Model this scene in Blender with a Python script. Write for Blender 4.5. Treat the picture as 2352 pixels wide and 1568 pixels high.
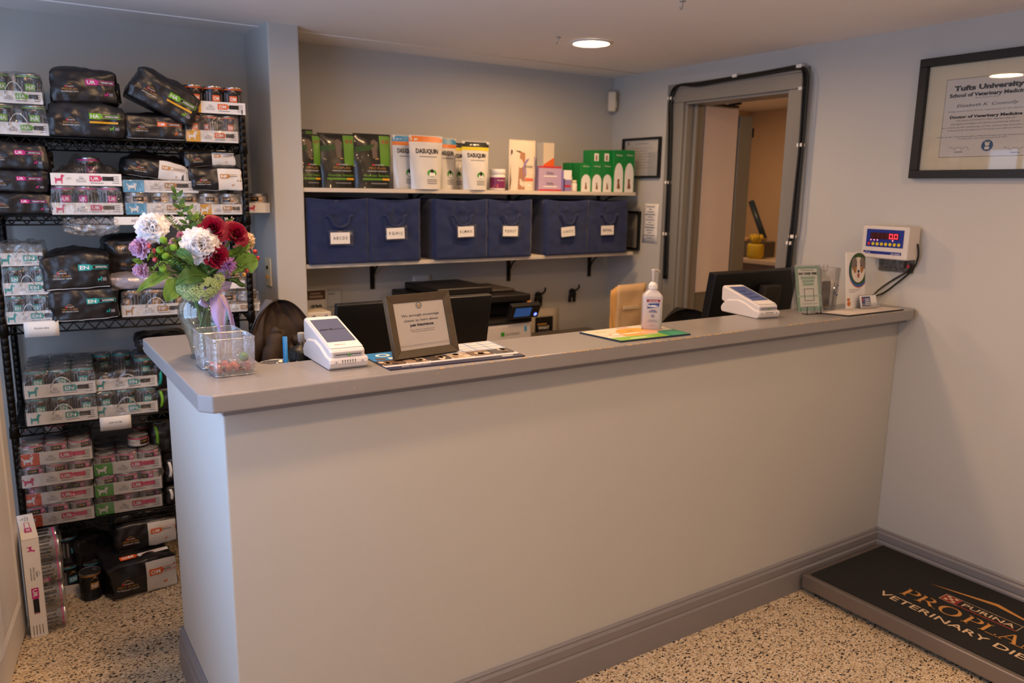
import bpy, bmesh, math, random
from mathutils import Vector as V, Matrix as Mx, noise, Euler
PI = math.pi
sc = bpy.context.scene
for o in list(bpy.data.objects): bpy.data.objects.remove(o)
C = sc.collection

# ------------------------------------------------------------------ camera
CAM = V((-3.017, -1.7618, 1.5145)); YAW, PITCH, ROLL, FPX = .5807, -.1899, .0151, 1807.94
fwd = V((math.sin(YAW)*math.cos(PITCH), math.cos(YAW)*math.cos(PITCH), math.sin(PITCH)))
_r = V((math.cos(YAW), -math.sin(YAW), 0)); _u = _r.cross(fwd)
RT = _r*math.cos(ROLL)+_u*math.sin(ROLL); UP = -_r*math.sin(ROLL)+_u*math.cos(ROLL)
cd = bpy.data.cameras.new('camera'); cam = bpy.data.objects.new('camera', cd); C.objects.link(cam)
cam.matrix_world = Mx(((RT.x, UP.x, -fwd.x, CAM.x), (RT.y, UP.y, -fwd.y, CAM.y), (RT.z, UP.z, -fwd.z, CAM.z), (0, 0, 0, 1)))
cd.sensor_width = 36; cd.lens = 36*FPX/2352; cd.clip_start = .02
cd.dof.use_dof = True; cd.dof.focus_distance = 2.15; cd.dof.aperture_fstop = 3.2
sc.camera = cam

# ------------------------------------------------------------------ light
w = bpy.data.worlds.new('world'); sc.world = w; w.use_nodes = True
w.node_tree.nodes['Background'].inputs[0].default_value = (.55, .72, 1, 1)
w.node_tree.nodes['Background'].inputs[1].default_value = .6
sc.view_settings.view_transform = 'Standard'; sc.view_settings.look = 'None'
sc.view_settings.gamma = 1; sc.view_settings.use_curve_mapping = False
sc.view_settings.exposure = -0.46
LAMPW = 235.0
DAY = 36.0
def area(name, loc, rot, sx, sy, watts, col):
    l = bpy.data.lights.new(name, 'AREA'); l.shape = 'RECTANGLE'; l.size = sx; l.size_y = sy
    l.energy = watts; l.color = col
    o = bpy.data.objects.new(name, l); C.objects.link(o); o.location = loc; o.rotation_euler = rot
    return o
DC = (.47, .65, 1.0)
area('daylight', (-3.67, -.05, 1.30), (0, -PI/2, 0), 1.1, 1.5, DAY, DC)
area('daylight', (-3.67, -2.4, .93), (0, -PI/2, 0), 1.25, .85, DAY*.22, DC)
area('daylight', (-3.67, 1.30, 1.45), (0, -PI/2, 0), .9, .5, DAY*.10, DC)
try:
    sc.cycles.max_bounces = 10; sc.cycles.transparent_max_bounces = 24; sc.cycles.use_light_tree = True
    sc.cycles.sample_clamp_indirect = 4
    sc.cycles.caustics_reflective = False; sc.cycles.caustics_refractive = False
except Exception: pass

# ------------------------------------------------------------------ helpers
def ray(px, py): return fwd*FPX + RT*(px-1176) - UP*(py-784)
def at(px, py, ax, val):
    """the point of an axis-aligned plane that the photograph shows at a pixel"""
    d = ray(px, py); i = 'xyz'.index(ax); return CAM + d*((val-CAM[i])/d[i])
def hx(s):
    c = [int(s[i:i+2], 16)/255 for i in (0, 2, 4)]
    return tuple(x/12.92 if x <= .04045 else ((x+.055)/1.055)**2.4 for x in c)
MATS = {}
def mat(key, col='808080', rough=.5, metal=0, spec=.5, bump=0, bs=60, var=0, vs=8, emit=0, trans=0, ior=1.45, coat=0, sheen=0, sss=0):
    if key in MATS: return MATS[key]
    m = bpy.data.materials.new(key); MATS[key] = m; m.use_nodes = True
    nt = m.node_tree; b = nt.nodes['Principled BSDF']; L = nt.links.new
    c = hx(col) if isinstance(col, str) else col
    b.inputs['Base Color'].default_value = (*c, 1); b.inputs['Roughness'].default_value = rough
    b.inputs['Metallic'].default_value = metal; b.inputs['Specular IOR Level'].default_value = spec
    b.inputs['Transmission Weight'].default_value = trans; b.inputs['IOR'].default_value = ior
    b.inputs['Coat Weight'].default_value = coat; b.inputs['Sheen Weight'].default_value = sheen
    if sss: b.inputs['Subsurface Weight'].default_value = sss; b.inputs['Subsurface Radius'].default_value = (.01, .008, .005)
    if emit:
        b.inputs['Emission Color'].default_value = (*c, 1); b.inputs['Emission Strength'].default_value = emit
    tc = nt.nodes.new('ShaderNodeTexCoord')
    if bump:
        n = nt.nodes.new('ShaderNodeTexNoise'); n.inputs['Scale'].default_value = bs; n.inputs['Detail'].default_value = 3
        bp = nt.nodes.new('ShaderNodeBump'); bp.inputs['Strength'].default_value = bump; bp.inputs['Distance'].default_value = .01
        L(tc.outputs['Object'], n.inputs['Vector']); L(n.outputs['Fac'], bp.inputs['Height']); L(bp.outputs[0], b.inputs['Normal'])
    if not var and not trans and not emit: var = .04
    if var:
        n = nt.nodes.new('ShaderNodeTexNoise'); n.inputs['Scale'].default_value = vs; n.inputs['Detail'].default_value = 4
        mx = nt.nodes.new('ShaderNodeMixRGB'); mx.inputs[1].default_value = (*[x*(1-var) for x in c], 1)
        mx.inputs[2].default_value = (*[min(1, x*(1+var)) for x in c], 1)
        L(tc.outputs['Object'], n.inputs['Vector']); L(n.outputs['Fac'], mx.inputs[0]); L(mx.outputs[0], b.inputs['Base Color'])
    return m
def petalm(key, col, tr=.45, rough=.6, var=.06, vs=20):
    if key in MATS: return MATS[key]
    m = mat(key, col, rough, var=var, vs=vs); nt = m.node_tree; N = nt.nodes.new; L = nt.links.new
    b = nt.nodes['Principled BSDF']; t = N('ShaderNodeBsdfTranslucent'); t.inputs[0].default_value = (*[min(1, c*1.1) for c in hx(col)], 1)
    x = N('ShaderNodeMixShader'); x.inputs[0].default_value = tr; L(b.outputs[0], x.inputs[1]); L(t.outputs[0], x.inputs[2]); L(x.outputs[0], nt.nodes['Material Output'].inputs[0])
    return m
def film(key, tint=(1, 1, 1), gloss=.075, rough=.10, milk=.02, bs=22, bump=.9):
    """thin clear plastic: see-through, with glossy wrinkles"""
    if key in MATS: return MATS[key]
    m = bpy.data.materials.new(key); MATS[key] = m; m.use_nodes = True
    nt = m.node_tree; nt.nodes.clear(); N = nt.nodes.new; L = nt.links.new
    out = N('ShaderNodeOutputMaterial'); t = N('ShaderNodeBsdfTransparent'); t.inputs[0].default_value = (*tint, 1)
    g = N('ShaderNodeBsdfGlossy'); g.inputs['Roughness'].default_value = rough
    d = N('ShaderNodeBsdfDiffuse'); d.inputs[0].default_value = (.85, .85, .85, 1)
    n = N('ShaderNodeTexNoise'); n.inputs['Scale'].default_value = bs; n.inputs['Detail'].default_value = 4
    n.inputs['Distortion'].default_value = 1.2
    bp = N('ShaderNodeBump'); bp.inputs['Strength'].default_value = bump; bp.inputs['Distance'].default_value = .02
    tc = N('ShaderNodeTexCoord'); fr = N('ShaderNodeLayerWeight'); fr.inputs[0].default_value = .35
    mm = N('ShaderNodeMath'); mm.operation = 'MULTIPLY_ADD'; mm.inputs[1].default_value = .45; mm.inputs[2].default_value = gloss
    L(tc.outputs['Object'], n.inputs['Vector']); L(n.outputs['Fac'], bp.inputs['Height'])
    L(bp.outputs[0], g.inputs['Normal']); L(bp.outputs[0], fr.inputs['Normal']); L(fr.outputs['Fresnel'], mm.inputs[0])
    m1 = N('ShaderNodeMixShader'); m2 = N('ShaderNodeMixShader'); m1.inputs[0].default_value = milk
    L(t.outputs[0], m1.inputs[1]); L(d.outputs[0], m1.inputs[2])
    L(mm.outputs[0], m2.inputs[0]); L(m1.outputs[0], m2.inputs[1]); L(g.outputs[0], m2.inputs[2]); L(m2.outputs[0], out.inputs[0])
    return m
_glyph = {}
def glyphs(s, bold):
    k = (s, bold)
    if k not in _glyph:
        cu = bpy.data.curves.new('t', 'FONT'); cu.body = s; cu.resolution_u = 2; cu.offset = bold; cu.size = 1
        ob = bpy.data.objects.new('t', cu); me = bpy.data.meshes.new_from_object(ob)
        vs = [(v.co.x, v.co.y) for v in me.vertices]; fs = [tuple(p.vertices) for p in me.polygons]
        bpy.data.objects.remove(ob); bpy.data.curves.remove(cu); bpy.data.meshes.remove(me)
        _glyph[k] = (vs, fs)
    return _glyph[k]
def plane(o, ux=(1, 0, 0), uy=(0, 0, 1)):
    o, ux, uy = V(o), V(ux).normalized(), V(uy).normalized(); n = ux.cross(uy)
    return lambda u, v, w=0: o+ux*u+uy*v+n*w
class MB:
    def __init__(s, M=None): s.v = []; s.f = []; s.m = []; s.sm = []; s.mats = []; s.M = M or Mx()
    def mi(s, m):
        if m not in s.mats: s.mats.append(m)
        return s.mats.index(m)
    def add(s, vs, fs, m, smooth=False):
        b = len(s.v); s.v += [s.M @ V(v) for v in vs]; i = s.mi(m)
        for f in fs: s.f.append([b+k for k in f]); s.m.append(i); s.sm.append(smooth)
        return s
    def box(s, x0, x1, y0, y1, z0, z1, m, R=None):
        vs = [V((x, y, z)) for z in (z0, z1) for y in (y0, y1) for x in (x0, x1)]
        if R: vs = [R @ v for v in vs]
        return s.add(vs, [(0, 2, 3, 1), (4, 5, 7, 6), (0, 1, 5, 4), (2, 6, 7, 3), (0, 4, 6, 2), (1, 3, 7, 5)], m)
    def lathe(s, prof, m, n=24, o=(0, 0, 0), ax='z', cap=True, smooth=True, sc2=(1, 1)):
        vs = []; fs = []
        for r, z in prof:
            for k in range(n):
                a = 2*PI*k/n; p = (r*math.cos(a)*sc2[0], r*math.sin(a)*sc2[1], z)
                if ax == 'x': p = (p[2], p[0], p[1])
                if ax == 'y': p = (p[0], p[2], -p[1])
                vs.append((p[0]+o[0], p[1]+o[1], p[2]+o[2]))
        for j in range(len(prof)-1):
            for k in range(n): a = j*n+k; b = j*n+(k+1) % n; fs.append((a, b, b+n, a+n))
        s.add(vs, fs, m, smooth)
        if cap:
            b = len(s.v)-len(vs)
            for r0, fl in ((0, 1), (len(prof)-1, 0)):
                if prof[r0][0] > 1e-4:
                    f = [b+r0*n+k for k in range(n)]; s.f.append(f[::-1] if fl else f); s.m.append(s.mi(m)); s.sm.append(False)
        return s
    def tube(s, pts, r, m, n=8, smooth=True):
        pts = [V(p) for p in pts]; vs = []; fs = []; rr = r if isinstance(r, (list, tuple)) else [r]*len(pts)
        up = V((0, 0, 1)); prev = None
        for i, p in enumerate(pts):
            t = (pts[min(i+1, len(pts)-1)]-pts[max(i-1, 0)]).normalized()
            a = prev-t*prev.dot(t) if prev else (up.cross(t) if abs(t.z) < .95 else V((1, 0, 0)).cross(t))
            a.normalize(); prev = a; b = t.cross(a)
            for k in range(n): q = 2*PI*k/n; vs.append(p+(a*math.cos(q)+b*math.sin(q))*rr[i])
        for j in range(len(pts)-1):
            for k in range(n): a = j*n+k; b = j*n+(k+1) % n; fs.append((a, b, b+n, a+n))
        fs.append(tuple(range(n))[::-1]); fs.append(tuple((len(pts)-1)*n+k for k in range(n)))
        return s.add(vs, fs, m, smooth)
    def grid(s, F, nu, nv, m, smooth=True, wrap=False):
        vs = [F(i/nu, j/nv) for j in range(nv+1) for i in range(nu+1)]
        fs = [(j*(nu+1)+i, j*(nu+1)+i+1, (j+1)*(nu+1)+i+1, (j+1)*(nu+1)+i) for j in range(nv) for i in range(nu)]
        return s.add(vs, fs, m, smooth)
    def rect(s, F, u0, v0, u1, v1, m, w=.0006, n=1, nv=1):
        return s.grid(lambda a, b: F(u0+(u1-u0)*a, v0+(v1-v0)*b, w), n, nv, m, smooth=n > 1)
    def poly(s, F, pts, m, w=.0008): return s.add([F(u, v, w) for u, v in pts], [tuple(range(len(pts)))], m)
    def disc(s, F, u, v, r, m, w=.0008, n=20, ry=None):
        return s.poly(F, [(u+r*math.cos(2*PI*k/n), v+(ry or r)*math.sin(2*PI*k/n)) for k in range(n)], m, w)
    def ring(s, F, u, v, r, t, m, w=.0008, n=24):
        for k in range(n):
            a, b = 2*PI*k/n, 2*PI*(k+1)/n
            s.poly(F, [(u+q*math.cos(c), v+q*math.sin(c)) for q, c in ((r, a), (r, b), (r-t, b), (r-t, a))], m, w)
        return s
    def outline(s, F, u0, v0, u1, v1, t, m, w=.0007, n=1):
        s.rect(F, u0, v0, u1, v0+t, m, w, n); s.rect(F, u0, v1-t, u1, v1, m, w, n)
        s.rect(F, u0, v0+t, u0+t, v1-t, m, w); return s.rect(F, u1-t, v0+t, u1, v1-t, m, w)
    def text(s, F, t, u, v, size, m, al='c', wid=None, w=.0012, bold=0, slant=0):
        vs, fs = glyphs(t, bold)
        if not vs: return s
        x0, x1 = min(p[0] for p in vs), max(p[0] for p in vs); W = (x1-x0) or 1
        kx = size*1.38 if not wid else wid/W; ky = size*1.38; tw = W*kx      # size = height of a capital
        ox = {'c': u-tw/2, 'l': u, 'r': u-tw}[al]
        return s.add([F(ox+(x-x0+slant*y)*kx, v+y*ky, w) for x, y in vs], fs, m)
    def build(s, name, parent=None, bev=0, seg=2, sub=0, solid=0, auto=None):
        me = bpy.data.meshes.new(name); me.from_pydata([tuple(v) for v in s.v], [], s.f)
        for m in s.mats: me.materials.append(m)
        me.polygons.foreach_set('material_index', s.m); me.polygons.foreach_set('use_smooth', s.sm); me.update()
        o = bpy.data.objects.new(name, me); C.objects.link(o)
        if parent: o.parent = parent
        if solid: q = o.modifiers.new('s', 'SOLIDIFY'); q.thickness = solid; q.offset = 0
        if sub: q = o.modifiers.new('u', 'SUBSURF'); q.levels = q.render_levels = sub
        if bev:
            q = o.modifiers.new('b', 'BEVEL'); q.width = bev; q.segments = seg; q.limit_method = 'ANGLE'; q.angle_limit = .7
            q.harden_normals = False
        return o
def tag(o, label=None, cat=None, group=None, kind=None):
    for k, x in (('label', label), ('category', cat), ('group', group), ('kind', kind)):
        if x: o[k] = x
    return o
def empty(name, loc=(0, 0, 0), rz=0, label=None, cat=None, group=None, M=None):
    o = bpy.data.objects.new(name, None); o.empty_display_size = .05; C.objects.link(o)
    if M is not None: o.matrix_world = M
    else: o.location = loc; o.rotation_euler = (0, 0, rz)
    return tag(o, label, cat, group)
def struct(o): o['kind'] = 'structure'; return o
def copy_tree(o, parent=None, M=None, label=None, group=None):
    c = o.copy(); C.objects.link(c); c.parent = parent
    if M is not None: c.matrix_world = M
    if label: c['label'] = label
    if group: c['group'] = group
    for ch in KIDS.get(o.name, []):
        d = copy_tree(ch, c)
    KIDS[c.name] = []
    return c
KIDS = {}
def T(x, y, z): return Mx.Translation((x, y, z))
def RZ(a): return Mx.Rotation(a, 4, 'Z')
def RX(a): return Mx.Rotation(a, 4, 'X')
def RY(a): return Mx.Rotation(a, 4, 'Y')
# ------------------------------------------------------------------ materials of the room
WALL = mat('wall_paint', (.51, .51, .49), .75, spec=.25, bump=.04, bs=240, var=.03, vs=3)
CEIL = mat('ceiling_paint', (.86, .83, .81), .85, spec=.2, var=.02)
TRIM = mat('grey_trim_paint', (.235, .225, .235), .42, var=.05)
CTOP = mat('grey_worktop_paint', (.26, .25, .255), .30, spec=.5, bump=.03, bs=90, var=.05)
WHITE = mat('white_paint', 'e6e2dc', .45)
WPAPER = mat('white_paper', 'e8e6e2', .7)
BLACK = mat('black_plastic', '0c0c0d', .42, bump=.05, bs=500)
BLACKM = mat('black_metal', '15120f', .35, metal=.6)
INK = mat('black_ink', '121212', .6)
GREYINK = mat('grey_ink', '77757a', .7)
NAVY = mat('navy_ink', '1c2745', .6)
WINK = mat('white_ink', 'ecebe8', .55)
GOLD = mat('gold_ink', 'b98a45', .45)
RED = mat('red_ink', 'c0303c', .5)
def floor_mat():
    m = bpy.data.materials.new('epoxy_flake_floor'); m.use_nodes = True; nt = m.node_tree; N = nt.nodes.new; L = nt.links.new
    b = nt.nodes['Principled BSDF']; b.inputs['Roughness'].default_value = .5; tc = N('ShaderNodeTexCoord')
    def vor(scale, stops):
        mp = N('ShaderNodeMapping'); mp.inputs['Rotation'].default_value = (0, 0, scale*.01); mp.inputs['Scale'].default_value = (1, 1.5, 1)
        v = N('ShaderNodeTexVoronoi'); v.inputs['Scale'].default_value = scale; v.inputs['Randomness'].default_value = 1
        r = N('ShaderNodeValToRGB'); r.color_ramp.interpolation = 'CONSTANT'
        sp = N('ShaderNodeSeparateColor'); L(tc.outputs['Object'], mp.inputs[0]); L(mp.outputs[0], v.inputs['Vector']); L(v.outputs['Color'], sp.inputs[0]); L(sp.outputs[0], r.inputs[0])
        el = r.color_ramp.elements; el[0].position = 0; el[0].color = (*hx(stops[0][1]), 1); el[1].position = stops[1][0]; el[1].color = (*hx(stops[1][1]), 1)
        for p, c in stops[2:]: e = el.new(p); e.color = (*hx(c), 1)
        return r, sp
    r1, _ = vor(175, [(0, 'd8c2a0'), (.3, 'cbb28d'), (.5, 'e2d0b2'), (.7, 'bba07c'), (.85, '9c8468'), (.93, 'eaddc6')])
    r2, s2 = vor(140, [(0, '0f1113'), (.35, '2a2622'), (.6, '14191c'), (.8, '3a2f28')])
    cmp = N('ShaderNodeMath'); cmp.operation = 'LESS_THAN'; cmp.inputs[1].default_value = .10
    r3, s3 = vor(230, [(0, '1b1b1d'), (.5, '4a4038')])
    cm3 = N('ShaderNodeMath'); cm3.operation = 'LESS_THAN'; cm3.inputs[1].default_value = .06
    L(s2.outputs[1], cmp.inputs[0]); L(s3.outputs[1], cm3.inputs[0])
    m1 = N('ShaderNodeMixRGB'); m2 = N('ShaderNodeMixRGB')
    L(cmp.outputs[0], m1.inputs[0]); L(r1.outputs[0], m1.inputs[1]); L(r2.outputs[0], m1.inputs[2])
    L(cm3.outputs[0], m2.inputs[0]); L(m1.outputs[0], m2.inputs[1]); L(r3.outputs[0], m2.inputs[2]); L(m2.outputs[0], b.inputs['Base Color'])
    n = N('ShaderNodeTexNoise'); n.inputs['Scale'].default_value = 160; bp = N('ShaderNodeBump'); bp.inputs['Strength'].default_value = .25; bp.inputs['Distance'].default_value = .003
    L(tc.outputs['Object'], n.inputs['Vector']); L(n.outputs['Fac'], bp.inputs['Height']); L(bp.outputs[0], b.inputs['Normal'])
    return m
# ------------------------------------------------------------------ room shell
ZC, YB, XL, YF = 2.145, 1.82, -3.65, -3.7
b = MB(); b.box(XL-.1, 2.2, YF-.1, 2.6, -.1, 0, floor_mat()); struct(b.build('floor'))
b = MB(); b.box(XL-.1, 2.2, YF-.1, 1.60, ZC, ZC+.1, CEIL)
b.add([(XL-.1, 1.60, ZC), (2.2, 1.60, ZC), (2.2, 1.60, ZC+.1), (XL-.1, 1.60, ZC+.1), (XL-.1, 2.6, ZC-.012), (2.2, 2.6, ZC-.012), (2.2, 2.6, ZC+.1), (XL-.1, 2.6, ZC+.1)],
      [(0, 4, 5, 1), (3, 2, 6, 7), (4, 7, 6, 5)], CEIL)
b.tube([(XL, 1.60, ZC+.001), (0, 1.60, ZC+.001)], .005, CEIL, 6); struct(b.build('ceiling'))
b = MB(); b.box(XL-.1, .02, YB, YB+.12, 0, ZC+.02, WALL); struct(b.build('wall_back'))
DY0, DY1, DZ = .612, 1.252, 1.968          # doorway in the right wall
b = MB(); b.box(0, .12, YF, DY0, 0, ZC+.02, WALL); b.box(0, .12, DY1, YB+.12, 0, ZC+.02, WALL); b.box(0, .12, DY0, DY1, DZ, ZC+.02, WALL)
struct(b.build('wall_right'))
b = MB(); b.box(XL-.1, .1, YF-.12, YF, 0, ZC+.02, WALL); struct(b.build('wall_front'))
b = MB()                                    # left wall with two window openings
WN = [(-.85, .75, .70, 1.90), (-2.88, -1.92, .25, 1.60), (1.02, 1.58, .97, 1.93)]
ys = [YF, -2.88, -1.92, -.85, .75, 1.02, 1.58, YB]
for i in range(7):
    y0, y1 = ys[i], ys[i+1]; hole = [q for q in WN if abs(q[0]-y0) < .01 and abs(q[1]-y1) < .01]
    if hole: b.box(XL-.12, XL, y0, y1, 0, hole[0][2], WALL); b.box(XL-.12, XL, y0, y1, hole[0][3], ZC+.02, WALL)
    else: b.box(XL-.12, XL, y0, y1, 0, ZC+.02, WALL)
struct(b.build('wall_left'))
for i, (y0, y1, z0, z1) in enumerate(WN):
    b = MB()
    for a in ((y0, y1, z0, z0+.05), (y0, y1, z1-.05, z1), (y0, y0+.05, z0+.05, z1-.05), (y1-.05, y1, z0+.05, z1-.05), ((y0+y1)/2-.02, (y0+y1)/2+.02, z0+.05, z1-.05)):
        b.box(XL-.05, XL+.01, *a, WHITE)
    struct(b.build('window_%d' % (i+1), bev=.004))
# stub wall between the alcove and the desk area
b = MB(); b.box(-2.05, -1.925, 1.49, YB, 0, ZC+.01, WALL); struct(b.build('wall_stub', bev=.006, seg=3))
# baseboards: profile with stepped moulding
def baseboard(name, p0, p1, nrm, z=.142):
    p0, p1, n = V(p0), V(p1), V(nrm); prof = [(0, 0), (.016, 0), (.016, .085), (.011, .092), (.013, .098), (.013, .122), (.007, .13), (.008, .136), (.003, z), (0, z)]
    vs = [q+n*a+V((0, 0, h)) for q in (p0, p1) for a, h in prof]; k = len(prof)
    fs = [(i, i+1, k+i+1, k+i) for i in range(k-1)]+[tuple(range(k))[::-1], tuple(range(k, 2*k))]
    b = MB(); b.add(vs, fs, TRIM); return struct(b.build(name))
CL = -2.627                                  # left end of the counter
baseboard('baseboard_counter', (CL-.015, 0, 0), (0, 0, 0), (0, -1, 0))
baseboard('baseboard_right', (0, 0, 0), (0, YF, 0), (-1, 0, 0))
baseboard('baseboard_back', (XL, YB, 0), (-2.05, YB, 0), (0, -1, 0))
# ------------------------------------------------------------------ counter (pony wall is part of the building, top is a thing)
H = 1.08
b = MB(); lp = [(CL, 0), (0, 0), (0, .12), (CL+.12, .12), (CL+.12, .70), (CL, .70)]
b.add([(x, y, z) for z in (0, 1.0395) for x, y in lp], [tuple(range(6))[::-1], tuple(range(6, 12))]+[(i, (i+1) % 6, 6+(i+1) % 6, 6+i) for i in range(6)], WALL)
struct(b.build('wall_counter', bev=.004))
baseboard('baseboard_left', (CL, .715, 0), (CL, -.015, 0), (-1, 0, 0))
b = MB()
top = [(-2.687, -.046), (-2.663, -.077), (-.04, -.077), (-.001, -.06), (-.001, .17), (-2.47, .17), (-2.487, .19), (-2.487, .69), (-2.675, .69), (-2.687, .678)]
k = len(top); vs = [(x, y, z) for z in (1.04, H) for x, y in top]
fs = [tuple(range(k))[::-1], tuple(range(k, 2*k))]+[(i, (i+1) % k, k+(i+1) % k, k+i) for i in range(k)]
b.add(vs, fs, CTOP); ct = b.build('countertop', bev=.004, seg=3)
tag(ct, 'grey painted L-shaped countertop on the long reception counter', 'countertop')
b = MB(); b.box(CL-.006, -.001, -.030, -.0005, 1.019, 1.04, TRIM); b.build('edge_strip', ct)
# chipped paint along the front edge
CHIP = mat('bare_wood_chips', 'b59c7c', .8)
b = MB(); random.seed(4)
def chip(x, d, l, o):       # ragged flake of bare wood wrapping the top front edge
    n = 7; tp = [(x+l*(2*i/(n-1)-1), d*(.4+.6*random.random())*math.sin(PI*(i+.4)/n)) for i in range(n)]
    b.add([(u, -.0752, H+.0004+o) for u, _ in tp]+[(u, -.0752+v*.8, H+.0004+o) for u, v in tp], [(i, i+1, n+i+1, n+i) for i in range(n-1)], CHIP)
    b.add([(u, -.0774-o, H-.0020) for u, _ in tp]+[(u, -.0774-o, H-.0020-v) for u, v in tp], [(i+1, i, n+i, n+i+1) for i in range(n-1)], CHIP)
    b.add([(u, -.0774-o, H-.0020) for u, _ in tp]+[(u, -.0752, H+.0004+o) for u, _ in tp], [(i, i+1, n+i+1, n+i) for i in range(n-1)], CHIP)
k_ = 0
for x0, x1, n in ((-1.74, -1.02, 46), (-.80, -.50, 20), (-2.15, -1.8, 9), (-.35, -.1, 6)):
    for i in range(n): k_ += 1; chip(x0+(x1-x0)*(i+random.random())/n, random.uniform(.0006, .0032), random.uniform(.0015, .008), k_*4e-6)
for i in range(18): x = random.uniform(-2.5, -.1); z = random.uniform(1.046, 1.072); r_ = random.uniform(.001, .0022); b.disc(plane((x, -.0774, z)), 0, 0, r_, CHIP, 0, 7)
for i in range(22): x = -2.42+.15*i/22; y = -.045+.004*math.sin(i*2.2); r_ = random.uniform(.003, .007); b.disc(plane((x, y, H+.0003+i*4e-6), (1, 0, 0), (0, 1, 0)), 0, 0, r_, mat('pale_scuff', 'b0a6a0', .6), 0, 7, ry=.0018)
b.build('chipped_paint', ct)['kind'] = 'stuff'
# ------------------------------------------------------------------ doorway in the right wall
CAS = mat('door_casing_paint', (.22, .215, .20), .4)
b = MB()
for y0, y1, z0, z1 in ((DY0-.095, DY0, 0, DZ-.0005), (DY1, DY1+.11, 0, DZ-.0005), (DY0-.095, DY1+.11, DZ, DZ+.09)):
    b.box(-.018, 0, y0, y1, z0, z1, CAS)
b.box(-.026, -.0181, DY0-.095, DY0-.07, 0, DZ+.0655, CAS); b.box(-.026, -.0181, DY1+.085, DY1+.11, 0, DZ+.0655, CAS); b.box(-.026, -.0181, DY0-.095, DY1+.11, DZ+.066, DZ+.09, CAS)
b.box(0.001, .13, DY0-.012, DY0+.012, 0, DZ-.013, CAS); b.box(0.001, .13, DY1-.012, DY1+.012, 0, DZ-.013, CAS); b.box(0.001, .13, DY0-.012, DY1+.012, DZ-.012, DZ+.01, CAS)
b.box(.05, .065, DY1-.03, DY1-.012, 0, DZ-.01, CAS)
struct(b.build('trim_1', bev=.003))
LEAF = mat('door_leaf_paint', 'cfc3bd', .5); GLEAF = mat('grey_green_paint', (.16, .155, .13), .45)
d = struct(empty('door_1', (.135, 1.262, 0)))
b = MB(); b.box(0, .25, -.022, .018, .985, 1.958, LEAF); b.build('upper_leaf', d, bev=.003)
b = MB(); b.box(.258, .36, -.028, .025, .2, 1.925, GLEAF); b.build('edge_post', d, bev=.003)
b = MB(); b.box(0, .25, -.010, .030, .02, .975, GLEAF); b.build('lower_leaf', d, bev=.003)
b = MB(); b.box(.03, .24, -.03, .01, 1.962, 1.974, BLACKM); b.tube([(.16, -.03, 1.972), (.235, -.05, 1.985), (.17, -.09, 1.975)], .006, BLACKM); b.build('door_closer', d)
b = MB(); b.box(.362, .372, -.03, .0, 1.815, 1.865, BLACKM); b.build('hinge', d, bev=.002)
# back room beyond the doorway
BR = mat('back_room_wall', (.60, .44, .28), .8)
b = MB(); b.box(1.95, 2.05, -.5, 2.6, 0, ZC, BR); struct(b.build('wall_back_room'))
b = MB(); b.box(.12, 2.0, 2.5, 2.6, 0, ZC, BR); b.box(.12, 2.0, -.6, -.5, 0, ZC, BR); struct(b.build('wall_back_room_side'))
OAK = mat('brown_cabinet_wood', (.17, .10, .055), .5, var=.2, vs=14)
t = empty('wall_cabinet', (1.6, 1.15, 0), label='brown wood cabinet hanging in the back room seen through the doorway', cat='cabinet')
b = MB(); b.box(0, .33, .0, .45, 1.28, 2.0, OAK); b.build('body', t, bev=.003)
b = MB(); b.box(-.018, 0, .01, .44, 1.29, 1.99, OAK); b.build('door', t, bev=.003)
t = empty('base_cabinet', (1.25, .95, 0), label='pale topped base cabinet in the back room', cat='cabinet')
b = MB(); b.box(.02, .62, -.6, 1.2, 0, 1.05, OAK); b.build('body', t, bev=.004)
b = MB(); b.box(0, .65, -.62, 1.22, 1.05, 1.08, mat('cream_laminate', 'b8a58c', .4)); b.build('worktop', t, bev=.004)
def P(px, py, X): return at(px, py, 'x', X)
q = P(1735, 610, 1.5)
t = empty('utility_box', (1.45, q.y, 1.08), label='clear grey organiser box on the back room cabinet', cat='box')
b = MB(); b.box(-.1, .1, -.12, .14, 0, .11, mat('smoky_box', '56504c', .3)); b.build('body', t, bev=.006)
b = MB(); b.box(-.105, .105, -.04, .145, .11, .13, mat('kraft_lid', 'a98a62', .6)); b.build('lid', t, bev=.004)
b = MB(); b.lathe([(.05, 0), (.055, .02), (.055, .09), (.05, .1)], mat('yellow_tub', 'b99a1e', .5), 16)
for i in range(12): a = i*.52; b.tube([(0, 0, .09), (.04*math.cos(a), .04*math.sin(a), .14+.01*(i % 3))], .012, MATS['yellow_tub'], 6)
t = b.build('yellow_duster'); t.location = (1.32, q.y-.14, 1.13-.05); tag(t, 'bright yellow tufted duster head on the back room cabinet', 'duster')
b = MB(); b.tube([(0, 0, 0), (0, .14, .26)], .022, mat('dark_blue_handle', '20303c', .4), 10); t = b.build('handle_tube'); t.location = (1.55, q.y-.02, 1.2); tag(t, 'dark blue tube leaning over the organiser box in the back room', 'tube')
b = MB(); F = plane((0, 0, 0), (0, -1, 0), (0, 0, 1)); b.box(0, .012, -.06, .06, 0, .17, WPAPER); b.disc(F, 0, .09, .015, INK, .002)
t = b.build('notice_card'); t.location = (1.30, q.y+.17, 1.08); tag(t, 'small white card standing on the back room cabinet', 'card')
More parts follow.
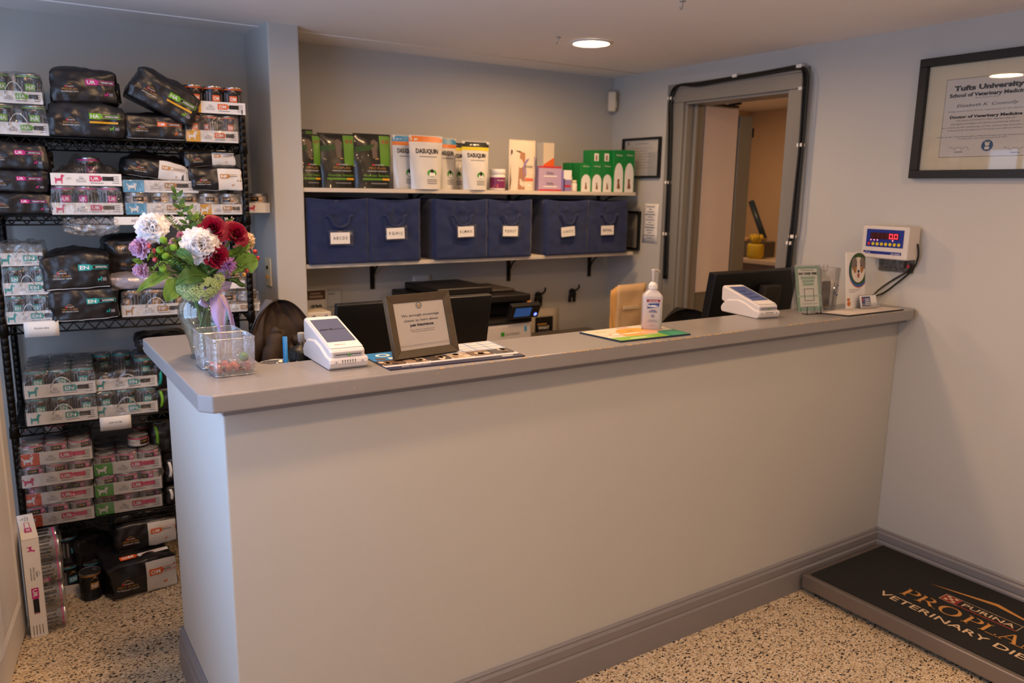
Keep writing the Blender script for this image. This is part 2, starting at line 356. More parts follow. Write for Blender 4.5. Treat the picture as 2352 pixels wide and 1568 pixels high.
# ------------------------------------------------------------------ cables taped round the door casing
CAB = mat('black_cable', '0d0f0c', .45)
def path3(pts, n=6):
    pts = [V(p) for p in pts]; out = []
    for i in range(len(pts)-1):
        p0, p1, p2, p3 = pts[max(i-1, 0)], pts[i], pts[i+1], pts[min(i+2, len(pts)-1)]
        for k in range(n):
            t = k/n; out.append(.5*((2*p1)+(p2-p0)*t+(2*p0-5*p1+4*p2-p3)*t*t+(3*p1-p0-3*p2+p3)*t**3))
    return out+[pts[-1]]
t = empty('cable_bundle', (0, 0, 0), label='black cables clipped round the grey doorway casing', cat='cable')
route = [(1527, 640), (1529, 560), (1535, 420), (1538, 300), (1541, 228), (1556, 197), (1600, 191), (1650, 183), (1690, 176), (1750, 166), (1800, 157), (1838, 152), (1849, 170), (1848, 220), (1840, 330), (1830, 430), (1822, 520), (1815, 560), (1810, 615)]
for k in range(3):
    pts = []
    for i, (u, v) in enumerate(route):
        p = at(u+[0, 5, -4][k]*(1 if i > 11 else .6)+(random.uniform(-1, 1)), v+[0, 3, 6][k]*(i < 12 and i > 5), 'x', -.031-.004*k)
        pts.append(p)
    b = MB(); b.tube(path3(pts, 5), .0052, CAB, 6); b.build('cable', t)
for u, v in ((1541, 226), (1534, 419), (1529, 537), (1690, 174), (1838, 152), (1843, 203), (1839, 333), (1820, 543), (1814, 558)):
    p = at(u, v, 'x', -.03); b = MB(); b.box(p.x-.012, p.x+.014, p.y-.014, p.y+.014, p.z-.008, p.z+.008, WHITE); b.build('cable_clip', t, bev=.003)
# ------------------------------------------------------------------ ceiling lamps and hooks
GLOW = mat('lamp_glass', (1.0, .605, .305), .5, emit=LAMPW)
def lamp(x, y, label):
    t = empty('recessed_lamp', (x, y, ZC), label=label, cat='ceiling light', group='recessed ceiling lamps')
    b = MB(); b.lathe([(.077, -.001), (.092, -.001), (.094, -.004), (.079, -.009), (.077, -.006)], WHITE, 40, cap=False); b.build('trim_ring', t)
    b = MB(); b.lathe([(.0001, -.004), (.077, -.004), (.077, -.0005)], GLOW, 40, cap=False); b.build('lamp_glass', t)
lamp(-.786, 1.051, 'glowing round recessed lamp in the ceiling above the blue bins')
for x, y in ((-1.5, .43), (-.75, -1.15), (-2.1, -1.15), (-2.55, .42), (-2.5, -.55), (-2.0, -2.6), (1.1, .1), (.9, 1.9)):  # rack-front lamp and the back-room pair are added to brighten those spots
    lamp(x, y, 'round recessed ceiling lamp outside the picture, inferred from its light or added for brightness')
CLR = mat('clear_hook_plastic', 'd8d2cc', .2, trans=.5)
for (x, y), lab in (((-.967, 1.043), 'small clear plastic hook on the ceiling beside the glowing lamp'), ((-1.014, .28), 'small clear plastic hook at the top edge of the picture')):
    b = MB(); b.box(-.008, .008, -.008, .008, -.003, 0, CLR); b.tube(path3([(0, 0, 0), (.001, 0, -.018), (-.004, 0, -.027), (-.010, 0, -.025), (-.011, 0, -.018)], 4), .0022, CLR, 6)
    t = b.build('ceiling_hook'); t.location = (x, y, ZC); tag(t, lab, 'hook')
# ------------------------------------------------------------------ wire rack in the alcove
RA = -math.radians(5.0)
RACK = T(-3.02, 1.42, 0) @ RZ(RA)                    # local x along the front, y to the back
RX_, RY_ = RACK.to_3x3() @ V((1, 0, 0)), RACK.to_3x3() @ V((0, 1, 0)); RO = V((-3.02, 1.42, 0))
def rk(px, py, d=0):
    """rack coordinates (u, z) of what is seen at a pixel on a plane d metres behind the rack's front"""
    r = ray(px, py); n = RY_; k = ((RO+RY_*d-CAM).dot(n))/r.dot(n); p = CAM+r*k
    return (p-RO).dot(RX_), p.z
LV = [1.672, 1.408, 1.035, .668, .288]
WW = .822; DD = .36
rack = empty('wire_shelving_unit', M=RACK, label='black wire shelving unit stocked with pet food in the left alcove', cat='shelving unit')
for (x, y) in ((0, 0), (WW, 0), (0, DD), (WW, DD)):
    b = MB(); prof = [(.0125, 0), (.0125, .02)]
    z = .02
    while z < 1.78: prof += [(.0125, z), (.0117, z+.001), (.0117, z+.003), (.0125, z+.004)]; z += .0254
    prof += [(.0125, 1.79), (.010, 1.798)]
    b.lathe(prof, BLACKM, 12, (x, y, 0)); b.build('post', rack)
for z in LV:
    b = MB()
    for y in (0, DD):
        b.tube([(0, y, z-.004), (WW, y, z-.004)], .0038, BLACKM, 6); b.tube([(0, y, z-.034), (WW, y, z-.034)], .0034, BLACKM, 6)
        n = 18; pts = []
        for i in range(n*2+1): pts.append((.012+(WW-.024)*i/(n*2), y, z-.005 if i % 2 else z-.033))
        for i in range(n*2): b.tube(pts[i:i+2], .0022, BLACKM, 5)
    for x in (0, WW):
        b.tube([(x, 0, z-.004), (x, DD, z-.004)], .0038, BLACKM, 6); b.tube([(x, 0, z-.034), (x, DD, z-.034)], .0034, BLACKM, 6)
        for i in range(12): b.tube([(x, DD*i/12, z-.005 if i % 2 else z-.033), (x, DD*(i+1)/12, z-.033 if i % 2 else z-.005)], .0022, BLACKM, 5)
    for i in range(1, 15): b.tube([(0, DD*i/15, z-.0025), (WW, DD*i/15, z-.0025)], .0021, BLACKM, 5)
    for x in (WW*.33, WW*.66): b.tube([(x, 0, z-.007), (x, DD, z-.007)], .003, BLACKM, 5)
    for (x, y) in ((0, 0), (WW, 0), (0, DD), (WW, DD)): b.lathe([(.0135, z-.04), (.017, z-.038), (.0155, z), (.0135, z+.004)], BLACKM, 12, (x, y, 0))
    b.build('wire_shelf', rack)
# ------------------------------------------------------------------ printed matter shared by the packs
TEAL = mat('teal_ink', '1f9c98', .5); MAG = mat('magenta_ink', 'c52c86', .5); LIME = mat('lime_ink', '6fae2f', .5); ORG = mat('orange_ink', 'e2652a', .5)
TAN = mat('tan_ink', 'b5813f', .5); YEL = mat('yellow_ink', 'dfa51c', .5); SKY = mat('sky_blue_ink', '4f9fc6', .5); GRN = mat('green_ink', '3c9a2c', .5); CORAL = mat('coral_ink', 'd4573a', .5); PINK = mat('pink_ink', 'cf3f6a', .5)
BAGM = mat('black_bag_film', '1b191b', .34, spec=.6, bump=.4, bs=18)
BAGW = mat('white_bag_film', 'd9d5cf', .4, bump=.08, bs=30)
CARD = mat('white_carton', 'e8e4df', .6)
CARDIN = mat('carton_inside', '8f8272', .8)
TIN = mat('tin_metal', 'a9a8a6', .28, metal=.95)
LABD = mat('dark_can_label', '2b2b31', .38, metal=.25)
LABG = mat('grey_can_label', '7a7b82', .4, metal=.3)
LABW = mat('pale_can_label', 'b6b2b2', .42, metal=.2)
def logo(b, F, u, v, s, dark=True, w=.0010, full=True):
    """roof line over a small red box, two lines of lettering; s = width of the second line"""
    g = GOLD if dark else GREYINK; k = WINK if dark else GREYINK
    b.poly(F, [(u-.34*s, v+.33*s), (u, v+.50*s), (u+.34*s, v+.33*s), (u, v+.46*s)], g, w)
    if dark: b.rect(F, u-.30*s, v+.22*s, u-.18*s, v+.34*s, RED, w); b.rect(F, u-.17*s, v+.22*s, u+.30*s, v+.235*s, RED, w)
    if full: b.text(F, 'PURINA', u+.06*s, v+.25*s, .085*s, k, wid=.44*s, w=w+.0003)
    else: b.rect(F, u-.17*s, v+.25*s, u+.28*s, v+.32*s, k, w)
    b.text(F, 'PRO PLAN', u, v+.03*s, .15*s, g, wid=s, w=w+.0003)
    if full: b.text(F, 'VETERINARY DIETS', u, v-.12*s, .085*s, k, wid=1.12*s, w=w+.0003)
    else: b.rect(F, u-.5*s, v-.11*s, u+.5*s, v-.06*s, k, w)
DOG = [(-.45, 0), (-.45, .5), (-.5, .72), (-.42, .74), (-.36, .6), (.2, .62), (.3, 1.0), (.42, 1.12), (.5, 1.02), (.7, .95), (.68, .86), (.5, .8), (.42, .45), (.4, 0), (.28, 0), (.26, .32), (-.28, .32), (-.33, 0)]
CAT = [(-.5, 0), (-.5, .45), (-.72, .8), (-.66, .86), (-.42, .6), (.2, .6), (.26, .95), (.34, .84), (.46, .84), (.55, .95), (.58, .6), (.45, .5), (.45, 0), (.32, 0), (.3, .28), (-.3, .28), (-.36, 0)]
def beast(b, F, u, v, h, m, shape=DOG, w=.0012): b.poly(F, [(u+x*h*.7, v+y*h*.8) for x, y in shape], m, w)
def code(b, F, u, v, h, txt, m, word, ol=True, wl=.3, w=.0012, dk=INK, wk=WINK, fold=.35):
    """coloured arrow tab with a two-letter code and the outlined word beside it"""
    L = h*1.75
    b.rect(F, u, v, u+L, v+h, m, w, 6, 2); b.poly(F, [(u+L, v), (u+L+h*fold, v+h*.5), (u+L, v+h)], m, w)
    b.text(F, txt, u+L*.5, v+h*.2, h*.6, wk, wid=L*.75, w=w+.0012, bold=.02)
    if ol: b.outline(F, u+L+h*fold*.6, v+h*.12, u+L+h*fold+wl, v+h*.88, h*.09, m, w-.0002)
    if word: b.text(F, word, u+L+h*fold+wl*.52, v+h*.36, h*.30, wk, wid=wl*.74, w=w+.0004, bold=.02)
# ------------------------------------------------------------------ bags
def make_bag(w, h, d, seed=0, scheme='UR', amp=1.0, sag=.12, style='plain', word=None, lean=0, ends=.16, pw=None):
    """a bag lying on its side: origin bottom front centre, printed side towards -y"""
    rnd = random.Random(seed)
    r = min(.010, h*.12); hw, hd, hh = w/2, d/2, h/2
    def D(x, y, z, o=0):
        p = V((x*hw, y*hd, z*hh)); q = V((max(-hw+r, min(hw-r, p.x)), max(-hd+r, min(hd-r, p.y)), max(-hh+r, min(hh-r, p.z)))); dd = p-q
        nrm = dd.normalized() if dd.length > 1e-6 else V((0, 0, 1)); p = q+nrm*r
        e = abs(x)**3; u = max(0, 1-x*x); v = max(0, 1-z*z); t_ = max(0, 1-y*y)
        if y < -.5: p.y -= .009*u*v*(-y*2-1)                       # front face bulges
        if z > 0: p.z += (.010*u*t_-h*sag*.55*e)*z                   # top sags towards the ends
        n1 = noise.noise(V((p.x*13+seed*3.1, p.y*9, p.z*15+seed)))*.011*amp; rd = (.5-abs(noise.noise(V((p.x*15+seed*5, p.y*12, p.z*18-seed))))**.7)*.014*amp; n2 = noise.noise(V((p.x*42+seed, p.y*38, p.z*46)))*.0035*amp
        k = .45 if y < -.9 and abs(x) < .8 else 1
        p = p+V((0, hd, hh))+nrm*((n1+rd*.8)*k+n2+o)
        if lean: p.y += lean*p.z
        if p.z < 0: p.z = 0
        return p
    b = MB(); n = 22
    M0 = BAGM
    for ax in range(3):
        for sg in (-1, 1):
            def Fc(a, c, ax=ax, sg=sg):
                p = [0, 0, 0]; p[ax] = sg; p[(ax+1) % 3] = (2*a-1)*sg; p[(ax+2) % 3] = 2*c-1; return D(*p)
            b.grid(Fc, n, n, M0)
    def F(u, v, o=0):
        x = max(-.97, min(.97, 2*u/w)); z = max(-.95, min(.97, 2*v/h-1)); p = D(x, -1, z, 0); e = .02
        q1 = D(x+e, -1, z); q2 = D(x, -1, z+e); nn = (q1-p).cross(q2-p); nn = nn.normalized() if nn.length > 1e-9 else V((0, -1, 0))
        if nn.y > 0: nn = -nn
        return p+V((0, -1, 0))*(o*1.2+.0022)
    cc = {'UR': MAG, 'HA': LIME, 'OM': ORG, 'EN': TEAL, 'NF': TAN}[scheme]
    wd = word or {'UR': 'URINARY Ox/St', 'HA': 'HYDROLYZED', 'OM': 'OVERWEIGHT', 'EN': 'GASTROENTERIC', 'NF': 'KIDNEY'}[scheme]
    pw = pw or w
    s = min(.30*pw, .52*h)
    if style == 'white':
        lx = -w*.26; b.rect(F, w*.02, h*.06, w*.49, h*.93, BAGW, .0002, 8, 6); logo(b, F, lx, h*.33, s*.95)
        code(b, F, w*.06, h*.52, h*.19, scheme, cc, '', wl=w*.22); b.rect(F, w*.24, h*.6, w*.4, h*.62, INK, .0016, 4)
        beast(b, F, w*.3, h*.2, h*.12, cc, CAT); b.rect(F, -w*.45, h*.03, w*.48, h*.055, BAGW, .0004, 12)
    elif style == 'side':
        s = min(.34*pw, .40*h); logo(b, F, -w*.22, h*.36, s); code(b, F, w*.03, h*.52, h*.17, scheme, cc, wd, wl=w*.24)
        if scheme == 'HA': b.rect(F, w*.03, h*.40, w*.42, h*.455, YEL, .0012, 10)
        beast(b, F, w*.33, h*.2, h*.15, cc); b.rect(F, w*.37, h*.21, w*.43, h*.3, GREYINK, .0010)
        if scheme == 'EN': b.rect(F, -w*.46, h*.03, w*.47, h*.055, WINK, .0004, 12)
        if scheme == 'OM': b.rect(F, -w*.46, h*.03, w*.47, h*.05, WINK, .0004, 12)
    o = b.build('pet_food_bag')
    # sealed end seam, a part of its own
    b2 = MB()
    def Fs(a, c):
        z = .12*h+.62*h*a; y = d*.5+(.35*d)*(a-.5)*.2; x = w/2-.006+.022*c; return V((x, y+.004*math.sin(a*9+seed), z+.004*math.sin(c*5+a*6)))
    b2.grid(Fs, 8, 2, M0); b2.build('end_seam', o, solid=.0012)
    KIDS[o.name] = list(o.children)
    return o
def put_bag(px0, px1, pyb, d, z, hgt, dep, seed, scheme, label, style='side', rot=0, tilt=0, **k):
    u0, _ = rk(px0, pyb, d); u1, _ = rk(px1, pyb, d)
    o = make_bag(u1-u0, hgt, dep, seed, scheme, style=style, **k)
    o.matrix_world = RACK @ T((u0+u1)/2, d, z) @ RY(tilt) @ RZ(rot)
    return tag(o, label, 'pet food bag')
# ------------------------------------------------------------------ cans
def make_can(name, r, h, base, band, txt, tcol, tall=True, plate=INK):
    b = MB(); F = lambda u, v, w=0: V(((r+w*.6)*math.sin(u/r), -(r+w*.6)*math.cos(u/r), v))
    b.lathe([(r*.93, 0), (r, .002), (r, .005), (r*.985, .006), (r*.985, h-.006), (r, h-.005), (r, h-.001), (r*.96, h)], base, 26)
    b.lathe([(r*.99, h-.0095), (r*.996, h-.009), (r*.996, h-.0055), (r*.99, h-.005)], band, 26, cap=False)
    b.lathe([(r*1.0, h-.0045), (r*1.012, h-.003), (r*1.0, h+.0002)], TIN, 26, cap=False)
    for q in range(-9, 10) if tall else range(0):     # columns of small print
        a = q*.34
        if abs(a) < .5: continue
        b.rect(F, a*r-.003, .028, a*r+.0035, h-.018-.004*(q % 3), GREYINK if base != LABG else INK, .0006)
    if tall:
        b.rect(F, -.016, .010, .016, h-.014, plate, .0008, 4); logo(b, F, 0, .074, .022, full=False, w=.0012)
        b.rect(F, -.015, .041, .015, .063, tcol, .0013, 4); b.text(F, txt, 0, .0455, .013, WINK, wid=.022, w=.002, bold=.02)
    else:
        b.rect(F, -.024, .008, .012, h-.012, plate, .0008, 4); b.rect(F, .012, .008, .030, h-.012, tcol, .0009, 3)
        b.text(F, txt, .021, .014, .010, WINK, wid=.013, w=.002, bold=.02); b.rect(F, -.02, .016, .004, .021, GOLD, .0012, 2)
        b.rect(F, -.062, .009, -.040, h-.012, WPAPER, .0008, 3)
        for i in range(6): b.rect(F, -.060+i*.0034, .011, -.0585+i*.0034, h-.016, INK, .0011)
    o = b.build(name); o.hide_render = False
    b = MB(); b.lathe([(.0001, h-.0035), (r*.6, h-.0035), (r*.62, h-.0028), (r*.78, h-.0028), (r*.8, h-.004), (r*.9, h-.004), (r*.93, h+.0002), (r*1.0, h+.0004)], TIN, 26, cap=False)
    if not tall or name == 'food_can': b.tube([(r*.25, 0, h-.001), (r*.6, .008, h), (r*.75, 0, h), (r*.6, -.008, h), (r*.25, 0, h-.001)], .0011, TIN, 5)
    b.build('lid', o); KIDS[o.name] = list(o.children)
    return o
TR, TH = .0362, .094
SR, SH = .0372, .038
PROTO = {}
def can(kind):
    if kind not in PROTO:
        a = {'EN': (TR, TH, LABG, TEAL, 'EN', TEAL), 'UR': (TR, TH, LABG, MAG, 'UR', MAG), 'HA': (TR, TH, LABD, LIME, 'HA', LIME), 'OM': (TR, TH, LABD, ORG, 'OM', ORG),
             'NF': (TR, TH, LABG, TAN, 'NF', TAN), 'ur': (SR, SH, LABW, PINK, 'UR', MAG, False), 'nf': (SR, SH, LABW, TIN, 'NF', TAN, False), 'CN': (TR*1.05, .105, LABD, SKY, 'CN', SKY)}[kind]
        PROTO[kind] = [make_can('food_can', *a), False]
    return PROTO[kind]
def put_can(kind, M, label, group=None, yaw=0):
    p = can(kind)
    if not p[1]: p[1] = True; o = p[0]; o.matrix_world = M @ RZ(yaw); tag(o, label, 'can', group); return o
    o = copy_tree(p[0], M=M @ RZ(yaw), label=label); o['category'] = 'can'
    if group: o['group'] = group
    elif 'group' in o: del o['group']
    return o
# ------------------------------------------------------------------ trays of cans
FILM = film('shrink_film')
def tray(M, w, d, h, scheme, label, kind='dog', low=False, wrap=None, amp=1, mouth=True):
    """cardboard tray, origin bottom front left; scheme (panel colour, code, code colour)"""
    pc, cd_, cc = scheme; t = empty('food_case', M=M, label=label, cat='case of cans')
    b = MB(); th = .0022
    b.box(0, w, 0, th, 0, h, CARD); b.box(0, w, d-th, d, 0, h, CARD); b.box(0, th, th, d-th, 0, h*.98, CARD); b.box(w-th, w, th, d-th, 0, h*.98, CARD)
    b.box(th, w-th, th, d-th, 0, th, CARDIN)
    if low: b.box(th, w-th, th, d-th, th, SH-.001, CARDIN)
    for F, L in ((plane((0, 0, 0)), w), (plane((0, d, 0), (0, -1, 0), (0, 0, 1)), d)):
        p = w*.27
        if pc: b.rect(F, .0, 0.0005, p, h-.0005, pc, .0006)
        beast(b, F, p*.42, h*.15, h*.85, (WINK if pc else cc), DOG if kind == 'dog' else CAT)
        if L > .1:
            logo(b, F, L*.42, h*.38, L*.14, dark=False, full=False)
            code(b, F, L*.54, h*.36, h*.46, cd_, cc, '', ol=kind == 'cat', wl=L*.16); b.rect(F, L*.54+h*.95, h*.42, L*.54+h*1.0+L*.15, h*.76, PINK if cd_ == 'UR' and kind == 'cat' else INK, .0013)
            b.rect(F, L*.55, h*.2, L*.74, h*.25, GREYINK, .0008)
            for i in range(4): b.rect(F, L*.86, h*(.22+.17*i), L*.96, h*(.27+.17*i), GREYINK, .0008)
    b.build('tray', t, bev=.0006, seg=1)
    if wrap:
        z1, seed = wrap; b = MB(); rnd = seed
        def S(a, c):
            # hull over the cans: a runs across, c from front bottom over the top to the back
            x = -.0035+(w+.007)*a
            if c < .3: y = -.003; z = .004+(z1-.004)*c/.3
            elif c < .7: y = -.003+(d+.006)*(c-.3)/.4; z = z1
            else: y = d+.003; z = z1-(z1-.004)*(c-.7)/.3
            e = max(0, abs(2*a-1)-.8)*5
            n = noise.noise(V((x*34+rnd, y*30, z*34)))*.005*amp+noise.noise(V((x*80, y*70+rnd, z*80)))*.002*amp
            if .3 <= c <= .7: z += n-.004*e
            else: y += (-abs(n) if c < .3 else abs(n))
            if z1 > h+.01 and z > h: x += (.5-a)*.012*min(1, (z-h)/.04)
            return V((x, y, z))
        b.grid(S, 26, 30, FILM)
        def Sd(sg):
            def G(a, c):
                y = -.003+(d+.006)*a; z = .004+(z1-.006)*c
                n = noise.noise(V((y*40+rnd, z*40, sg)))*.004*amp
                x = (w+.0035 if sg > 0 else -.0035)+sg*abs(n)-sg*.006*min(1, max(0, (z-h)/.04))
                return V((x, y, z))
            return G
        b.grid(Sd(1), 14, 8, FILM); b.grid(Sd(-1), 14, 8, FILM)
        if mouth:     # the torn carrying slot at the front
            for s_ in (0, 1):
                b.tube([(w*(.36+.32*q/10)+0*s_, -.0055, h*.7+(z1-h*.7)*.55*math.sin(PI*q/10)**.7+.002*s_) for q in range(11)], .0011, FILMK, 5)
        b.build('shrink_wrap', t)
    return t
FILMK = film('gathered_film', gloss=.35, milk=.45)
def case(px0, px1, pyb, d, z, scheme, kind, label, nx, ny, th=.040, rows=None, film_z=None, seed=1, dep=None, grp=None, rz=0, w=None, yaw=.4, mouth=True, skip=(), amp=1, cans=True, clabel=None):
    u0 = .013 if px0 is None else rk(px0, pyb, d)[0]; u1, _ = rk(px1, pyb, d); low = kind in ('ur', 'nf'); r = SR if low else TR; W = w or max(u1-u0, 2*r*nx*.0+.05)
    dep = dep or 2*r*ny+.008
    M = RACK @ T(u0, d, z) @ RZ(rz); pitch = min(2*r+.001, (W-.006)/nx) if nx > 1 else 2*r
    px_ = (W-2*r-.008)/(nx-1) if nx > 1 else 0
    r_eff = min(r, (px_ if nx > 1 else 1)/2-.0003) if nx > 1 else r; k = r_eff/r
    t = tray(M, W, dep, th, scheme, label, 'cat' if low or scheme[1] == 'nf' else 'dog', low, (film_z, seed) if film_z else None, amp, mouth)
    zc = SH if low else .0024
    random.seed(seed*7+3)
    if cans:
        for j in range(rows if rows else ny):
            for i in range(nx):
                if (i, j) in skip: continue
                Mc = M @ T(.004+r_eff+i*2*r_eff if nx == 1 else .004+r_eff+i*(W-.008-2*r_eff)/(nx-1), .004+r_eff+j*(2*r_eff+.0008), zc) @ Mx.Diagonal((k, k, 1, 1))
                put_can(kind, Mc, clabel or (grp[0]), grp[1], random.uniform(-.9, .9) if (i*3+j+seed) % 2 else .2)
    return t
SC = {'HA': (None, 'HA', LIME), 'UR': (None, 'UR', PINK), 'OM': (YEL, 'OM', ORG), 'EN': (None, 'EN', TEAL), 'NFd': (None, 'NF', TAN), 'NFc': (SKY, 'NF', TAN), 'NFy': (YEL, 'NF', TAN), 'URo': (CORAL, 'UR', PINK), 'URg': (GRN, 'UR', PINK), 'URp': (None, 'UR', PINK)}
Z1, Z2, Z3, Z4, Z5 = LV
CP = .0985   # pitch of stacked tall-can cases
def G(txt, grp): return (txt, grp)
# --- top shelf
case(None, 113, 303, .0, Z1, SC['HA'], 'HA', 'lower white tray of green-banded cans at the left end of the top shelf', 2, 3, grp=G('dark can with a green rim in the lower tray at the top shelf\'s left end', 'cans in the lower left top-shelf tray'), film_z=TH+.006, seed=2)
case(None, 99, 237, .0, Z1+CP+.002, SC['HA'], 'HA', 'upper white tray of green-banded cans, highest at the far left', 2, 3, grp=G('dark can with a green rim in the highest tray at the far left', 'cans in the upper left top-shelf tray'), film_z=TH+.006, seed=3)
put_bag(117, 286, 310, -.02, Z1, .115, .27, 11, 'HA', 'black food bag with green HA tab lying flat on the top shelf')
put_bag(121, 272, 240, -.005, Z1+.112, .115, .24, 12, 'UR', 'black food bag with magenta UR tab, topmost on the rack beside the leaning bag', tilt=-.04, sag=.16)
put_bag(286, 428, 315, .0, Z1, .09, .26, 13, 'OM', 'black food bag with orange OM tab under the leaning green HA bag')
o = put_bag(268, 430, 262, -.035, Z1+.115, .115, .24, 14, 'HA', 'black food bag with green HA tab leaning steeply to the right, top shelf', tilt=0, sag=.1)
u0, z0 = rk(283, 240, 0); o.matrix_world = RACK @ T(.535, -.03, Z1+.098) @ RY(math.radians(27)) @ RX(.05)
case(428, 547, 317, .0, Z1, SC['OM'], 'OM', 'lower yellow-panelled OM tray at the right end of the top shelf', 3, 3, grp=G('dark can with an orange rim in the lower tray at the top shelf\'s right end', 'cans in the lower right top-shelf tray'), film_z=TH+.004, seed=4, th=.042, mouth=False)
case(423, 564, 257, -.012, Z1+CP+.004, SC['OM'], 'OM', 'upper yellow-panelled OM tray, open topped, at the right end of the top shelf', 3, 3, grp=G('dark can with an orange rim in the open upper tray, right of top shelf', 'cans in the upper right top-shelf tray'), seed=5, th=.042)
# --- second shelf
for i, (a, z, hh) in enumerate(((115, .150, .092), (113, .072, .080), (121, 0, .074))):
    put_bag(-42, a, 445, .0, Z2+z, hh, .25, 21+i, 'UR', ('topmost', 'middle', 'bottom')[i]+' black food bag with magenta UR tab in the left stack on the second shelf')
case(120, 283, 488, -.005, Z2, SC['UR'], 'UR', 'lower white UR tray of cans on the second shelf, under a nearly empty one', 3, 4, rows=2, grp=G('grey can with a pink rim in the lower UR tray on the second shelf', 'cans in the second shelf UR tray'), film_z=TH+.004, seed=6, th=.041, mouth=False)
t = case(117, 280, 422, -.008, Z2+CP+.001, SC['UR'], 'UR', 'upper white UR tray on the second shelf with crumpled torn film inside', 3, 4, seed=7, th=.042, cans=False, grp=('', ''))
b = MB()
def crump(x0, x1, y0, y1, z0, hh, seed, f=26):
    def Q(a, c):
        x = x0+(x1-x0)*a; y = y0+(y1-y0)*c; e = (math.sin(PI*a)**.5)*(math.sin(PI*c)**.4)
        return V((x+.012*noise.noise(V((x*f, y*f, seed))), y+.012*noise.noise(V((y*f, x*f, seed+4))), z0+e*(hh*.6+hh*.9*abs(noise.noise(V((x*f*.7+seed, y*f*.7, 1))))+.006*noise.noise(V((x*90, y*90, seed))))))
    return Q
b.grid(crump(.006, .218, .004, .26, .02, .085, 3), 46, 40, FILM); b.grid(crump(.01, .212, .002, .16, .02, .07, 9, 34), 40, 30, FILM); b.build('torn_film', t)
put_can('UR', t.matrix_world @ T(.12, .10, .003), 'single grey can left inside the torn film of the upper UR tray', yaw=.2)
# film hanging below the second shelf
b = MB(); x0, zt = rk(143, 492); x1, _ = rk(272, 492)
def HF(s, dy):
    def Q(a, c):
        x = x0+(x1-x0)*a; e = math.sin(PI*a)**.6; z = Z2-.012-c*(.042+.022*e)*1.0
        y = .03+dy+.04*math.sin(PI*c)*e*(-1 if s else 1)+.012*noise.noise(V((x*40, c*5, s)))
        return V((x+.01*noise.noise(V((x*30, c*4, s+5))), y, z+.006*noise.noise(V((x*60, c*7, s+9)))))
    return Q
b.grid(HF(0, -.01), 40, 16, FILMK); b.grid(HF(1, -.035), 40, 16, FILM); t = b.build('hanging_film'); t.matrix_world = RACK; tag(t, 'crumpled clear plastic film sagging below the second shelf', 'plastic film')
case(290, 460, 487, .0, Z2, SC['NFc'], 'nf', 'lower blue-panelled cat food tray on the second shelf', 3, 4, rows=2, grp=G('pale low can in the lower blue-panelled tray', 'cans in the lower blue-panelled tray'), film_z=.083, seed=8, th=.041, mouth=False)
case(284, 456, 438, -.004, Z2+.079, SC['NFc'], 'nf', 'upper blue-panelled cat food tray under a slanted black and white bag', 3, 4, cans=False, grp=('', ''), seed=9, th=.043, film_z=.046, mouth=False)
o = put_bag(285, 432, 412, .02, Z2+.125, .075, .22, 31, 'NF', 'black and white food bag slumped on the blue-panelled trays', style='white', tilt=.13, sag=.3, amp=1.6)
case(460, 556, 487, .0, Z2, SC['NFy'], 'nf', 'yellow-panelled NF tray beside the right rack post on the second shelf', 2, 3, rows=2, grp=G('pale low can in the yellow-panelled tray', 'cans in the yellow-panelled tray'), film_z=.08, seed=10, th=.038, mouth=False)
put_bag(440, 558, 435, -.015, Z2+.086, .088, .24, 32, 'NF', 'black and white NF food bag on the yellow-panelled tray', style='white', tilt=-.03, sag=.05)
put_bag(427, 543, 382, .02, Z2+.176, .062, .2, 33, 'NF', 'smaller black and white NF bag, topmost at the right of the second shelf', style='white', tilt=-.05, sag=.05)
t = case(573, 606, 482, .20, Z2, SC['UR'], 'nf', 'small white tray poking out past the right rack post', 1, 2, rows=1, th=.040, seed=11, grp=G('pale low can in the little tray beyond the rack post', None), w=.082)
# price strip on the second shelf's edge
b = MB(); u0, _ = rk(283, 498); u1, _ = rk(372, 498); F = plane((0, 0, 0)); b.box(0, u1-u0+.12, 0, .0012, 0, .028, WPAPER); b.text(F, 'ASK FOR ASSISTANCE', (u1-u0+.12)*.5, .010, .009, GREYINK, wid=.14, bold=.01, w=.0008)
t = b.build('shelf_edge_label'); t.matrix_world = RACK @ T(u0-.03, -.0065, Z2-.036); tag(t, 'long white paper strip on the front edge of the second shelf', 'label')
# --- third shelf
case(None, 120, 737, -.004, Z3, SC['EN'], 'EN', 'bottom white EN tray of the three at the left of the middle shelf', 2, 3, rows=2, grp=G('grey can with a teal rim in the bottom tray of the middle shelf stack', 'cans in the middle shelf bottom EN tray'), film_z=TH+.004, seed=12, th=.043)
case(None, 116, 669, -.004, Z3+CP+.001, SC['EN'], 'EN', 'middle white EN tray of the three at the left of the middle shelf', 2, 3, rows=2, grp=G('grey can with a teal rim in the middle tray of the middle shelf stack', 'cans in the middle shelf central EN tray'), film_z=TH+.004, seed=13, th=.043)
case(None, 98, 600, .0, Z3+2*CP+.002, SC['EN'], 'EN', 'topmost white EN tray of the three, wrapped in loose film', 2, 3, rows=2, grp=G('dark can under loose film in the topmost EN tray of the middle shelf', 'cans in the middle shelf topmost EN tray'), film_z=.075, seed=14, th=.045, cans=False, amp=3)
put_bag(118, 277, 730, -.012, Z3, .115, .27, 41, 'EN', 'lower black food bag with teal EN tab on the middle shelf', word=None, tilt=-.03)
put_bag(101, 257, 655, -.012, Z3+.112, .128, .24, 42, 'EN', 'upper black food bag with teal EN tab on the middle shelf', tilt=-.03, sag=.2)
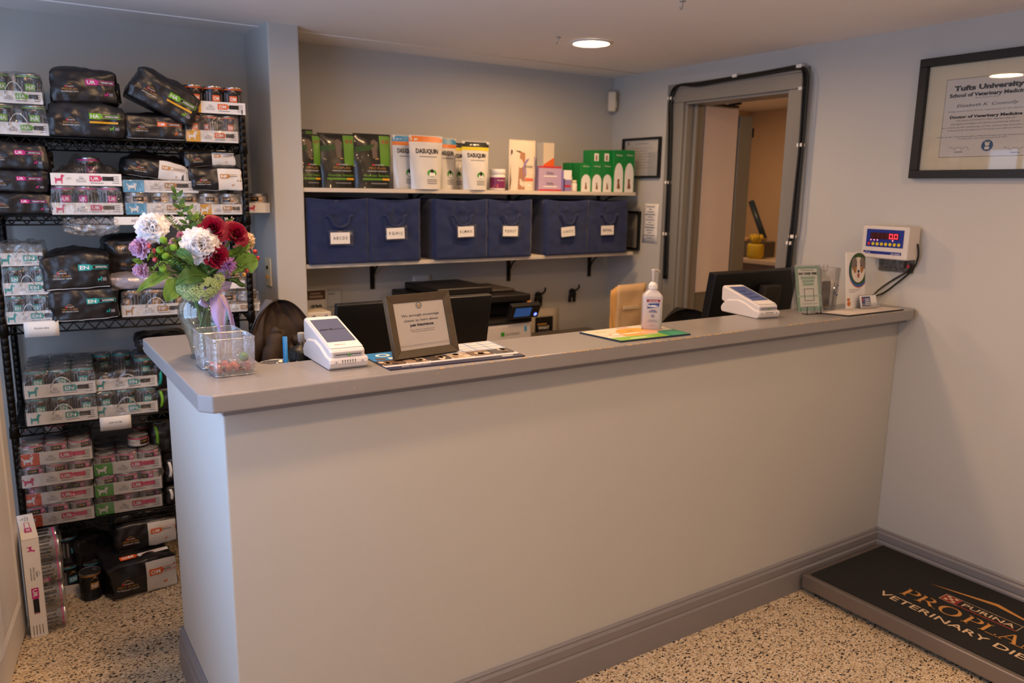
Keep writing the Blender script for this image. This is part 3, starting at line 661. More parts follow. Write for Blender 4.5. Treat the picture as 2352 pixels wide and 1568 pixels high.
case(280, 420, 720, .02, Z3, SC['NFd'], 'NF', 'white tray of NF cans on the middle shelf left of the flowers', 3, 3, rows=2, grp=G('grey can with a tan rim in the tray left of the flowers', 'cans in the tan NF tray'), film_z=TH+.004, seed=15, th=.043, w=.222)
o = put_bag(244, 400, 660, .02, Z3+.1, .05, .24, 43, 'NF', 'flattened silvery wrapped pack on the tan NF tray', style='none', sag=.3); o.data.materials[0] = mat('silvery_film', '9a96a0', .25, metal=.2, bump=.3, bs=40)
o = put_bag(240, 372, 625, .10, Z3+.152, .13, .2, 44, 'NF', 'black NF food bag standing behind the silvery pack', style='none', sag=.1, amp=1.3)
b = MB(); F = plane((0, -.002, 0)); wl = .13; code(b, F, -.045, .086, .018, 'NF', TAN, '', ol=False); b.text(F, 'VETERINARY DIETS', 0, .112, .006, GREYINK, wid=.08); b.text(F, 'PRO PLAN', -.01, .03, .010, GOLD, wid=.05); b.rect(F, .004, .09, .05, .094, WINK)
q = b.build('front_print', o); q.location = (-.005, -.004, 0); KIDS[o.name] = list(o.children)
case(500, 575, 705, .0, Z3, SC['NFc'], 'nf', 'white tray of low cans on the middle shelf right of the flowers', 2, 3, rows=1, grp=G('pale low can in the tray right of the flowers', 'cans in the tray right of the flowers'), film_z=.085, seed=16, w=.155, th=.03, amp=2, mouth=False)
t = case(508, 565, 668, .03, Z3+.087, SC['EN'], 'nf', 'small teal-edged pack on top of the tray right of the flowers', 1, 2, rows=1, th=.03, seed=17, grp=G('pale low can in the small teal-edged pack', None), w=.09)
def sign(px0, py0, px1, py1, txt, label, d=-.008):
    u0, z0 = rk(px0, py1, d); u1, z1 = rk(px1, py0, d); b = MB(); W = u1-u0; Hh = z1-z0
    b.grid(lambda a, c: V((W*a, -.003*math.sin(PI*a)-.002*c, Hh*c)), 6, 2, WPAPER); F = plane((0, -.0035, 0)); b.text(F, txt, W*.5, Hh*.5, .006, INK, wid=W*.4, w=.001)
    t = b.build('shelf_sign', solid=.0006); t.matrix_world = RACK @ T(u0, d, z0); tag(t, label, 'sign')
sign(57, 735, 134, 775, 'PLAN EN', 'white paper sign reading PLAN EN hanging from the middle shelf')
sign(231, 951, 300, 990, 'LOW FAT EN', 'white paper sign hanging from the fourth shelf near the counter')
# --- fourth shelf
case(62, 213, 972, -.005, Z4, SC['EN'], 'EN', 'lower white EN tray of the left pair on the fourth shelf', 3, 4, rows=4, grp=G('grey can with a teal rim in the lower left tray of the fourth shelf', 'cans in the lower left fourth-shelf tray'), film_z=TH+.004, seed=18, w=.222, th=.047)
case(56, 210, 905, -.008, Z4+CP+.001, SC['EN'], 'EN', 'upper white EN tray of the left pair on the fourth shelf, twelve cans showing', 3, 4, grp=G('grey can with a teal rim in the upper left tray of the fourth shelf', 'cans in the upper left fourth-shelf tray'), film_z=TH+.004, seed=19, w=.222, th=.047)
case(215, 356, 942, .01, Z4, SC['EN'], 'EN', 'lower white EN tray of the right pair on the fourth shelf', 3, 4, rows=2, grp=G('grey can with a teal rim in the lower right tray of the fourth shelf', 'cans in the lower right fourth-shelf tray'), film_z=TH+.004, seed=20, w=.215, th=.043)
case(213, 356, 884, .01, Z4+CP+.001, SC['EN'], 'EN', 'upper white EN tray of the right pair, half emptied with loose film', 3, 4, skip={(0, 0), (1, 0), (2, 0), (0, 1), (1, 1), (0, 2), (1, 2)}, grp=G('grey can with a teal rim left at the back of the half emptied tray', 'cans left in the half emptied tray'), film_z=.075, seed=21, w=.215, th=.043, amp=3.5)
def upright(px0, px1, py0, py1, d, z, seed, stripe, label, dep=.2, rz=0):
    u0, _ = rk(px0, py1, d); u1, _ = rk(px1, py1, d); _, zt = rk((px0+px1)/2, py0, d); o = make_bag(u1-u0, max(.05, zt-z), dep, seed, 'EN', style='none', amp=1.2)
    b = MB(); F = plane((-(u1-u0)/2*.82, -.0125, .0)); hh = max(.05, zt-z)
    b.grid(lambda a, c: V((-(u1-u0)/2*.90+.010*a+.006*math.sin(c*3), -.004-.007*math.sin(PI*c), hh*(.14+.7*c))), 1, 8, stripe); b.build('coloured_stripe', o, solid=.001); KIDS[o.name] = list(o.children)
    o.matrix_world = RACK @ T((u0+u1)/2, d, z) @ RZ(rz); tag(o, label, 'pet food bag')
upright(362, 455, 885, 936, .02, Z4, 51, LIME, 'black bag with a lime stripe, lower one beside the counter end on the fourth shelf')
upright(358, 455, 830, 884, .02, Z4+.085, 52, TEAL, 'black bag with a teal stripe, upper one beside the counter end on the fourth shelf')
upright(322, 430, 778, 838, .14, Z4+.21, 53, WINK, 'black bag piled highest at the back of the fourth shelf', dep=.18)
# --- fifth shelf: low cans
for i, (sch, nm, px) in enumerate((('URo', 'bottom', 52), ('URo', 'second lowest', 50), ('URp', 'second highest', 47), ('URo', 'topmost', 45))):
    case(px, 215, 1200-46*i, [-.002, .006, -.01, -.006][i], Z5+.0775*i, SC[sch], 'ur', nm+' tray of low UR cans in the left stack on the fifth shelf', 3, 4, rows=(2 if i < 3 else 4), th=.047,
         grp=G('low pale can with a pink rim in the %s tray of the left stack' % nm, 'low cans in the %s left tray' % nm), film_z=.080, seed=22+i, w=.228, amp=1.4, mouth=False)
for i, nm in enumerate(('bottom', 'middle', 'top')):
    case(221-2*i, 382, 1177-46*i, [.012, .0, .012][i], Z5+.0775*i, SC['URg'], 'ur', nm+' green-panelled tray of low UR cans in the right stack on the fifth shelf', 3, 4, rows=(2 if i < 2 else 4), th=.047,
         grp=G('low pale can with a pink rim in the %s green-panelled tray' % nm, 'low cans in the %s green-panelled tray' % nm), film_z=.079 if i < 2 else .079, seed=30+i, w=.228, amp=1.4, mouth=False)
u, _ = rk(318, 1016, .06); put_can('ur', RACK @ T(u, .08, Z5+.0775*3+.008), 'loose low can lying on top of the green-panelled stack', yaw=.8)
u, _ = rk(340, 985, .2); put_can('ur', RACK @ T(u-.02, .22, Z5+.0775*3+.008), 'loose low can at the back on the green-panelled stack', yaw=.3)
u, _ = rk(130, 985, .14); put_can('ur', RACK @ T(u, .12, Z5+.0775*4+.005), 'loose low can on the topmost left tray just under the fourth shelf', yaw=1.2)
upright(386, 470, 1110, 1172, .02, Z5, 54, WINK, 'black bag lowest beside the counter end on the fifth shelf')
upright(383, 470, 1046, 1110, .02, Z5+.09, 55, WINK, 'black bag in the middle beside the counter end on the fifth shelf')
upright(352, 450, 960, 1040, .08, Z5+.19, 56, LIME, 'black bag with a lime mark, highest on the fifth shelf')
# --- on the floor
fp = at(105, 1455, 'z', 0)
M = T(-3.035, 1.145, 0) @ RZ(math.radians(2)); t = empty('food_case', M=M, label='white UR case of cans standing on its end on the floor by the half door', cat='case of cans')
b = MB(); hh = .355; wv = .050; dv = .24
b.box(0, wv, 0, .002, 0, hh, CARD); b.box(0, .002, .002, dv, 0, hh, CARD); b.box(0, wv, dv-.002, dv, 0, hh, CARD); b.box(0, wv, 0, dv, hh-.002, hh, CARD); b.box(0, wv, 0, dv, 0, .002, CARD)
F = plane((wv, 0, 0), (0, 0, 1), (-1, 0, 0))
Fv = lambda u, v, w=0: V((v, -w, hh-u))       # read from the top down
beast(b, Fv, .035, .014, .026, MAG); logo(b, Fv, .125, .022, .045, dark=False, full=False); code(b, Fv, .175, .014, .021, 'UR', MAG, '', wl=.05); b.rect(Fv, .215, .016, .265, .033, INK, .0013)
for i in range(4): b.rect(Fv, .31, .008+.009*i, .345, .0105+.009*i, GREYINK)
Ft = lambda u, v, w=0: V((wv-v, u, hh+w)); code(b, Ft, .06, .014, .021, 'UR', MAG, '', wl=.05); logo(b, Ft, .19, .022, .04, dark=False, full=False)
b.build('tray', t, bev=.0006, seg=1)
b = MB()
def SF(a, c):
    z = .004+(hh-.008)*a; x = .05+.062*math.sin(PI*min(1, c*1.0)*.5) if c < .5 else .112
    y = -.003 if c < .5 else -.003+(dv)*(c-.5)*2
    x = .048+.066*min(1, c*2); n = noise.noise(V((x*30, y*30, z*30)))*.004
    return V((x+n*(c >= .5), y-abs(n)*(c < .5), z))
b.grid(SF, 30, 20, FILM); b.build('shrink_wrap', t)
for i in range(4):
    for j in range(2):
        Mc = M @ T(.0035, .042+j*.075, .046+i*.0835) @ RY(PI/2) @ Mx.Diagonal((1.05, 1.05, 1.1, 1)) @ RZ(PI/2)
        put_can('UR', Mc, 'dark can with a pink rim lying in the case that stands on its end', 'cans in the upright floor case', yaw=[.3, 1.1, -.9, .2][i])
q = at(213, 1378, 'z', 0); put_can('NF', T(q.x, q.y+.03, 0) @ Mx.Diagonal((1.0, 1.0, 1.12, 1)), 'single dark NF can standing alone on the speckled floor', yaw=.35)
for o in [o for o in bpy.data.objects if o.get('label', '').startswith('single dark NF')]:
    o.data = o.data.copy()
    for i, m in enumerate(o.data.materials):
        if m == LABG: o.data.materials[i] = LABD
t = tray(T(-2.945, 1.42, 0) @ RZ(-.12), .16, .27, .035, (None, 'CN', SKY), 'small white tray of dark cans on the floor behind the single can', 'dog')
for i in range(2):
    for j in range(3):
        put_can('CN', T(-2.945, 1.42, 0) @ RZ(-.12) @ T(.042+i*.077, .042+j*.079, .003), 'dark can in the small tray on the floor under the rack', 'cans in the floor tray', yaw=.5-i)
for j in range(2):
    put_can('CN', T(-2.945, 1.42, 0) @ RZ(-.12) @ T(.045, .06+j*.08, .109), 'dark can stacked on the others in the floor tray', 'stacked cans over the floor tray', yaw=.8)
def floorbag(x, y, z, w, h, d, seed, scheme, style, label, rz=0, tilt=0, **k):
    o = make_bag(w, h, d, seed, scheme, style=style, **k); o.matrix_world = T(x, y, z) @ RZ(rz) @ RY(tilt); return tag(o, label, 'pet food bag')
floorbag(-2.66, 1.275, 0, .235, .135, .27, 61, 'OM', 'white', 'black and white OM food bag lying on the speckled floor at the front', rz=.12, tilt=-.0, sag=.1)
q = [o for o in bpy.data.objects if 'lying on the speckled floor' in o.get('label', '')][0]
b = MB(); F = lambda u, v, w=0: V((u, .012+v*.9, .1335-.00*v+w+.004+.004*math.sin(v*20)))
code(b, F, -.07, .02, .03, 'OM', ORG, '', ol=False); b.rect(F, -.008, .022, .1, .046, WINK, .001, 6); b.text(F, 'OVERWEIGHT', .045, .03, .008, ORG, wid=.08, w=.002); b.build('top_print', q); KIDS[q.name] = list(q.children)
floorbag(-2.63, 1.37, .142, .22, .105, .25, 62, 'OM', 'white', 'black and white OM food bag piled second from the floor', rz=.0, sag=.08)
o = floorbag(-2.63, 1.40, .25, .22, .028, .22, 63, 'OM', 'none', 'black OM food bag flattened on top of the floor pile under the fifth shelf', rz=.05)
b = MB(); F = plane((0, -.004, 0)); code(b, F, -.06, .006, .014, 'OM', ORG, '', ol=False); b.rect(F, -.03, .008, .07, .017, PINK); b.build('front_print', o); KIDS[o.name] = list(o.children)
floorbag(-2.80, 1.45, 0, .14, .20, .2, 64, 'OM', 'none', 'black food bag slumped behind the front OM bag beside the dark cans', rz=.5)
# ------------------------------------------------------------------ wall shelves behind the desk
SHELFM = mat('cream_shelf_laminate', 'cfc6b8', .5)
SY = 1.50
SU, SL = 1.512, 1.192
for z, lab in ((SU, 'upper cream wall shelf carrying treats and supplements'), (SL, 'lower cream wall shelf carrying the blue fabric bins')):
    b = MB(); b.box(-1.925, -.09, SY, YB, z-.018, z, SHELFM); t = b.build('wall_shelf', bev=.002); tag(t, lab, 'shelf')
BRK = mat('dark_bracket_metal', '1e1a17', .5, metal=.4)
for (x, z, lab) in ((-1.28, SU-.018, 'under the upper shelf behind the second blue bin'), (-.702, SU-.018, 'under the upper shelf behind the fourth blue bin'), (-.09, SU-.018, 'under the right end of the upper shelf'), (-1.49, SL-.018, 'under the lower shelf near the desk monitor'), (-.698, SL-.018, 'under the middle of the lower shelf'), (-.14, SL-.018, 'under the right end of the lower shelf')):
    b = MB(); b.box(-.011, .011, -.006, 0, -.145, 0, BRK); b.box(-.011, .011, -.25, 0, -.005, 0, BRK)
    b.tube([(0, -.006-.16*(1-math.cos(a)), -.12+.118*math.sin(a)) for a in [PI/2*i/8 for i in range(9)]], .005, BRK, 6)
    t = b.build('shelf_bracket'); t.location = (x, YB, z); tag(t, 'dark curved metal bracket '+lab, 'bracket', None)
def X(px, py, y=SY): return at(px, py, 'y', y)
BIN = mat('navy_bin_fabric', '1b2a55', .9, bump=.25, bs=350, var=.08, vs=10, sheen=.2)
BINB = mat('teal_blue_bin_fabric', '2a4566', .85, bump=.2, bs=350, sheen=.2)
bins = [(712, 847, 'A B C D E', 'leftmost', 778), (848, 965, 'F G H I J', 'second', 905), (1000, 1118, 'K L M N O', 'third', 1066), (1120, 1219, 'P Q R S T', 'fourth', 1168), (1254, 1348, 'U V W X Y Z', 'fifth', 1300), (1349, 1437, 'RETAIL', 'rightmost', 1390)]
for i, (a, c, txt, nm, lc) in enumerate(bins):
    yf = SY-.015; p0 = X(a, 590, yf); p1 = X(c, 590, yf); W = p1.x-p0.x; Hb = .278; D = .29
    t = empty('storage_bin', (p0.x, yf, SL+.001), label=nm+' of the six blue fabric bins on the lower wall shelf', cat='storage bin', group='blue fabric bins on the lower shelf')
    b = MB(); sd = i*2.7
    def side(P0, ux, L, out, am=1):
        def Q(u, v):
            p = V(P0)+V(ux)*L*u; z = Hb*v; e = math.sin(PI*u)
            sag = -.010*e*(v > .97)*am
            nb = noise.noise(V((u*5+sd, v*7, sd)))*.006+.010*e*math.exp(-((v-.83)/.06)**2)*noise.noise(V((u*9, v*20+sd, 3)))*1.5-.006*e*math.exp(-((v-.72)/.05)**2)
            p = p+V(out)*nb*am; p.z = z+sag; return p
        return Q
    b.grid(side((0, 0, 0), (1, 0, 0), W, (0, -1, 0)), 24, 28, BIN)
    b.grid(side((0, D, 0), (0, -1, 0), D, (-1, 0, 0), .5), 10, 12, BIN); b.grid(side((W, 0, 0), (0, 1, 0), D, (1, 0, 0), .5), 10, 12, BIN)
    b.grid(side((W, D, 0), (-1, 0, 0), W, (0, 1, 0), .3), 6, 6, BIN); b.box(.002, W-.002, .002, D-.002, 0, .004, BIN)
    b.build('fabric_body', t, solid=.003)
    b = MB(); F = plane((0, -.008, 0)); cx = W*.5; hw = W*.2
    b.tube(path3([(cx-hw*1.1, -.006, Hb*.73), (cx-hw*.8, -.012, Hb*.71), (cx-hw*.55, -.016, Hb*.60), (cx, -.018, Hb*.56), (cx+hw*.55, -.016, Hb*.60), (cx+hw*.8, -.012, Hb*.71), (cx+hw*1.1, -.006, Hb*.73)], 4), .005, BIN, 6)
    b.build('strap_handle', t)
    q = X(lc, 530, yf); u = q.x-p0.x; zl = at(lc, [546, 535, 531, 530, 531, 528][i], 'y', yf).z-SL
    b = MB(); F = plane((0, -.0135, 0)); wl, hl = .052, .026; r = [0, .03, .03, -.02, .08, .02][i]
    ux = (math.cos(r), 0, math.sin(r)); uy = (-math.sin(r), 0, math.cos(r)); F = plane((u, -.0205, zl), ux, uy)
    if i in (0, 1, 2, 3): b.rect(F, -wl*.98, -hl*1.25, wl*1.12, hl*1.2, FILM, -.003)
    b.rect(F, -wl*.86, -hl*.98, wl*.80, hl*.88, WPAPER, 0); b.text(F, txt, -wl*.03, -.007, .013, INK, wid=wl*1.2, w=.0008, bold=.01)
    b.build('label_card', t)
# ------------------------------------------------------------------ products on the upper shelf
def pouch(px0, px1, ytop, ybot, y, front, name, label, thick=.06, fn=None, taper=0, seed=0, cat='pouch', group=None):
    p0 = at(px0, ybot, 'y', y); p1 = at(px1, ybot, 'y', y); zt = at((px0+px1)/2, ytop, 'y', y).z; W = p1.x-p0.x; Hh = zt-SU
    t = empty(name, ((p0.x+p1.x)/2, y, SU+.001), label=label, cat=cat, group=group)
    def F(u, v, w=0):
        a = max(-1, min(1, 2*u/W)); s = v/Hh; th = thick*.5*(1-s)**.55*(1-abs(a)**3)
        n = noise.noise(V((u*22+seed, v*18, seed)))*.004
        return V((u*(1+taper*(s-.5)), -th-w+n, v))
    b = MB(); b.grid(lambda a, c: F((a-.5)*W, c*Hh), 14, 14, front)
    b.grid(lambda a, c: V(((.5-a)*W*(1+taper*(c-.5)), thick*.5*(1-c)**.55*(1-abs(2*a-1)**3)+noise.noise(V((-(a-.5)*W*22+seed, c*Hh*18, seed)))*.004+.0006, c*Hh)), 14, 14, front)
    b.grid(lambda a, c: V(((a-.5)*W, (c-.5)*thick*(1-abs(2*a-1)**3), 0)), 14, 2, front)
    if fn: fn(b, F, W, Hh)
    b.build('pouch', t)
    b = MB(); b.box(-W*.49*(1+taper*.5), W*.49*(1+taper*.5), -.0022, .0022, Hh-.012, Hh, front); b.build('top_seal', t); return t
LIMEP = mat('bright_green_print', '5c8f28', .4); DKG = mat('dark_green_print', '0f1a10', .35); BRN = mat('brown_print', '8a5a34', .5)
BLK = mat('black_pouch_film', '14140f', .3, coat=.3)
def gs(b, F, W, Hh):
    b.rect(F, W*.18, Hh*.42, W*.48, Hh*.97, LIMEP, .0006, 4, 6)
    b.grid(lambda a, c: F(-W*.45+W*.6*a, Hh*(.66+.10*c+.06*a), .0008), 6, 3, mat('leaf_green_glow', '244a18', .5))
    b.poly(F, [(-W*.02, Hh*.55), (W*.10, Hh*.55), (W*.10, Hh*.74), (W*.14, Hh*.84), (W*.04, Hh*.9), (-.01, Hh*.86), (-W*.04, Hh*.72)], mat('dog_grey_print', '6a5a4c', .6), .0014)
    for q in (.28, .40): b.disc(F, W*q, Hh*.86, W*.05, BRN, .0014)
    b.poly(F, [(-W*.47, Hh*.40), (W*.12, Hh*.54), (W*.48, Hh*.40), (W*.48, 0.004), (-W*.47, 0.004)], BLK, .0010)
    b.poly(F, [(-W*.47, Hh*.40), (W*.12, Hh*.54), (W*.48, Hh*.40), (W*.48, Hh*.42), (W*.12, Hh*.56), (-W*.47, Hh*.42)], GOLD, .0016)
    b.rect(F, -W*.05, Hh*.415, W*.02, Hh*.445, RED, .0018); b.text(F, 'PURINA', W*.16, Hh*.42, Hh*.025, WINK, wid=W*.25, w=.002)
    b.text(F, 'PRO PLAN', W*.1, Hh*.35, Hh*.045, GOLD, wid=W*.46, w=.002); b.text(F, 'VETERINARY SUPPLEMENTS', W*.1, Hh*.305, Hh*.022, WINK, wid=W*.56, w=.002)
    b.text(F, 'Gentle Snacks', W*.08, Hh*.215, Hh*.045, LIMEP, wid=W*.72, w=.002, bold=.02)
    b.rect(F, -W*.3, Hh*.15, W*.22, Hh*.185, LIMEP, .0016, 4); b.rect(F, W*.22, Hh*.15, W*.45, Hh*.185, YEL, .0016, 2); b.rect(F, -W*.1, Hh*.08, W*.35, Hh*.1, GREYINK, .0016, 4)
pouch(678, 738, 308, 424, 1.56, BLK, 'treat_pouch', 'black and green treat pouch half hidden by the column', fn=gs, seed=1)
pouch(669, 721, 297, 418, 1.68, BLK, 'treat_pouch', 'green and black treat pouch standing behind, next to the column', fn=gs, seed=2)
pouch(731, 815, 307, 425, 1.57, BLK, 'treat_pouch', 'black and green treat pouch of gentle snacks, left of the two full ones', fn=gs, seed=3)
pouch(812, 897, 308, 426, 1.57, BLK, 'treat_pouch', 'black and green treat pouch of gentle snacks beside the white pouches', fn=gs, seed=4)
WPO = mat('white_pouch_film', 'd6d4d0', .28, coat=.3); ORB = mat('orange_band_print', 'd9762f', .4); BLU = mat('blue_band_print', '2f86b4', .4); YB_ = mat('yellow_band_print', 'd8c427', .4)
def das(top, band):
    def fn(b, F, W, Hh):
        b.rect(F, -W*.5, Hh*.88, W*.5, Hh*.985, top, .0008, 8); b.rect(F, -W*.5, Hh*.81, W*.5, Hh*.88, band, .0008, 8)
        b.text(F, 'DASUQUIN', 0, Hh*.67, Hh*.085, INK, wid=W*.68, w=.0016, bold=.03); b.rect(F, -W*.25, Hh*.60, W*.3, Hh*.615, GREYINK, .001, 5)
        b.disc(F, W*.12, Hh*.30, W*.15, GRN, .0012, ry=Hh*.07); b.disc(F, W*.12, Hh*.33, W*.05, INK, .0022, ry=Hh*.05)
        b.poly(F, [(W*.02, Hh*.24), (W*.24, Hh*.24), (W*.2, Hh*.31), (W*.04, Hh*.31)], WINK, .0024)
        for k in range(3): b.rect(F, -W*.05, Hh*(.17-.035*k), W*.3, Hh*(.185-.035*k), GREYINK, .001, 3)
    return fn
pouch(903, 955, 311, 427, 1.58, WPO, 'supplement_pouch', 'white joint supplement pouch with blue and orange top, left end behind the front one', fn=das(BLU, ORB), seed=5, taper=.1)
pouch(942, 1014, 312, 431, 1.515, WPO, 'supplement_pouch', 'white joint supplement pouch with orange top, standing foremost', fn=das(ORB, WPO), seed=6, taper=.14)
pouch(1000, 1046, 318, 429, 1.60, WPO, 'supplement_pouch', 'white joint supplement pouch with blue and orange top, behind right of the foremost', fn=das(BLU, ORB), seed=7, taper=.1)
pouch(1022, 1066, 326, 430, 1.68, WPO, 'supplement_pouch', 'white joint supplement pouch with black and yellow top, mostly hidden', fn=das(INK, YB_), seed=8, taper=.1)
pouch(1062, 1120, 325, 432, 1.52, WPO, 'supplement_pouch', 'white joint supplement pouch with black and yellow top, in full view', fn=das(INK, YB_), seed=9, taper=.16)
LIL = mat('lilac_print', '8f7fb4', .5); CRM = mat('cream_carton', 'd8cdb8', .5)
def chews(b, F, W, Hh):
    D1 = mat('dark_brown_print', '4a3428', .6); D2 = mat('tan_brown_print', 'a8795a', .6)
    b.poly(F, [(-W*.48, .004), (-W*.02, .004), (W*.0, Hh*.35), (-W*.1, Hh*.78), (-W*.44, Hh*.80)], D1, .001)
    b.poly(F, [(-W*.25, Hh*.02), (0, .005), (W*.06, Hh*.74), (-W*.12, Hh*.78), (-W*.2, Hh*.4)], D2, .0014)
    b.poly(F, [(-W*.08, .004), (W*.42, .004), (W*.46, Hh*.68), (W*.1, Hh*.62), (-W*.04, Hh*.5)], LIL, .0018)
    b.text(F, 'Daily', W*.2, Hh*.46, Hh*.05, NAVY, wid=W*.3, w=.0024); b.text(F, 'CHEWS', W*.2, Hh*.34, Hh*.05, WINK, wid=W*.36, w=.0024)
    b.rect(F, W*.03, Hh*.19, W*.36, Hh*.25, mat('salmon_print', 'd8705a', .5), .0022); b.rect(F, W*.1, Hh*.09, W*.25, Hh*.12, WINK, .0022)
pouch(1168, 1228, 322, 430, 1.56, mat('cream_pouch_film', 'dcd0ba', .35), 'chew_pouch', 'tall cream and lilac pouch picturing a brown dog', fn=chews, seed=10, thick=.05)
# supplement jar
p = at(1146, 426, 'y', 1.54); t = empty('supplement_jar', M=T(p.x, 1.555, SU+.001) @ Mx.Diagonal((1, 1, 1.22, 1)), label='purple and orange labelled white jar between the pouches on the upper shelf', cat='jar')
b = MB(); b.lathe([(.036, 0), (.038, .003), (.038, .058), (.035, .062)], WHITE, 28); F = lambda u, v, w=0: V(((.0383+w)*math.sin(u/.0383), -(.0383+w)*math.cos(u/.0383), v))
b.rect(F, -.1, .008, .1, .050, mat('plum_print', '7c2c5c', .4), .0004, 30); b.poly(F, [(-.02, .009)]+[(-.02+.045*math.cos(a)*1+.02, .009+.016*math.sin(a)) for a in [PI-PI*i/8 for i in range(9)]], ORG, .0012); b.text(F, 'Probiotic', 0, .036, .006, WINK, wid=.04, w=.0012); b.build('jar_body', t)
b = MB(); b.lathe([(.037, .062), (.039, .064), (.039, .080), (.037, .082), (.0001, .082)], WHITE, 28); b.build('lid', t)
def carton(px0, px1, ytop, ybot, y, z, col, name, label, dep=.05, fn=None, cat='box', group=None, side=None):
    p0 = at(px0, ybot, 'y', y); p1 = at(px1, ybot, 'y', y); z1 = at((px0+px1)/2, ytop, 'y', y).z; W = p1.x-p0.x; Hh = z1-z
    b = MB(); b.box(0, W, 0, dep, 0, Hh, col); F = plane((0, 0, 0))
    if side: b.rect(plane((0, dep, 0), (0, -1, 0)), 0, 0, dep, Hh, side, .0004)
    if fn: fn(b, F, W, Hh)
    t = b.build(name, bev=.0008, seg=1); t.location = (p0.x, y, z+.0005); return tag(t, label, cat, group)
def f_or(b, F, W, Hh):
    b.poly(F, [(0, 0), (W, 0), (W, Hh*.7), (0, Hh*.55)], ORG); b.text(F, 'Relax', W*.5, Hh*.42, Hh*.06, NAVY, wid=W*.6); b.rect(F, W*.2, Hh*.2, W*.8, Hh*.24, WINK, .001)
carton(1247, 1271, 328, 430, 1.64, SU, CRM, 'supplement_box', 'tall cream and orange carton behind the pink boxes', fn=f_or, side=WPAPER, dep=.06)
def f_pk(b, F, W, Hh):
    b.rect(F, 0, 0, W, Hh*.07, RED); b.rect(F, 0, Hh*.93, W, Hh, RED)
    for k in (0, 1): b.text(F, 'Daily', W*.5, Hh*(.68-.42*k), Hh*.1, NAVY, wid=W*.3); b.rect(F, W*.2, Hh*(.58-.42*k), W*.8, Hh*(.62-.42*k), WINK, .001)
carton(1237, 1289, 382, 430, 1.55, SU, mat('lilac_carton', 'b5a0bd', .5), 'chew_box', 'wide lilac carton with red edges beside the tall cream pouch', fn=f_pk, dep=.11, side=mat('lilac_carton_side', '9d89ad', .5))
carton(1222, 1238, 388, 430, 1.60, SU, LIL, 'small_box', 'narrow lilac carton squeezed between pouch and wide box', dep=.06)
def f_sm(b, F, W, Hh): b.rect(F, 0, Hh*.55, W, Hh, WINK); b.rect(F, W*.1, Hh*.2, W*.9, Hh*.3, RED, .001); b.rect(F, 0, 0, W*.15, Hh*.6, NAVY, .001)
carton(1294, 1312, 391, 431, 1.53, SU, LIL, 'small_box', 'small white and purple carton right of the lilac box', fn=f_sm, dep=.03)
p = at(1321, 431, 'y', 1.55); t = empty('pill_bottle', (p.x, 1.56, SU+.001), label='small cream bottle left of the green cartons', cat='bottle')
b = MB(); b.lathe([(.015, 0), (.016, .002), (.016, .038), (.012, .043)], WHITE, 20); b.build('bottle_body', t); b = MB(); b.lathe([(.013, .041), (.013, .056), (.0001, .057)], CRM, 20); b.build('cap', t)
GBX = mat('green_carton', '14803a', .45)
def f_gr(big):
    def fn(b, F, W, Hh):
        hh = Hh*(.72 if big else .62); pts = [(W*.06, 0), (W*.94, 0), (W*.94, hh*.55)]+[(W*.5+W*.44*math.cos(a), hh*.55+hh*.42*math.sin(a)) for a in [PI*i/10 for i in range(1, 10)]]+[(W*.06, hh*.55)]
        b.poly(F, pts, WINK, .0008); b.text(F, 'Dentistix' if 0 else 'GREENIES' if 0 else 'Chews', W*.5, Hh*.86, Hh*.045, WINK, wid=W*.6)
        beast(b, F, W*.5, Hh*.08, Hh*.28 if 0 else W*.4, BRN, [(-.5, 0), (-.45, .7), (-.3, 1.5), (-.45, 1.9), (-.3, 2.3), (.2, 2.3), (.35, 1.9), (.25, 1.5), (.55, .6), (.6, 0)] if big else [(-.3, 0), (-.3, .6), (-.2, 1.2), (-.3, 1.5), (.1, 1.6), (.15, 1.1), (.35, .5), (.35, 0)], .0014)
    return fn
for a, c, yt, yb_, y, z, big, lab in ((1333, 1357, 374, 431, 1.54, SU, 0, 'green and white carton at the left of the green group'), (1310, 1333, 374, 412, 1.62, SU, 0, 'green carton behind the small cream bottle'),
        (1358, 1382, 374, 432, 1.53, SU, 0, 'small green and white dog carton, left of the middle pair'), (1383, 1405, 374, 432, 1.53, SU, 0, 'small green and white dog carton, right of the middle pair'),
        (1408, 1431, 345, 434, 1.52, SU, 1, 'tall green carton picturing a brown dog, left of the tall pair'), (1432, 1455, 345, 434, 1.52, SU, 1, 'tall green carton picturing a brown dog, right end of the upper shelf')):
    carton(a, c, yt, yb_, y, z, GBX, 'green_carton', lab, fn=f_gr(big), dep=.07)
for a, c, lab in ((1358, 1380, 'dark green carton stacked on the middle pair, left one'), (1381, 1404, 'dark green carton stacked on the middle pair, right one')):
    z = at(1370, 374, 'y', 1.53).z
    carton(a, c, 345, 374, 1.54, z, GBX, 'green_carton', lab, fn=lambda b, F, W, Hh: (b.rect(F, W*.3, Hh*.15, W*.75, Hh*.75, WINK), b.rect(F, W*.45, Hh*.2, W*.6, Hh*.6, BRN, .001)), dep=.07)
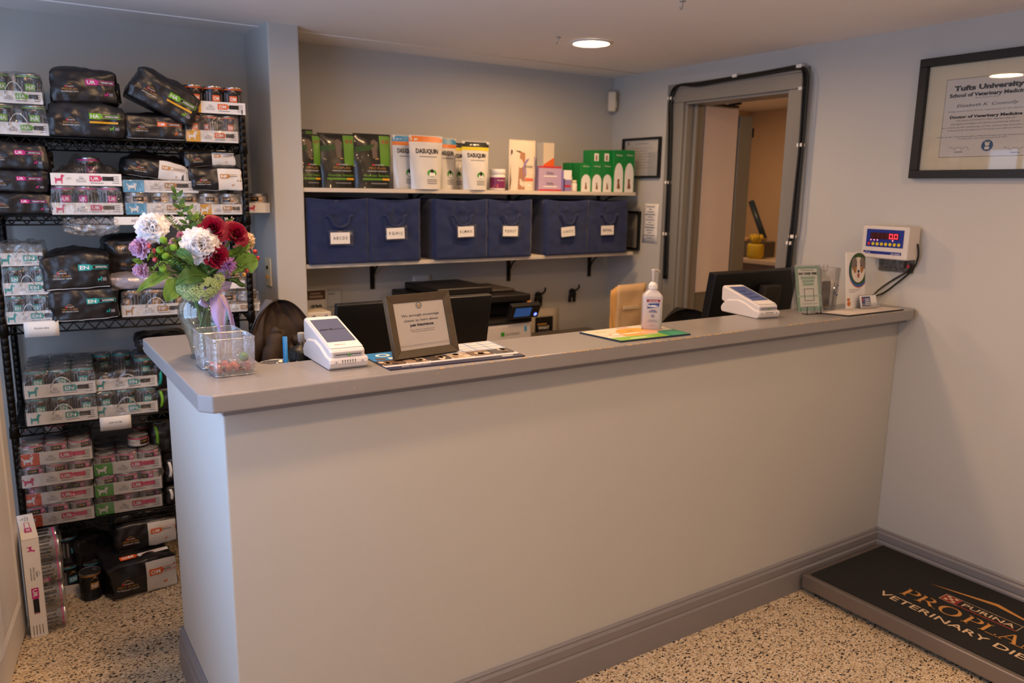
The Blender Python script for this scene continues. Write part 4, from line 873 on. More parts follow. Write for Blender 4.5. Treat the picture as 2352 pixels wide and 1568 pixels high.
# ------------------------------------------------------------------ things on the walls
GLS = film('picture_glass', gloss=.03, rough=.02, milk=0, bump=0)
def rframe(y0, y1, z0, z1, bw, label, fn, name='picture_frame', paper=WPAPER, dep=.02):
    """frame on the right wall; y0 > y1 because it is read from the left (far) to the right (near)"""
    t = empty(name, (0, y0, z0), label=label, cat='picture frame'); W = y0-y1; Hh = z1-z0
    b = MB()
    for a in ((0, W, 0, bw), (0, W, Hh-bw, Hh), (0, bw, bw, Hh-bw), (W-bw, W, bw, Hh-bw)): b.box(-dep, -.001, -a[1], -a[0], a[2], a[3], BLACK)
    b.build('frame', t, bev=.0015)
    b = MB(); b.box(-.006, -.002, -W+bw*.5, -bw*.5, bw*.5, Hh-bw*.5, paper); F = plane((-.0065, 0, 0), (0, -1, 0), (0, 0, 1)); fn(b, F, W, Hh); b.build('print', t)
    b = MB(); b.box(-.011, -.0095, -W+bw*.8, -bw*.8, bw*.8, Hh-bw*.8, GLS); b.build('glass', t); return t
def f_cert(b, F, W, Hh):
    b.text(F, 'Certificate', W*.5, Hh*.84, .010, GREYINK, wid=W*.35)
    for i, wd in enumerate((.7, .4, .55, .6, .3, .5, .2, .6)): b.rect(F, W*(.5-wd*.4), Hh*(.74-.07*i), W*(.5+wd*.4), Hh*(.748-.07*i), GREYINK, .0008)
    b.rect(F, W*.12, Hh*.83, W*.16, Hh*.9, NAVY)
rframe(1.713, 1.41, 1.59, 1.805, .012, 'black framed certificate in the corner above the shelf end', f_cert)
b_ = lambda b, F, W, Hh: [b.rect(F, W*.3, Hh*(.15+.07*i), W*.75, Hh*(.156+.07*i), GREYINK) for i in range(10)]
rframe(1.72, 1.545, 1.195, 1.41, .012, 'black frame partly hidden behind the rightmost blue bin', b_)
def f_notice(b, F, W, Hh):
    for i, wd in enumerate((.6, .2, .5, .7, .4, .6, .2, .6, .7, .5, .3, .7, .4)): b.rect(F, W*(.5-wd*.45), Hh*(.92-.066*i), W*(.5+wd*.45), Hh*(.935-.066*i), NAVY if i in (3, 8) else GREYINK, .0008)
def sheet(o, ux, W, Hh, label, fn, name='wall_notice', m=WPAPER, cat='paper notice'):
    b = MB(); F = plane((0, 0, 0), ux); b.grid(lambda a, c: F(W*a, Hh*c, .001+.003*math.sin(PI*c)*a), 4, 4, m); G = lambda u, v, w=0: F(u, v, w+.0045); 
    if fn: fn(b, G, W, Hh)
    t = b.build(name, solid=.0004); t.location = o; return tag(t, label, cat)
sheet((0-.001, 1.53, 1.24), (0, -1, 0), .12, .213, 'white notice in a sleeve between the corner frames and the doorway', f_notice)
# motion sensor in the corner
t = empty('motion_sensor', (-.045, 1.79, 1.955), rz=PI/4, label='cream motion sensor high in the corner of the room', cat='sensor')
b = MB(); b.box(-.034, .034, -.03, .015, 0, .108, CRM); b.build('housing', t, bev=.008, seg=3); b = MB(); b.box(-.022, .022, -.034, -.029, .02, .06, WHITE); b.build('lens', t, bev=.002)
# light switch on the column's left face
IVO = mat('ivory_plastic', 'd9cda8', .4)
p = at(616, 655, 'x', -2.05); t = empty('light_switch', (-2.05, p.y, 1.19), label='ivory switch plate on the left side of the column', cat='light switch')
p = at(617, 592, 'x', -2.05); q = at(617, 655, 'x', -2.05); t.location = (-2.05, p.y, q.z); hh = p.z-q.z
b = MB(); b.box(-.006, 0, -.036, .036, 0, hh, IVO); b.build('cover_plate', t, bev=.002); b = MB(); b.box(-.012, -.006, -.006, .006, hh*.6, hh*.72, INK); b.box(-.016, -.006, -.006, .006, hh*.28, hh*.36, mat('amber_toggle', 'c98a24', .4)); b.build('toggle', t, bev=.001)
# papers and posters on the back wall above the desk
def bpix(px, py): return at(px, py, 'y', YB-.001)
def f_price(b, F, W, Hh):
    b.rect(F, W*.05, Hh*.52, W*.92, Hh*.92, mat('brown_photo_print', '5c4436', .6)); b.rect(F, W*.2, Hh*.6, W*.8, Hh*.7, mat('pale_photo_print', 'a59586', .6), .001); b.rect(F, W*.25, Hh*.76, W*.7, Hh*.82, MATS['pale_photo_print'], .001)
    b.text(F, '$20', W*.5, Hh*.1, Hh*.2, INK, wid=W*.5, bold=.04)
a = bpix(700, 717); c = bpix(750, 661); sheet((a.x, YB-.002, a.z), (1, 0, 0), c.x-a.x, c.z-a.z, 'poster with a brown photo and a $20 price beside the column', f_price, 'price_poster')
a = bpix(750, 706); c = bpix(785, 664); sheet((a.x, YB-.002, a.z), (1, 0, 0), c.x-a.x, c.z-a.z, 'pale blue leaflet right of the $20 poster', lambda b, F, W, Hh: (b.rect(F, W*.1, Hh*.75, W*.5, Hh*.8, GREYINK), b.rect(F, W*.7, Hh*.02, W*.9, Hh*.12, TEAL)), m=mat('pale_blue_paper', 'c4ccd4', .7))
a = bpix(947, 686); c = bpix(990, 631); sheet((a.x, YB-.002, a.z), (1, 0, 0), c.x-a.x, c.z-a.z, 'curled white sheet taped to the wall above the wide monitor', lambda b, F, W, Hh: [b.rect(F, W*.15, Hh*(.1+.1*i), W*.85, Hh*(.115+.1*i), GREYINK) for i in range(8)])
a = bpix(1218, 778); c = bpix(1283, 705); 
def f_west(b, F, W, Hh):
    b.rect(F, W*.14, Hh*.08, W*.78, Hh*.72, INK); b.text(F, 'WHAT', W*.45, Hh*.30, Hh*.1, WINK, wid=W*.4, bold=.04); b.rect(F, W*.22, Hh*.44, W*.55, Hh*.5, GOLD, .001); b.rect(F, W*.25, Hh*.2, W*.7, Hh*.23, GREYINK, .001)
sheet((a.x, YB-.002, a.z), (1, 0, 0), c.x-a.x, c.z-a.z, 'white and black poster low on the wall right of the printer', f_west, 'wall_poster', m=mat('cream_paper', 'd8cdb8', .7))
# animal tail hooks
def tailhook(px, py0, py1, label, y=YB):
    a = at(px, py1, 'y', y-.02); c = at(px, py0, 'y', y-.02); s = (c.z-a.z)
    b = MB(); tp = []
    b.tube([(-s*.18, 0, 0), (-s*.2, -.004, s*.15), (-s*.13, -.008, s*.45), (-s*.02, -.01, s*.62)], [s*.09, s*.085, s*.13, s*.16], BLACK, 10)
    b.tube([(s*.16, 0, 0), (s*.17, -.004, s*.15), (s*.12, -.008, s*.45), (s*.0, -.01, s*.62)], [s*.09, s*.085, s*.13, s*.16], BLACK, 10)
    b.lathe([(.001, -s*.2), (s*.15, -s*.15), (s*.22, 0), (s*.15, s*.15), (.001, s*.2)], BLACK, 12, (0, -.004, s*.60))
    b.tube(path3([(s*.08, -.01, s*.66), (s*.2, -.02, s*.72), (s*.28, -.03, s*.88), (s*.26, -.032, s*1.05)], 4), [s*.055]*13, BLACK, 8)
    for x in (-s*.24, s*.1): b.box(x-.002, x+.010, -.014, .002, -.002, .008, BLACK)
    t = b.build('tail_hook'); t.location = (a.x, y-.008, a.z); return tag(t, label, 'hook')
tailhook(1316, 655, 692, 'black dog-shaped tail hook on the back wall left of the file holder')
tailhook(1238, 662, 702, 'black tail hook on the back wall above the printer corner')
# ------------------------------------------------------------------ desk, printer and other things behind the counter
DESK = mat('desk_laminate', '8d8378', .5, var=.05)
t = empty('back_desk', (0, 0, 0), label='brown-grey desk against the back wall behind the counter', cat='desk')
b = MB(); b.box(-1.92, -.14, 1.22, YB-.002, .70, .73, DESK); b.build('worktop', t, bev=.003)
for x in (-1.9, -1.1, -.16): b = MB(); b.box(x-.015, x+.015, 1.25, 1.8, 0, .70, DESK); b.build('leg_panel', t)
t = empty('front_desk', (0, 0, 0), label='desk running along the inner side of the counter', cat='desk')
b = MB(); b.box(-2.48, -.02, .125, .62, .88, .905, DESK); b.build('worktop', t, bev=.003)
for x in (-2.46, -1.2, -.04): b = MB(); b.box(x-.015, x+.015, .14, .6, 0, .88, DESK); b.build('leg_panel', t)
# printer
PBL = mat('printer_black', '1a1715', .4); PWH = mat('printer_white', 'cfc8c0', .45)
PX0, PX1, PY0, PY1 = -1.42, -.915, 1.27, 1.74
t = empty('laser_printer', (0, 0, 0), label='large black and white office printer on the back desk', cat='printer')
b = MB(); b.box(PX0, PX1, PY0, PY1, .735, .90, PWH); F = plane((PX0, PY0, 0)); b.rect(F, .33, .845, .35, .865, GRN); b.text(F, 'LEXMARK', .395, .848, .012, GREYINK, wid=.08); b.rect(F, .46, .86, .475, .885, SKY); b.build('paper_drawer', t, bev=.012, seg=3)
b = MB(); b.box(PX0, PX1, PY0, PY1, .902, .925, PBL); b.box(PX0+.0, PX1-.0, PY0+.12, PY1, .925, 1.0, PBL); b.box(PX0, PX0+.03, PY0, PY1, .925, 1.0, PBL); b.box(PX1-.03, PX1, PY0+.04, PY1, .925, 1.0, PBL); b.box(PX0+.1, PX1-.1, PY0-.004, PY0+.02, .905, .918, INK); b.build('body', t, bev=.006)
b = MB(); b.box(PX0-.005, PX1+.005, PY0+.02, PY1, 1.0, 1.035, PBL); b.box(PX0+.05, PX1-.16, PY0+.1, PY1-.03, 1.035, 1.07, PBL); b.box(PX1-.15, PX1-.02, PY0+.12, PY1-.1, 1.035, 1.05, mat('printer_grey', '3a342e', .4)); b.build('scanner_lid', t, bev=.008, seg=3)
b = MB(RX(-.5)); b.M = T(PX1-.09, PY0-.02, .955) @ RX(.45); b.box(-.06, .10, -.02, .01, -.02, .05, PBL); F = plane((0, -.0205, 0)); b.rect(F, -.04, -.008, .05, .04, mat('printer_screen', (.02, .07, .22), .3, emit=.8)); b.disc(F, .08, .0, .008, mat('blue_led', (.1, .15, 1), .3, emit=6), .001); b.build('control_panel', t, bev=.003)
# ginger striped plush hanging beside the printer
GNG = mat('ginger_plush', 'b9782c', .95, var=.25, vs=30, sheen=.5); GNL = mat('cream_stripes', 'd8c39a', .95)
b = MB(); b.tube(path3([(0, 0, .0), (.008, -.004, .06), (-.004, -.006, .13), (.006, -.004, .19), (.0, 0, .225)], 5), [.022, .028, .027, .024, .022, .02, .02, .022, .024, .025, .024, .022, .02, .02, .021, .02, .019, .018, .016, .012, .006], GNG, 12)
for k in range(7): b.lathe([(.026, 0), (.029, .004), (.026, .008)], GNL if k % 2 else mat('blue_stripe', '3c4a6a', .9), 14, (.001, -.003, .02+.027*k), cap=False)
t = b.build('plush_toy'); t.location = (-.80, 1.50, .732); t.scale = (1.1, 1.1, 1.15); tag(t, 'ginger striped plush standing right of the printer', 'plush toy')
# cream box with print behind the chair
p0 = at(703, 755, 'y', 1.5); p1 = at(762, 755, 'y', 1.5); z1 = at(730, 717, 'y', 1.5).z
t = empty('cream_box', (p0.x, 1.5, .732), label='cream coloured floral tissue box right of the column', cat='box')
b = MB(); b.box(0, p1.x-p0.x, 0, .13, 0, z1-.732, CRM); F = plane((0, 0, 0)); Wb = p1.x-p0.x
for i in range(9): random.seed(i); b.disc(F, random.uniform(.02, Wb-.02), random.uniform(z1-.8, z1-.75), .008, [GREYINK, MAG, GREYINK][i % 3])
b.build('carton', t, bev=.004)
# file holder with manila folders, far right
MAN = mat('manila_card', 'd9a860', .65); 
t = empty('file_folders', (-.47, 1.20, 0), label='upright manila folders on the back desk beside the sanitizer bottle', cat='folders')
zt = .732; 
for k in range(4):
    b = MB(); hh = .33-.012*k
    b.grid(lambda a, c: V((.012*k+.19*a, -.02+.03*k+.012*noise.noise(V((a*3, c*3, k*2))), hh*c+.004*a)), 8, 8, [MAN, mat('pale_manila', 'cfae84', .65)][k == 0])
    b.build('folder', t, solid=.003)
b = MB(); b.box(.03, .13, -.038, -.033, .21, .225, mat('label_strip', 'd8c6a4', .6)); b.build('label_strip', t)
for o in t.children: o.location.z = zt
# chairs
CHK = mat('charcoal_upholstery', '141414', .85, bump=.2, bs=200); CHG = mat('grey_mesh_back', '57565c', .8)
def chair(x, y, rz, wtop, ztop, label, backmat, name='office_chair'):
    t = empty(name, (x, y, 0), rz, label, 'chair'); b = MB()
    def Bk(sg):
        def Q(a, c):
            c = 1-(1-c)**2.2; z = .56+(ztop-.56)*c; e = (1-max(0, (c-.45)/.55)**2.6)**.5 if c > .45 else 1
            hw = wtop*.5*(1.18-.18*c)*max(.02, e); u = (2*a-1)
            return V((u*hw, .06*u*u-.05*c+sg*(.018*(1-abs(u)**4)*(e > .03)), z))
        return Q
    b.grid(Bk(-1), 16, 24, backmat); b.grid(Bk(1), 16, 24, backmat); b.build('backrest', t)
    b = MB(); b.lathe([(.18, 0), (.225, .02), (.235, .05), (.2, .075), (.0001, .08)], CHK, 28, (0, -.2, .42), sc2=(1.05, 1)); b.build('seat', t)
    b = MB(); b.lathe([(.025, .07), (.025, .42)], BLACKM, 14, (0, -.2, 0)); b.build('gas_column', t)
    b = MB(); b.tube([(0, -.12, .44), (0, .07, .46), (0, .075, .62)], .016, BLACKM, 8); b.build('back_support', t)
    for k in range(5):
        a = k*2*PI/5; b = MB(); b.tube([(0, -.2, .09), (.27*math.cos(a), -.2+.27*math.sin(a), .062)], [.022, .014], BLACKM, 8); b.lathe([(.0001, -.012), (.026, -.012), (.026, .012), (.0001, .012)], BLACK, 14, (.27*math.cos(a), -.2+.27*math.sin(a), .026), 'x'); b.build('base_leg', t)
    return t
p = at(632, 760, 'y', .84)
ch = chair(p.x+.008, .84, PI+.25, .275, 1.140, 'office chair with tall rounded back, behind the left end of the counter', CHG)
JK = mat('brown_jacket_cloth', '2b1e16', .7, bump=.15, bs=40, var=.15, vs=9)
b = MB()
def J(a, c):
    c = 1-(1-c)**2.2; z = .60+(1.141-.60)*c; e = (1-max(0, (c-.45)/.55)**2.6)**.5 if c > .45 else 1
    hw = .275*.5*(1.20-.18*c)*max(.02, e)+.004; u = (2*a-1)*.94
    fold = .05*abs(noise.noise(V((u*2.2+c*2.5, c*2.2, 1))))+.018*noise.noise(V((u*4.5-c*3, c*5, 4)))+.03*max(0, .25-abs(u-.35+c*1.0-.5))*(c < .8)
    return V((u*hw, .06*u*u-.05*c+.028*(1-abs(u)**4)+.012+fold*min(1, (1-c)*6), z+.004))
b.grid(J, 60, 70, JK)
for (p0, p1, p2, r_) in (((.045, .075, 1.06), (.085, .10, .96), (.095, .085, .72), .030), ((-.02, .085, 1.03), (-.05, .105, .92), (-.055, .09, .70), .034), ((.0, .09, 1.0), (.02, .11, .9), (.03, .10, .74), .024)):
    pts = path3([p0, p1, p2], 9); k_ = len(pts)
    b.tube([q+V((.004*math.sin(i*1.7), .004*math.cos(i*1.3), 0)) for i, q in enumerate(pts)], [r_*(.35+.65*math.sin(PI*min(1, (i+1.5)/k_*.75)))*(1+.12*math.sin(i*2.1)) for i in range(k_)], JK, 14)
b.grid(lambda a, c: V(((2*a-1)*.12*(1-c*.3), .085+.03*math.sin(a*7+c*3)+.02*noise.noise(V((a*5, c*5, 3))), .62+.38*c-.10*abs(2*a-1))), 24, 20, JK)
t = b.build('jacket', solid=.003); t.matrix_world = ch.matrix_basis if 0 else (T(ch.location.x, ch.location.y, 0) @ RZ(PI+.25)); tag(t, 'dark brown jacket draped over the office chair at the left', 'jacket')
p = at(1572, 735, 'y', 1.0); chair(p.x-.02, .98, PI-.1, .40, at(1572, 707, 'y', 1.0).z, 'black office chair showing its rounded top right of the sanitizer bottle', CHK)
# monitors
SCR = mat('monitor_black', '0a0a0c', .38)
x0, x1 = at(763, 760, 'y', .42).x, at(1103, 760, 'y', .42).x
t = empty('monitor', ((x0+x1)/2, .40, .905), label='wide black monitor seen from behind, at the back of the framed sign', cat='monitor')
W = x1-x0+.012
b = MB(T(0, .0, .118) @ RX(math.radians(11))); b.box(-W/2, W/2, -.012, .012, -.13, .168, SCR); b.build('screen_housing', t, bev=.003)
b = MB(T(0, .0, .118) @ RX(math.radians(11))); b.box(-W/2+.01, W/2-.01, .0122, .0135, -.12, .16, INK); b.build('display', t)
b = MB(); b.box(-.03, .03, -.045, -.02, .0, .13, SCR); b.box(-.1, .1, -.09, .07, 0, .012, SCR); b.build('stand', t, bev=.003)
# second monitor
y2 = .36; a = at(1637, 627, 'y', y2); M2 = T(a.x, y2, 0); W2 = .50; Ht = a.z
t = empty('monitor', (a.x, y2, .905), rz=0, label='black monitor with a round badge on its stand, behind the right card terminal', cat='monitor')
Mt = T(0, 0, Ht-.905) @ RX(math.radians(9)) @ RZ(.0); zz = -.275
b = MB(Mt); b.box(0, W2, -.018, .02, zz, 0, SCR); F = plane((0, -.0182, 0)); b.rect(F, .035, -.05, W2-.03, -.046, INK); b.build('screen_housing', t, bev=.004)
b = MB(Mt); b.box(.008, W2-.008, .0205, .0215, zz+.01, -.008, INK); b.build('display', t)
u = at(1778, 640, 'y', y2-.04).x-a.x
STN = mat('stand_grey', '3d3833', .4, metal=.3); b = MB(Mt); b.box(u-.048, u+.048, -.055, -.018, zz-.02, -.055, STN); F = plane((u, -.0552, -.13)); b.ring(F, 0, 0, .030, .002, INK); b.text(F, 'DELL', 0, -.005, .010, INK, wid=.035); b.build('stand_column', t, bev=.003)
b = MB(); b.box(u-.1, u+.1, -.1, .09, 0, .012, STN); b.build('stand_base', t, bev=.003)
# cup with blue straw and drinks bottle standing on the desk
p = at(632, 832, 'y', .30); zt = at(632, 838, 'y', .26).z
CLG = film('clear_cup_plastic', gloss=.08, rough=.05, milk=.06, bump=.1)
t = empty('tumbler', (p.x, .27, .905), label='clear tumbler with a bright blue straw behind the candy container', cat='cup'); hc = p.z-.905
b = MB(); b.lathe([(.0001, .003), (.033, .003), (.036, 0), (.048, hc-.012), (.051, hc-.004), (.051, hc), (.046, hc), (.044, hc-.01), (.034, .01), (.0001, .01)], CLG, 32, cap=False); b.build('cup_body', t)
b = MB(); b.lathe([(.0515, hc-.004), (.053, hc+.002), (.050, hc+.004), (.046, hc+.001), (.044, hc-.003), (.0001, hc-.003)], CLG, 32, cap=False); b.tube([(.0505*math.cos(i*PI/16), .0505*math.sin(i*PI/16), hc+.003) for i in range(33)], .0018, FILMK, 6); b.build('lid', t)
b = MB(); b.lathe([(.0062, 0), (.0062, hc+.062)], mat('blue_straw', '1878c8', .4), 14, (.018, -.005, .012), cap=True); b.build('straw', t)
p = at(694, 830, 'y', .30); t = empty('drinks_bottle', (p.x, .30, .905), label='black capped drinks bottle with a clear spout beside the left card terminal', cat='bottle'); hb = at(694, 832, 'y', .3).z-.905
b = MB(); b.lathe([(.036, 0), (.038, .004), (.038, hb-.004), (.036, hb+.002)], mat('steel_bottle', 'c9c2c8', .35, metal=.4), 28); b.build('bottle_body', t)
b = MB(); b.lathe([(.037, hb+.002), (.037, hb+.016), (.036, hb+.018), (.036, hb+.030), (.031, hb+.040), (.018, hb+.046), (.011, hb+.050), (.010, hb+.058)], BLACK, 28); b.build('cap', t)
b = MB(); b.lathe([(.0085, hb+.056), (.0095, hb+.062), (.0105, hb+.080), (.009, hb+.083), (.0001, hb+.083)], mat('clear_spout', 'cfcfd2', .25, trans=.5), 18, cap=False); b.build('spout', t)
# papers on the front desk near the black chair
b = MB(); b.box(-.12, .12, -.08, .08, 0, .004, WPAPER); F = lambda u, v, w=0: V((u, v, .004+w)); b.rect(F, .02, -.05, .05, -.02, ORG)
t = b.build('paper_pile'); q = at(1600, 735, 'y', .42); t.location = (q.x, .42, .905); tag(t, 'white papers with an orange mark on the desk below the black monitor', 'papers')
# ------------------------------------------------------------------ half door at the left edge
HD = mat('half_door_paint', 'd9d4cf', .42); p = at(65, 1440, 'z', 0); q = at(33, 1550, 'z', 0); ang = math.atan2(q.y-p.y, q.x-p.x)
t = struct(empty('door_2', (p.x, p.y, 0.0), ang))
zt = at(4, 810, 'y', p.y).z
L = 1.05
b = MB(); b.box(0, L, -.035, 0, .012, zt, HD)
# raised panels on the side facing the counter: local y+ is towards +x after the turn
for (a, c) in ((.11, .47), (.58, .94)):
    for (z0, z1) in ((.14, zt-.14),):
        for k, (i0, i1, o0, o1) in enumerate(((0, .012, 0, .008), (.012, .03, .008, .0015), (.03, .055, .0015, .009))):
            def rg(i, o): return [(a+i, o, z0+i), (c-i, o, z0+i), (c-i, o, z1-i), (a+i, o, z1-i)]
            r0, r1 = rg(i0, o0), rg(i1, o1)
            b.add(r0+r1, [(j, (j+1) % 4, 4+(j+1) % 4, 4+j) for j in range(4)], HD)
        b.add(rg(.055, .009), [(0, 1, 2, 3)], HD)
b.build('leaf', t, bev=.002)
# ------------------------------------------------------------------ platform scale on the floor
STL = mat('brushed_steel', '8a8078', .42, metal=.7, bump=.05, bs=300); RUB = mat('black_rubber_mat', '1b1917', .85, bump=.25, bs=900)
SX0, SX1, SY0, SY1 = -.525, -.022, -1.32, -.028
t = empty('platform_scale', (0, 0, 0), label='low steel platform scale with a black printed rubber mat on the floor', cat='scale')
b = MB(); b.box(SX0, SX1, SY0, SY1, .022, .078, STL); b.build('steel_platform', t, bev=.005, seg=3)
b = MB(); b.box(SX0+.022, SX1-.004, SY0+.03, SY1-.022, .078, .082, RUB); b.build('rubber_mat', t, bev=.001)
for x in (SX0+.05, SX1-.05):
    for y in (SY0+.05, SY1-.05): b = MB(); b.lathe([(.02, 0), (.022, .004), (.014, .022)], BLACK, 16, (x, y, 0)); b.build('foot', t)
# lettering in the plane of the mat: reads with its foot towards -x, running towards -y
U0 = at(2352, 1440, 'z', .082)
F = lambda u, v, w=0: V((v, -u, .0822+w))
def S(px, py): p = at(px, py, 'z', .083); return (-p.y, p.x)
MG = mat('mat_gold_print', 'c98d45', .6); MW = mat('mat_cream_print', 'd6b892', .6); MR = mat('mat_red_print', '8e2f22', .6)
b = MB()
b.text(F, 'VETERINARY DIETS', .275, -.420, .036, MW, al='l', wid=.566, bold=.010)
def serif(b, ch, u, v, h, m):
    """Roman capitals drawn from strokes with serifs"""
    t = h*.17; s = h*.05; e = h*.09
    R = lambda a, c, d, f: b.poly(F, [(u+a, v+c), (u+d, v+c), (u+d, v+f), (u+a, v+f)], m)
    def bowl(x0, cy, rx, ry, th, a0=-PI/2, a1=PI/2, n=14):
        for i in range(n):
            A, B = a0+(a1-a0)*i/n, a0+(a1-a0)*(i+1)/n; f = lambda q, o: (u+x0+(rx-(th*abs(math.cos(q)) + th*.35*abs(math.sin(q)) if o else 0))*math.cos(q), v+cy+(ry-(th*.35 if o else 0))*math.sin(q))
            b.poly(F, [f(A, 0), f(B, 0), f(B, 1), f(A, 1)], m)
    if ch in 'PRL':
        R(e, 0, e+t, h); R(0, 0, e*2+t, s); R(0, h-s, e*2+t, h)
    if ch in 'PR': R(e+t, h-s, h*.45, h); R(e+t, h*.46, h*.45, h*.46+s); bowl(h*.45, h*.73+s*.0, h*.36, h*.27, t); wd = h*.86
    if ch == 'R': b.poly(F, [(u+h*.42, v+h*.47), (u+h*.60, v+h*.47), (u+h*1.02, v), (u+h*.82, v)], m); R(h*.80, 0, h*1.12, s); wd = h*1.12
    if ch == 'O': bowl(h*.56, h*.5, h*.56, h*.52, t*1.1, 0, 2*PI, 32); wd = h*1.12
    if ch == 'L': R(e+t, 0, h*.8, s); R(h*.8-s, 0, h*.8, h*.24); wd = h*.84
    if ch == 'A': b.poly(F, [(u+h*.1, v), (u+h*.16, v), (u+h*.52, v+h), (u+h*.46, v+h)], m); b.poly(F, [(u+h*.78, v), (u+h*.97, v), (u+h*.58, v+h), (u+h*.46, v+h)], m, .0009); R(h*.24, h*.32, h*.78, h*.32+s); R(0, 0, h*.28, s); R(h*.68, 0, h*1.08, s); wd = h*1.08
    if ch == 'N': R(e, 0, e+s, h); R(0, 0, e*2+s, s); b.poly(F, [(u+0, v+h), (u+e*1.8, v+h), (u+h*.92, v), (u+h*.82, v)], m); R(h*.86, 0, h*.92, h); R(h*.76, h-s, h*1.02, h); wd = h*1.02
    if ch == ' ': wd = h*.22
    return wd
uu = .318
for ch in 'PRO PLAN': uu += serif(b, ch, uu, -.352, .066, MG)+.0005
b.poly(F, [(.335, -.184), (.555, -.122), (.775, -.184), (.555, -.142)], MG)
b.outline(F, .414, -.262, .676, -.206, .002, MW); b.rect(F, .416, -.259, .474, -.208, MR); b.rect(F, .476, -.262, .676, -.256, MR, .0010)
for i in range(3):
    for j in range(3):
        if (i+j) % 2 == 0: b.rect(F, .426+.013*i, -.252+.013*j, .438+.013*i, -.240+.013*j, MW, .0012)
b.text(F, 'PURINA', .487, -.248, .028, MW, al='l', wid=.175, bold=.012)
b.build('mat_print', t)
# ------------------------------------------------------------------ diploma
MATB = mat('cream_mat_board', 'ded2b4', .8); DIP = mat('diploma_paper', 'd6cfc4', .75)
y0, yL = .012, -.49
def dsc(px, py): p = at(px, py, 'x', 0); return (.012-p.y, p.z-1.582)
def f_dip(b, F, W, Hh):
    b.rect(F, 0, 0, W, Hh, MATB, .0004)
    u0, v0 = dsc(2159, 361); u1, v1 = W-u0, dsc(2172, 186)[1]
    b.rect(F, u0-.002, v0-.002, u1+.002, v1+.002, mat('mat_bevel', '8a7c66', .7), .0008); b.rect(F, u0, v0, u1, v1, DIP, .0012); c = W/2
    def Tx(s, px, py, size, wid, bold=0, m=INK, slant=0): u, v = dsc(px, py); b.text(F, s, c, v, size, m, wid=wid, w=.002, bold=bold, slant=slant)
    Tx('Tufts University', 2280, 202, .017, .24, .05); Tx('School of Veterinary Medicine', 2280, 217, .013, .27, .04)
    Tx('Be it known that', 2282, 223, .005, .08, 0, GREYINK); Tx('Elizabeth K. Connolly', 2282, 241, .011, .21, 0, INK, .3)
    Tx('having completed in full the requirements for the degree of', 2282, 252, .005, .27, 0, GREYINK, .3); Tx('Doctor of Veterinary Medicine', 2282, 267, .010, .25, .04)
    for s, py, wd in (('has been admitted to that degree with all', 274, .20), ('the rights, privileges and honors pertaining thereto', 282, .24), ('by virtue of the authority of the University and the seal', 290, .30), ('witnessed by the Board of Trustees and officers below', 297, .26), ('Given by the Commonwealth of Massachusetts on the twenty-second of', 312, .33), ('In the year two thousand and four', 317, .17)):
        Tx(s, 2282, py, .005, wd, 0, GREYINK, .3)
    u, v = dsc(2270, 334); b.disc(F, u, v, .020, mat('seal_blue', '1f4a73', .5), .0022, 28); b.disc(F, u, v+.006, .008, DIP, .003); b.rect(F, u-.008, v-.014, u+.008, v-.004, DIP, .003)
    for k in (-1, 0, 1): b.disc(F, u+k*.007, v+.013-abs(k)*.002, .0028, DIP, .003)
    for px, wd in ((2205, .07), (2335, .08)):
        u, v = dsc(px, 340); pts = [F(u+wd*(i/14-.5), v+.008*math.sin(i*1.9)*math.cos(i*.7), .002) for i in range(15)]; b.tube(pts, .0005, GREYINK, 4); b.rect(F, u-.015, v-.016, u+.015, v-.013, GREYINK, .002)
t = rframe(.012, -.49, 1.582, 2.021, .030, 'black framed university diploma with a cream mat on the right wall', f_dip, dep=.028)
# ------------------------------------------------------------------ scale display on the wall
p = at(1988, 517, 'x', -.075); q = at(1983, 590, 'x', -.075); r = at(2095, 525, 'x', -.075)
DW = p.y-r.y; DH = p.z-q.z
t = empty('scale_display', (-.005, p.y, q.z), label='white wall display of the floor scale showing red digits 0.0', cat='scale display')
Md = T(-.085, 0, .012) @ RY(math.radians(-8)) if 0 else T(-.085, 0, 0)
BXW = mat('off_white_plastic', 'd3ccc6', .4)
b = MB(Md); b.box(0, .08, -DW, 0, 0, DH, BXW); b.build('housing', t, bev=.006, seg=3)
b = MB(Md); F = plane((-.0008, 0, 0), (0, -1, 0), (0, 0, 1)); BLP = mat('display_blue', '1f2f86', .35)
b.rect(F, DW*.10, DH*.36, DW*.90, DH*.90, BLP, 0); b.rect(F, DW*.19, DH*.60, DW*.80, DH*.80, mat('display_window', '3a120c', .3), .0004)
b.rect(F, DW*.06, DH*.14, DW*.88, DH*.23, BLP, 0); b.text(F, 'Tree', DW*.17, DH*.155, DH*.05, WINK, wid=DW*.1); b.text(F, 'LED SERIES', DW*.76, DH*.155, DH*.045, WINK, wid=DW*.2)
LED = mat('red_led', (1, .03, .05), .4, emit=5); LEDP = mat('pale_red_led', (1, .25, .25), .4, emit=3)
def seg7(u, v, w_, h_, on, m):
    g = w_*.2
    for k, (a, c, d, f) in enumerate(((0, h_-g, w_, h_), (w_-g, h_*.5, w_, h_), (w_-g, 0, w_, h_*.5), (0, 0, w_, g), (0, 0, g, h_*.5), (0, h_*.5, g, h_), (0, h_*.5-g/2, w_, h_*.5+g/2))):
        if on[k]: b.rect(F, u+a+g*.15, v+c+g*.1, u+d-g*.15, v+f-g*.1, m, .0012)
dh = DH*.15; dw = DW*.075
for i in range(4): seg7(DW*(.21+.10*i), DH*.625, dw, dh, [1]*7, mat('unlit_led', '5c1c10', .4))
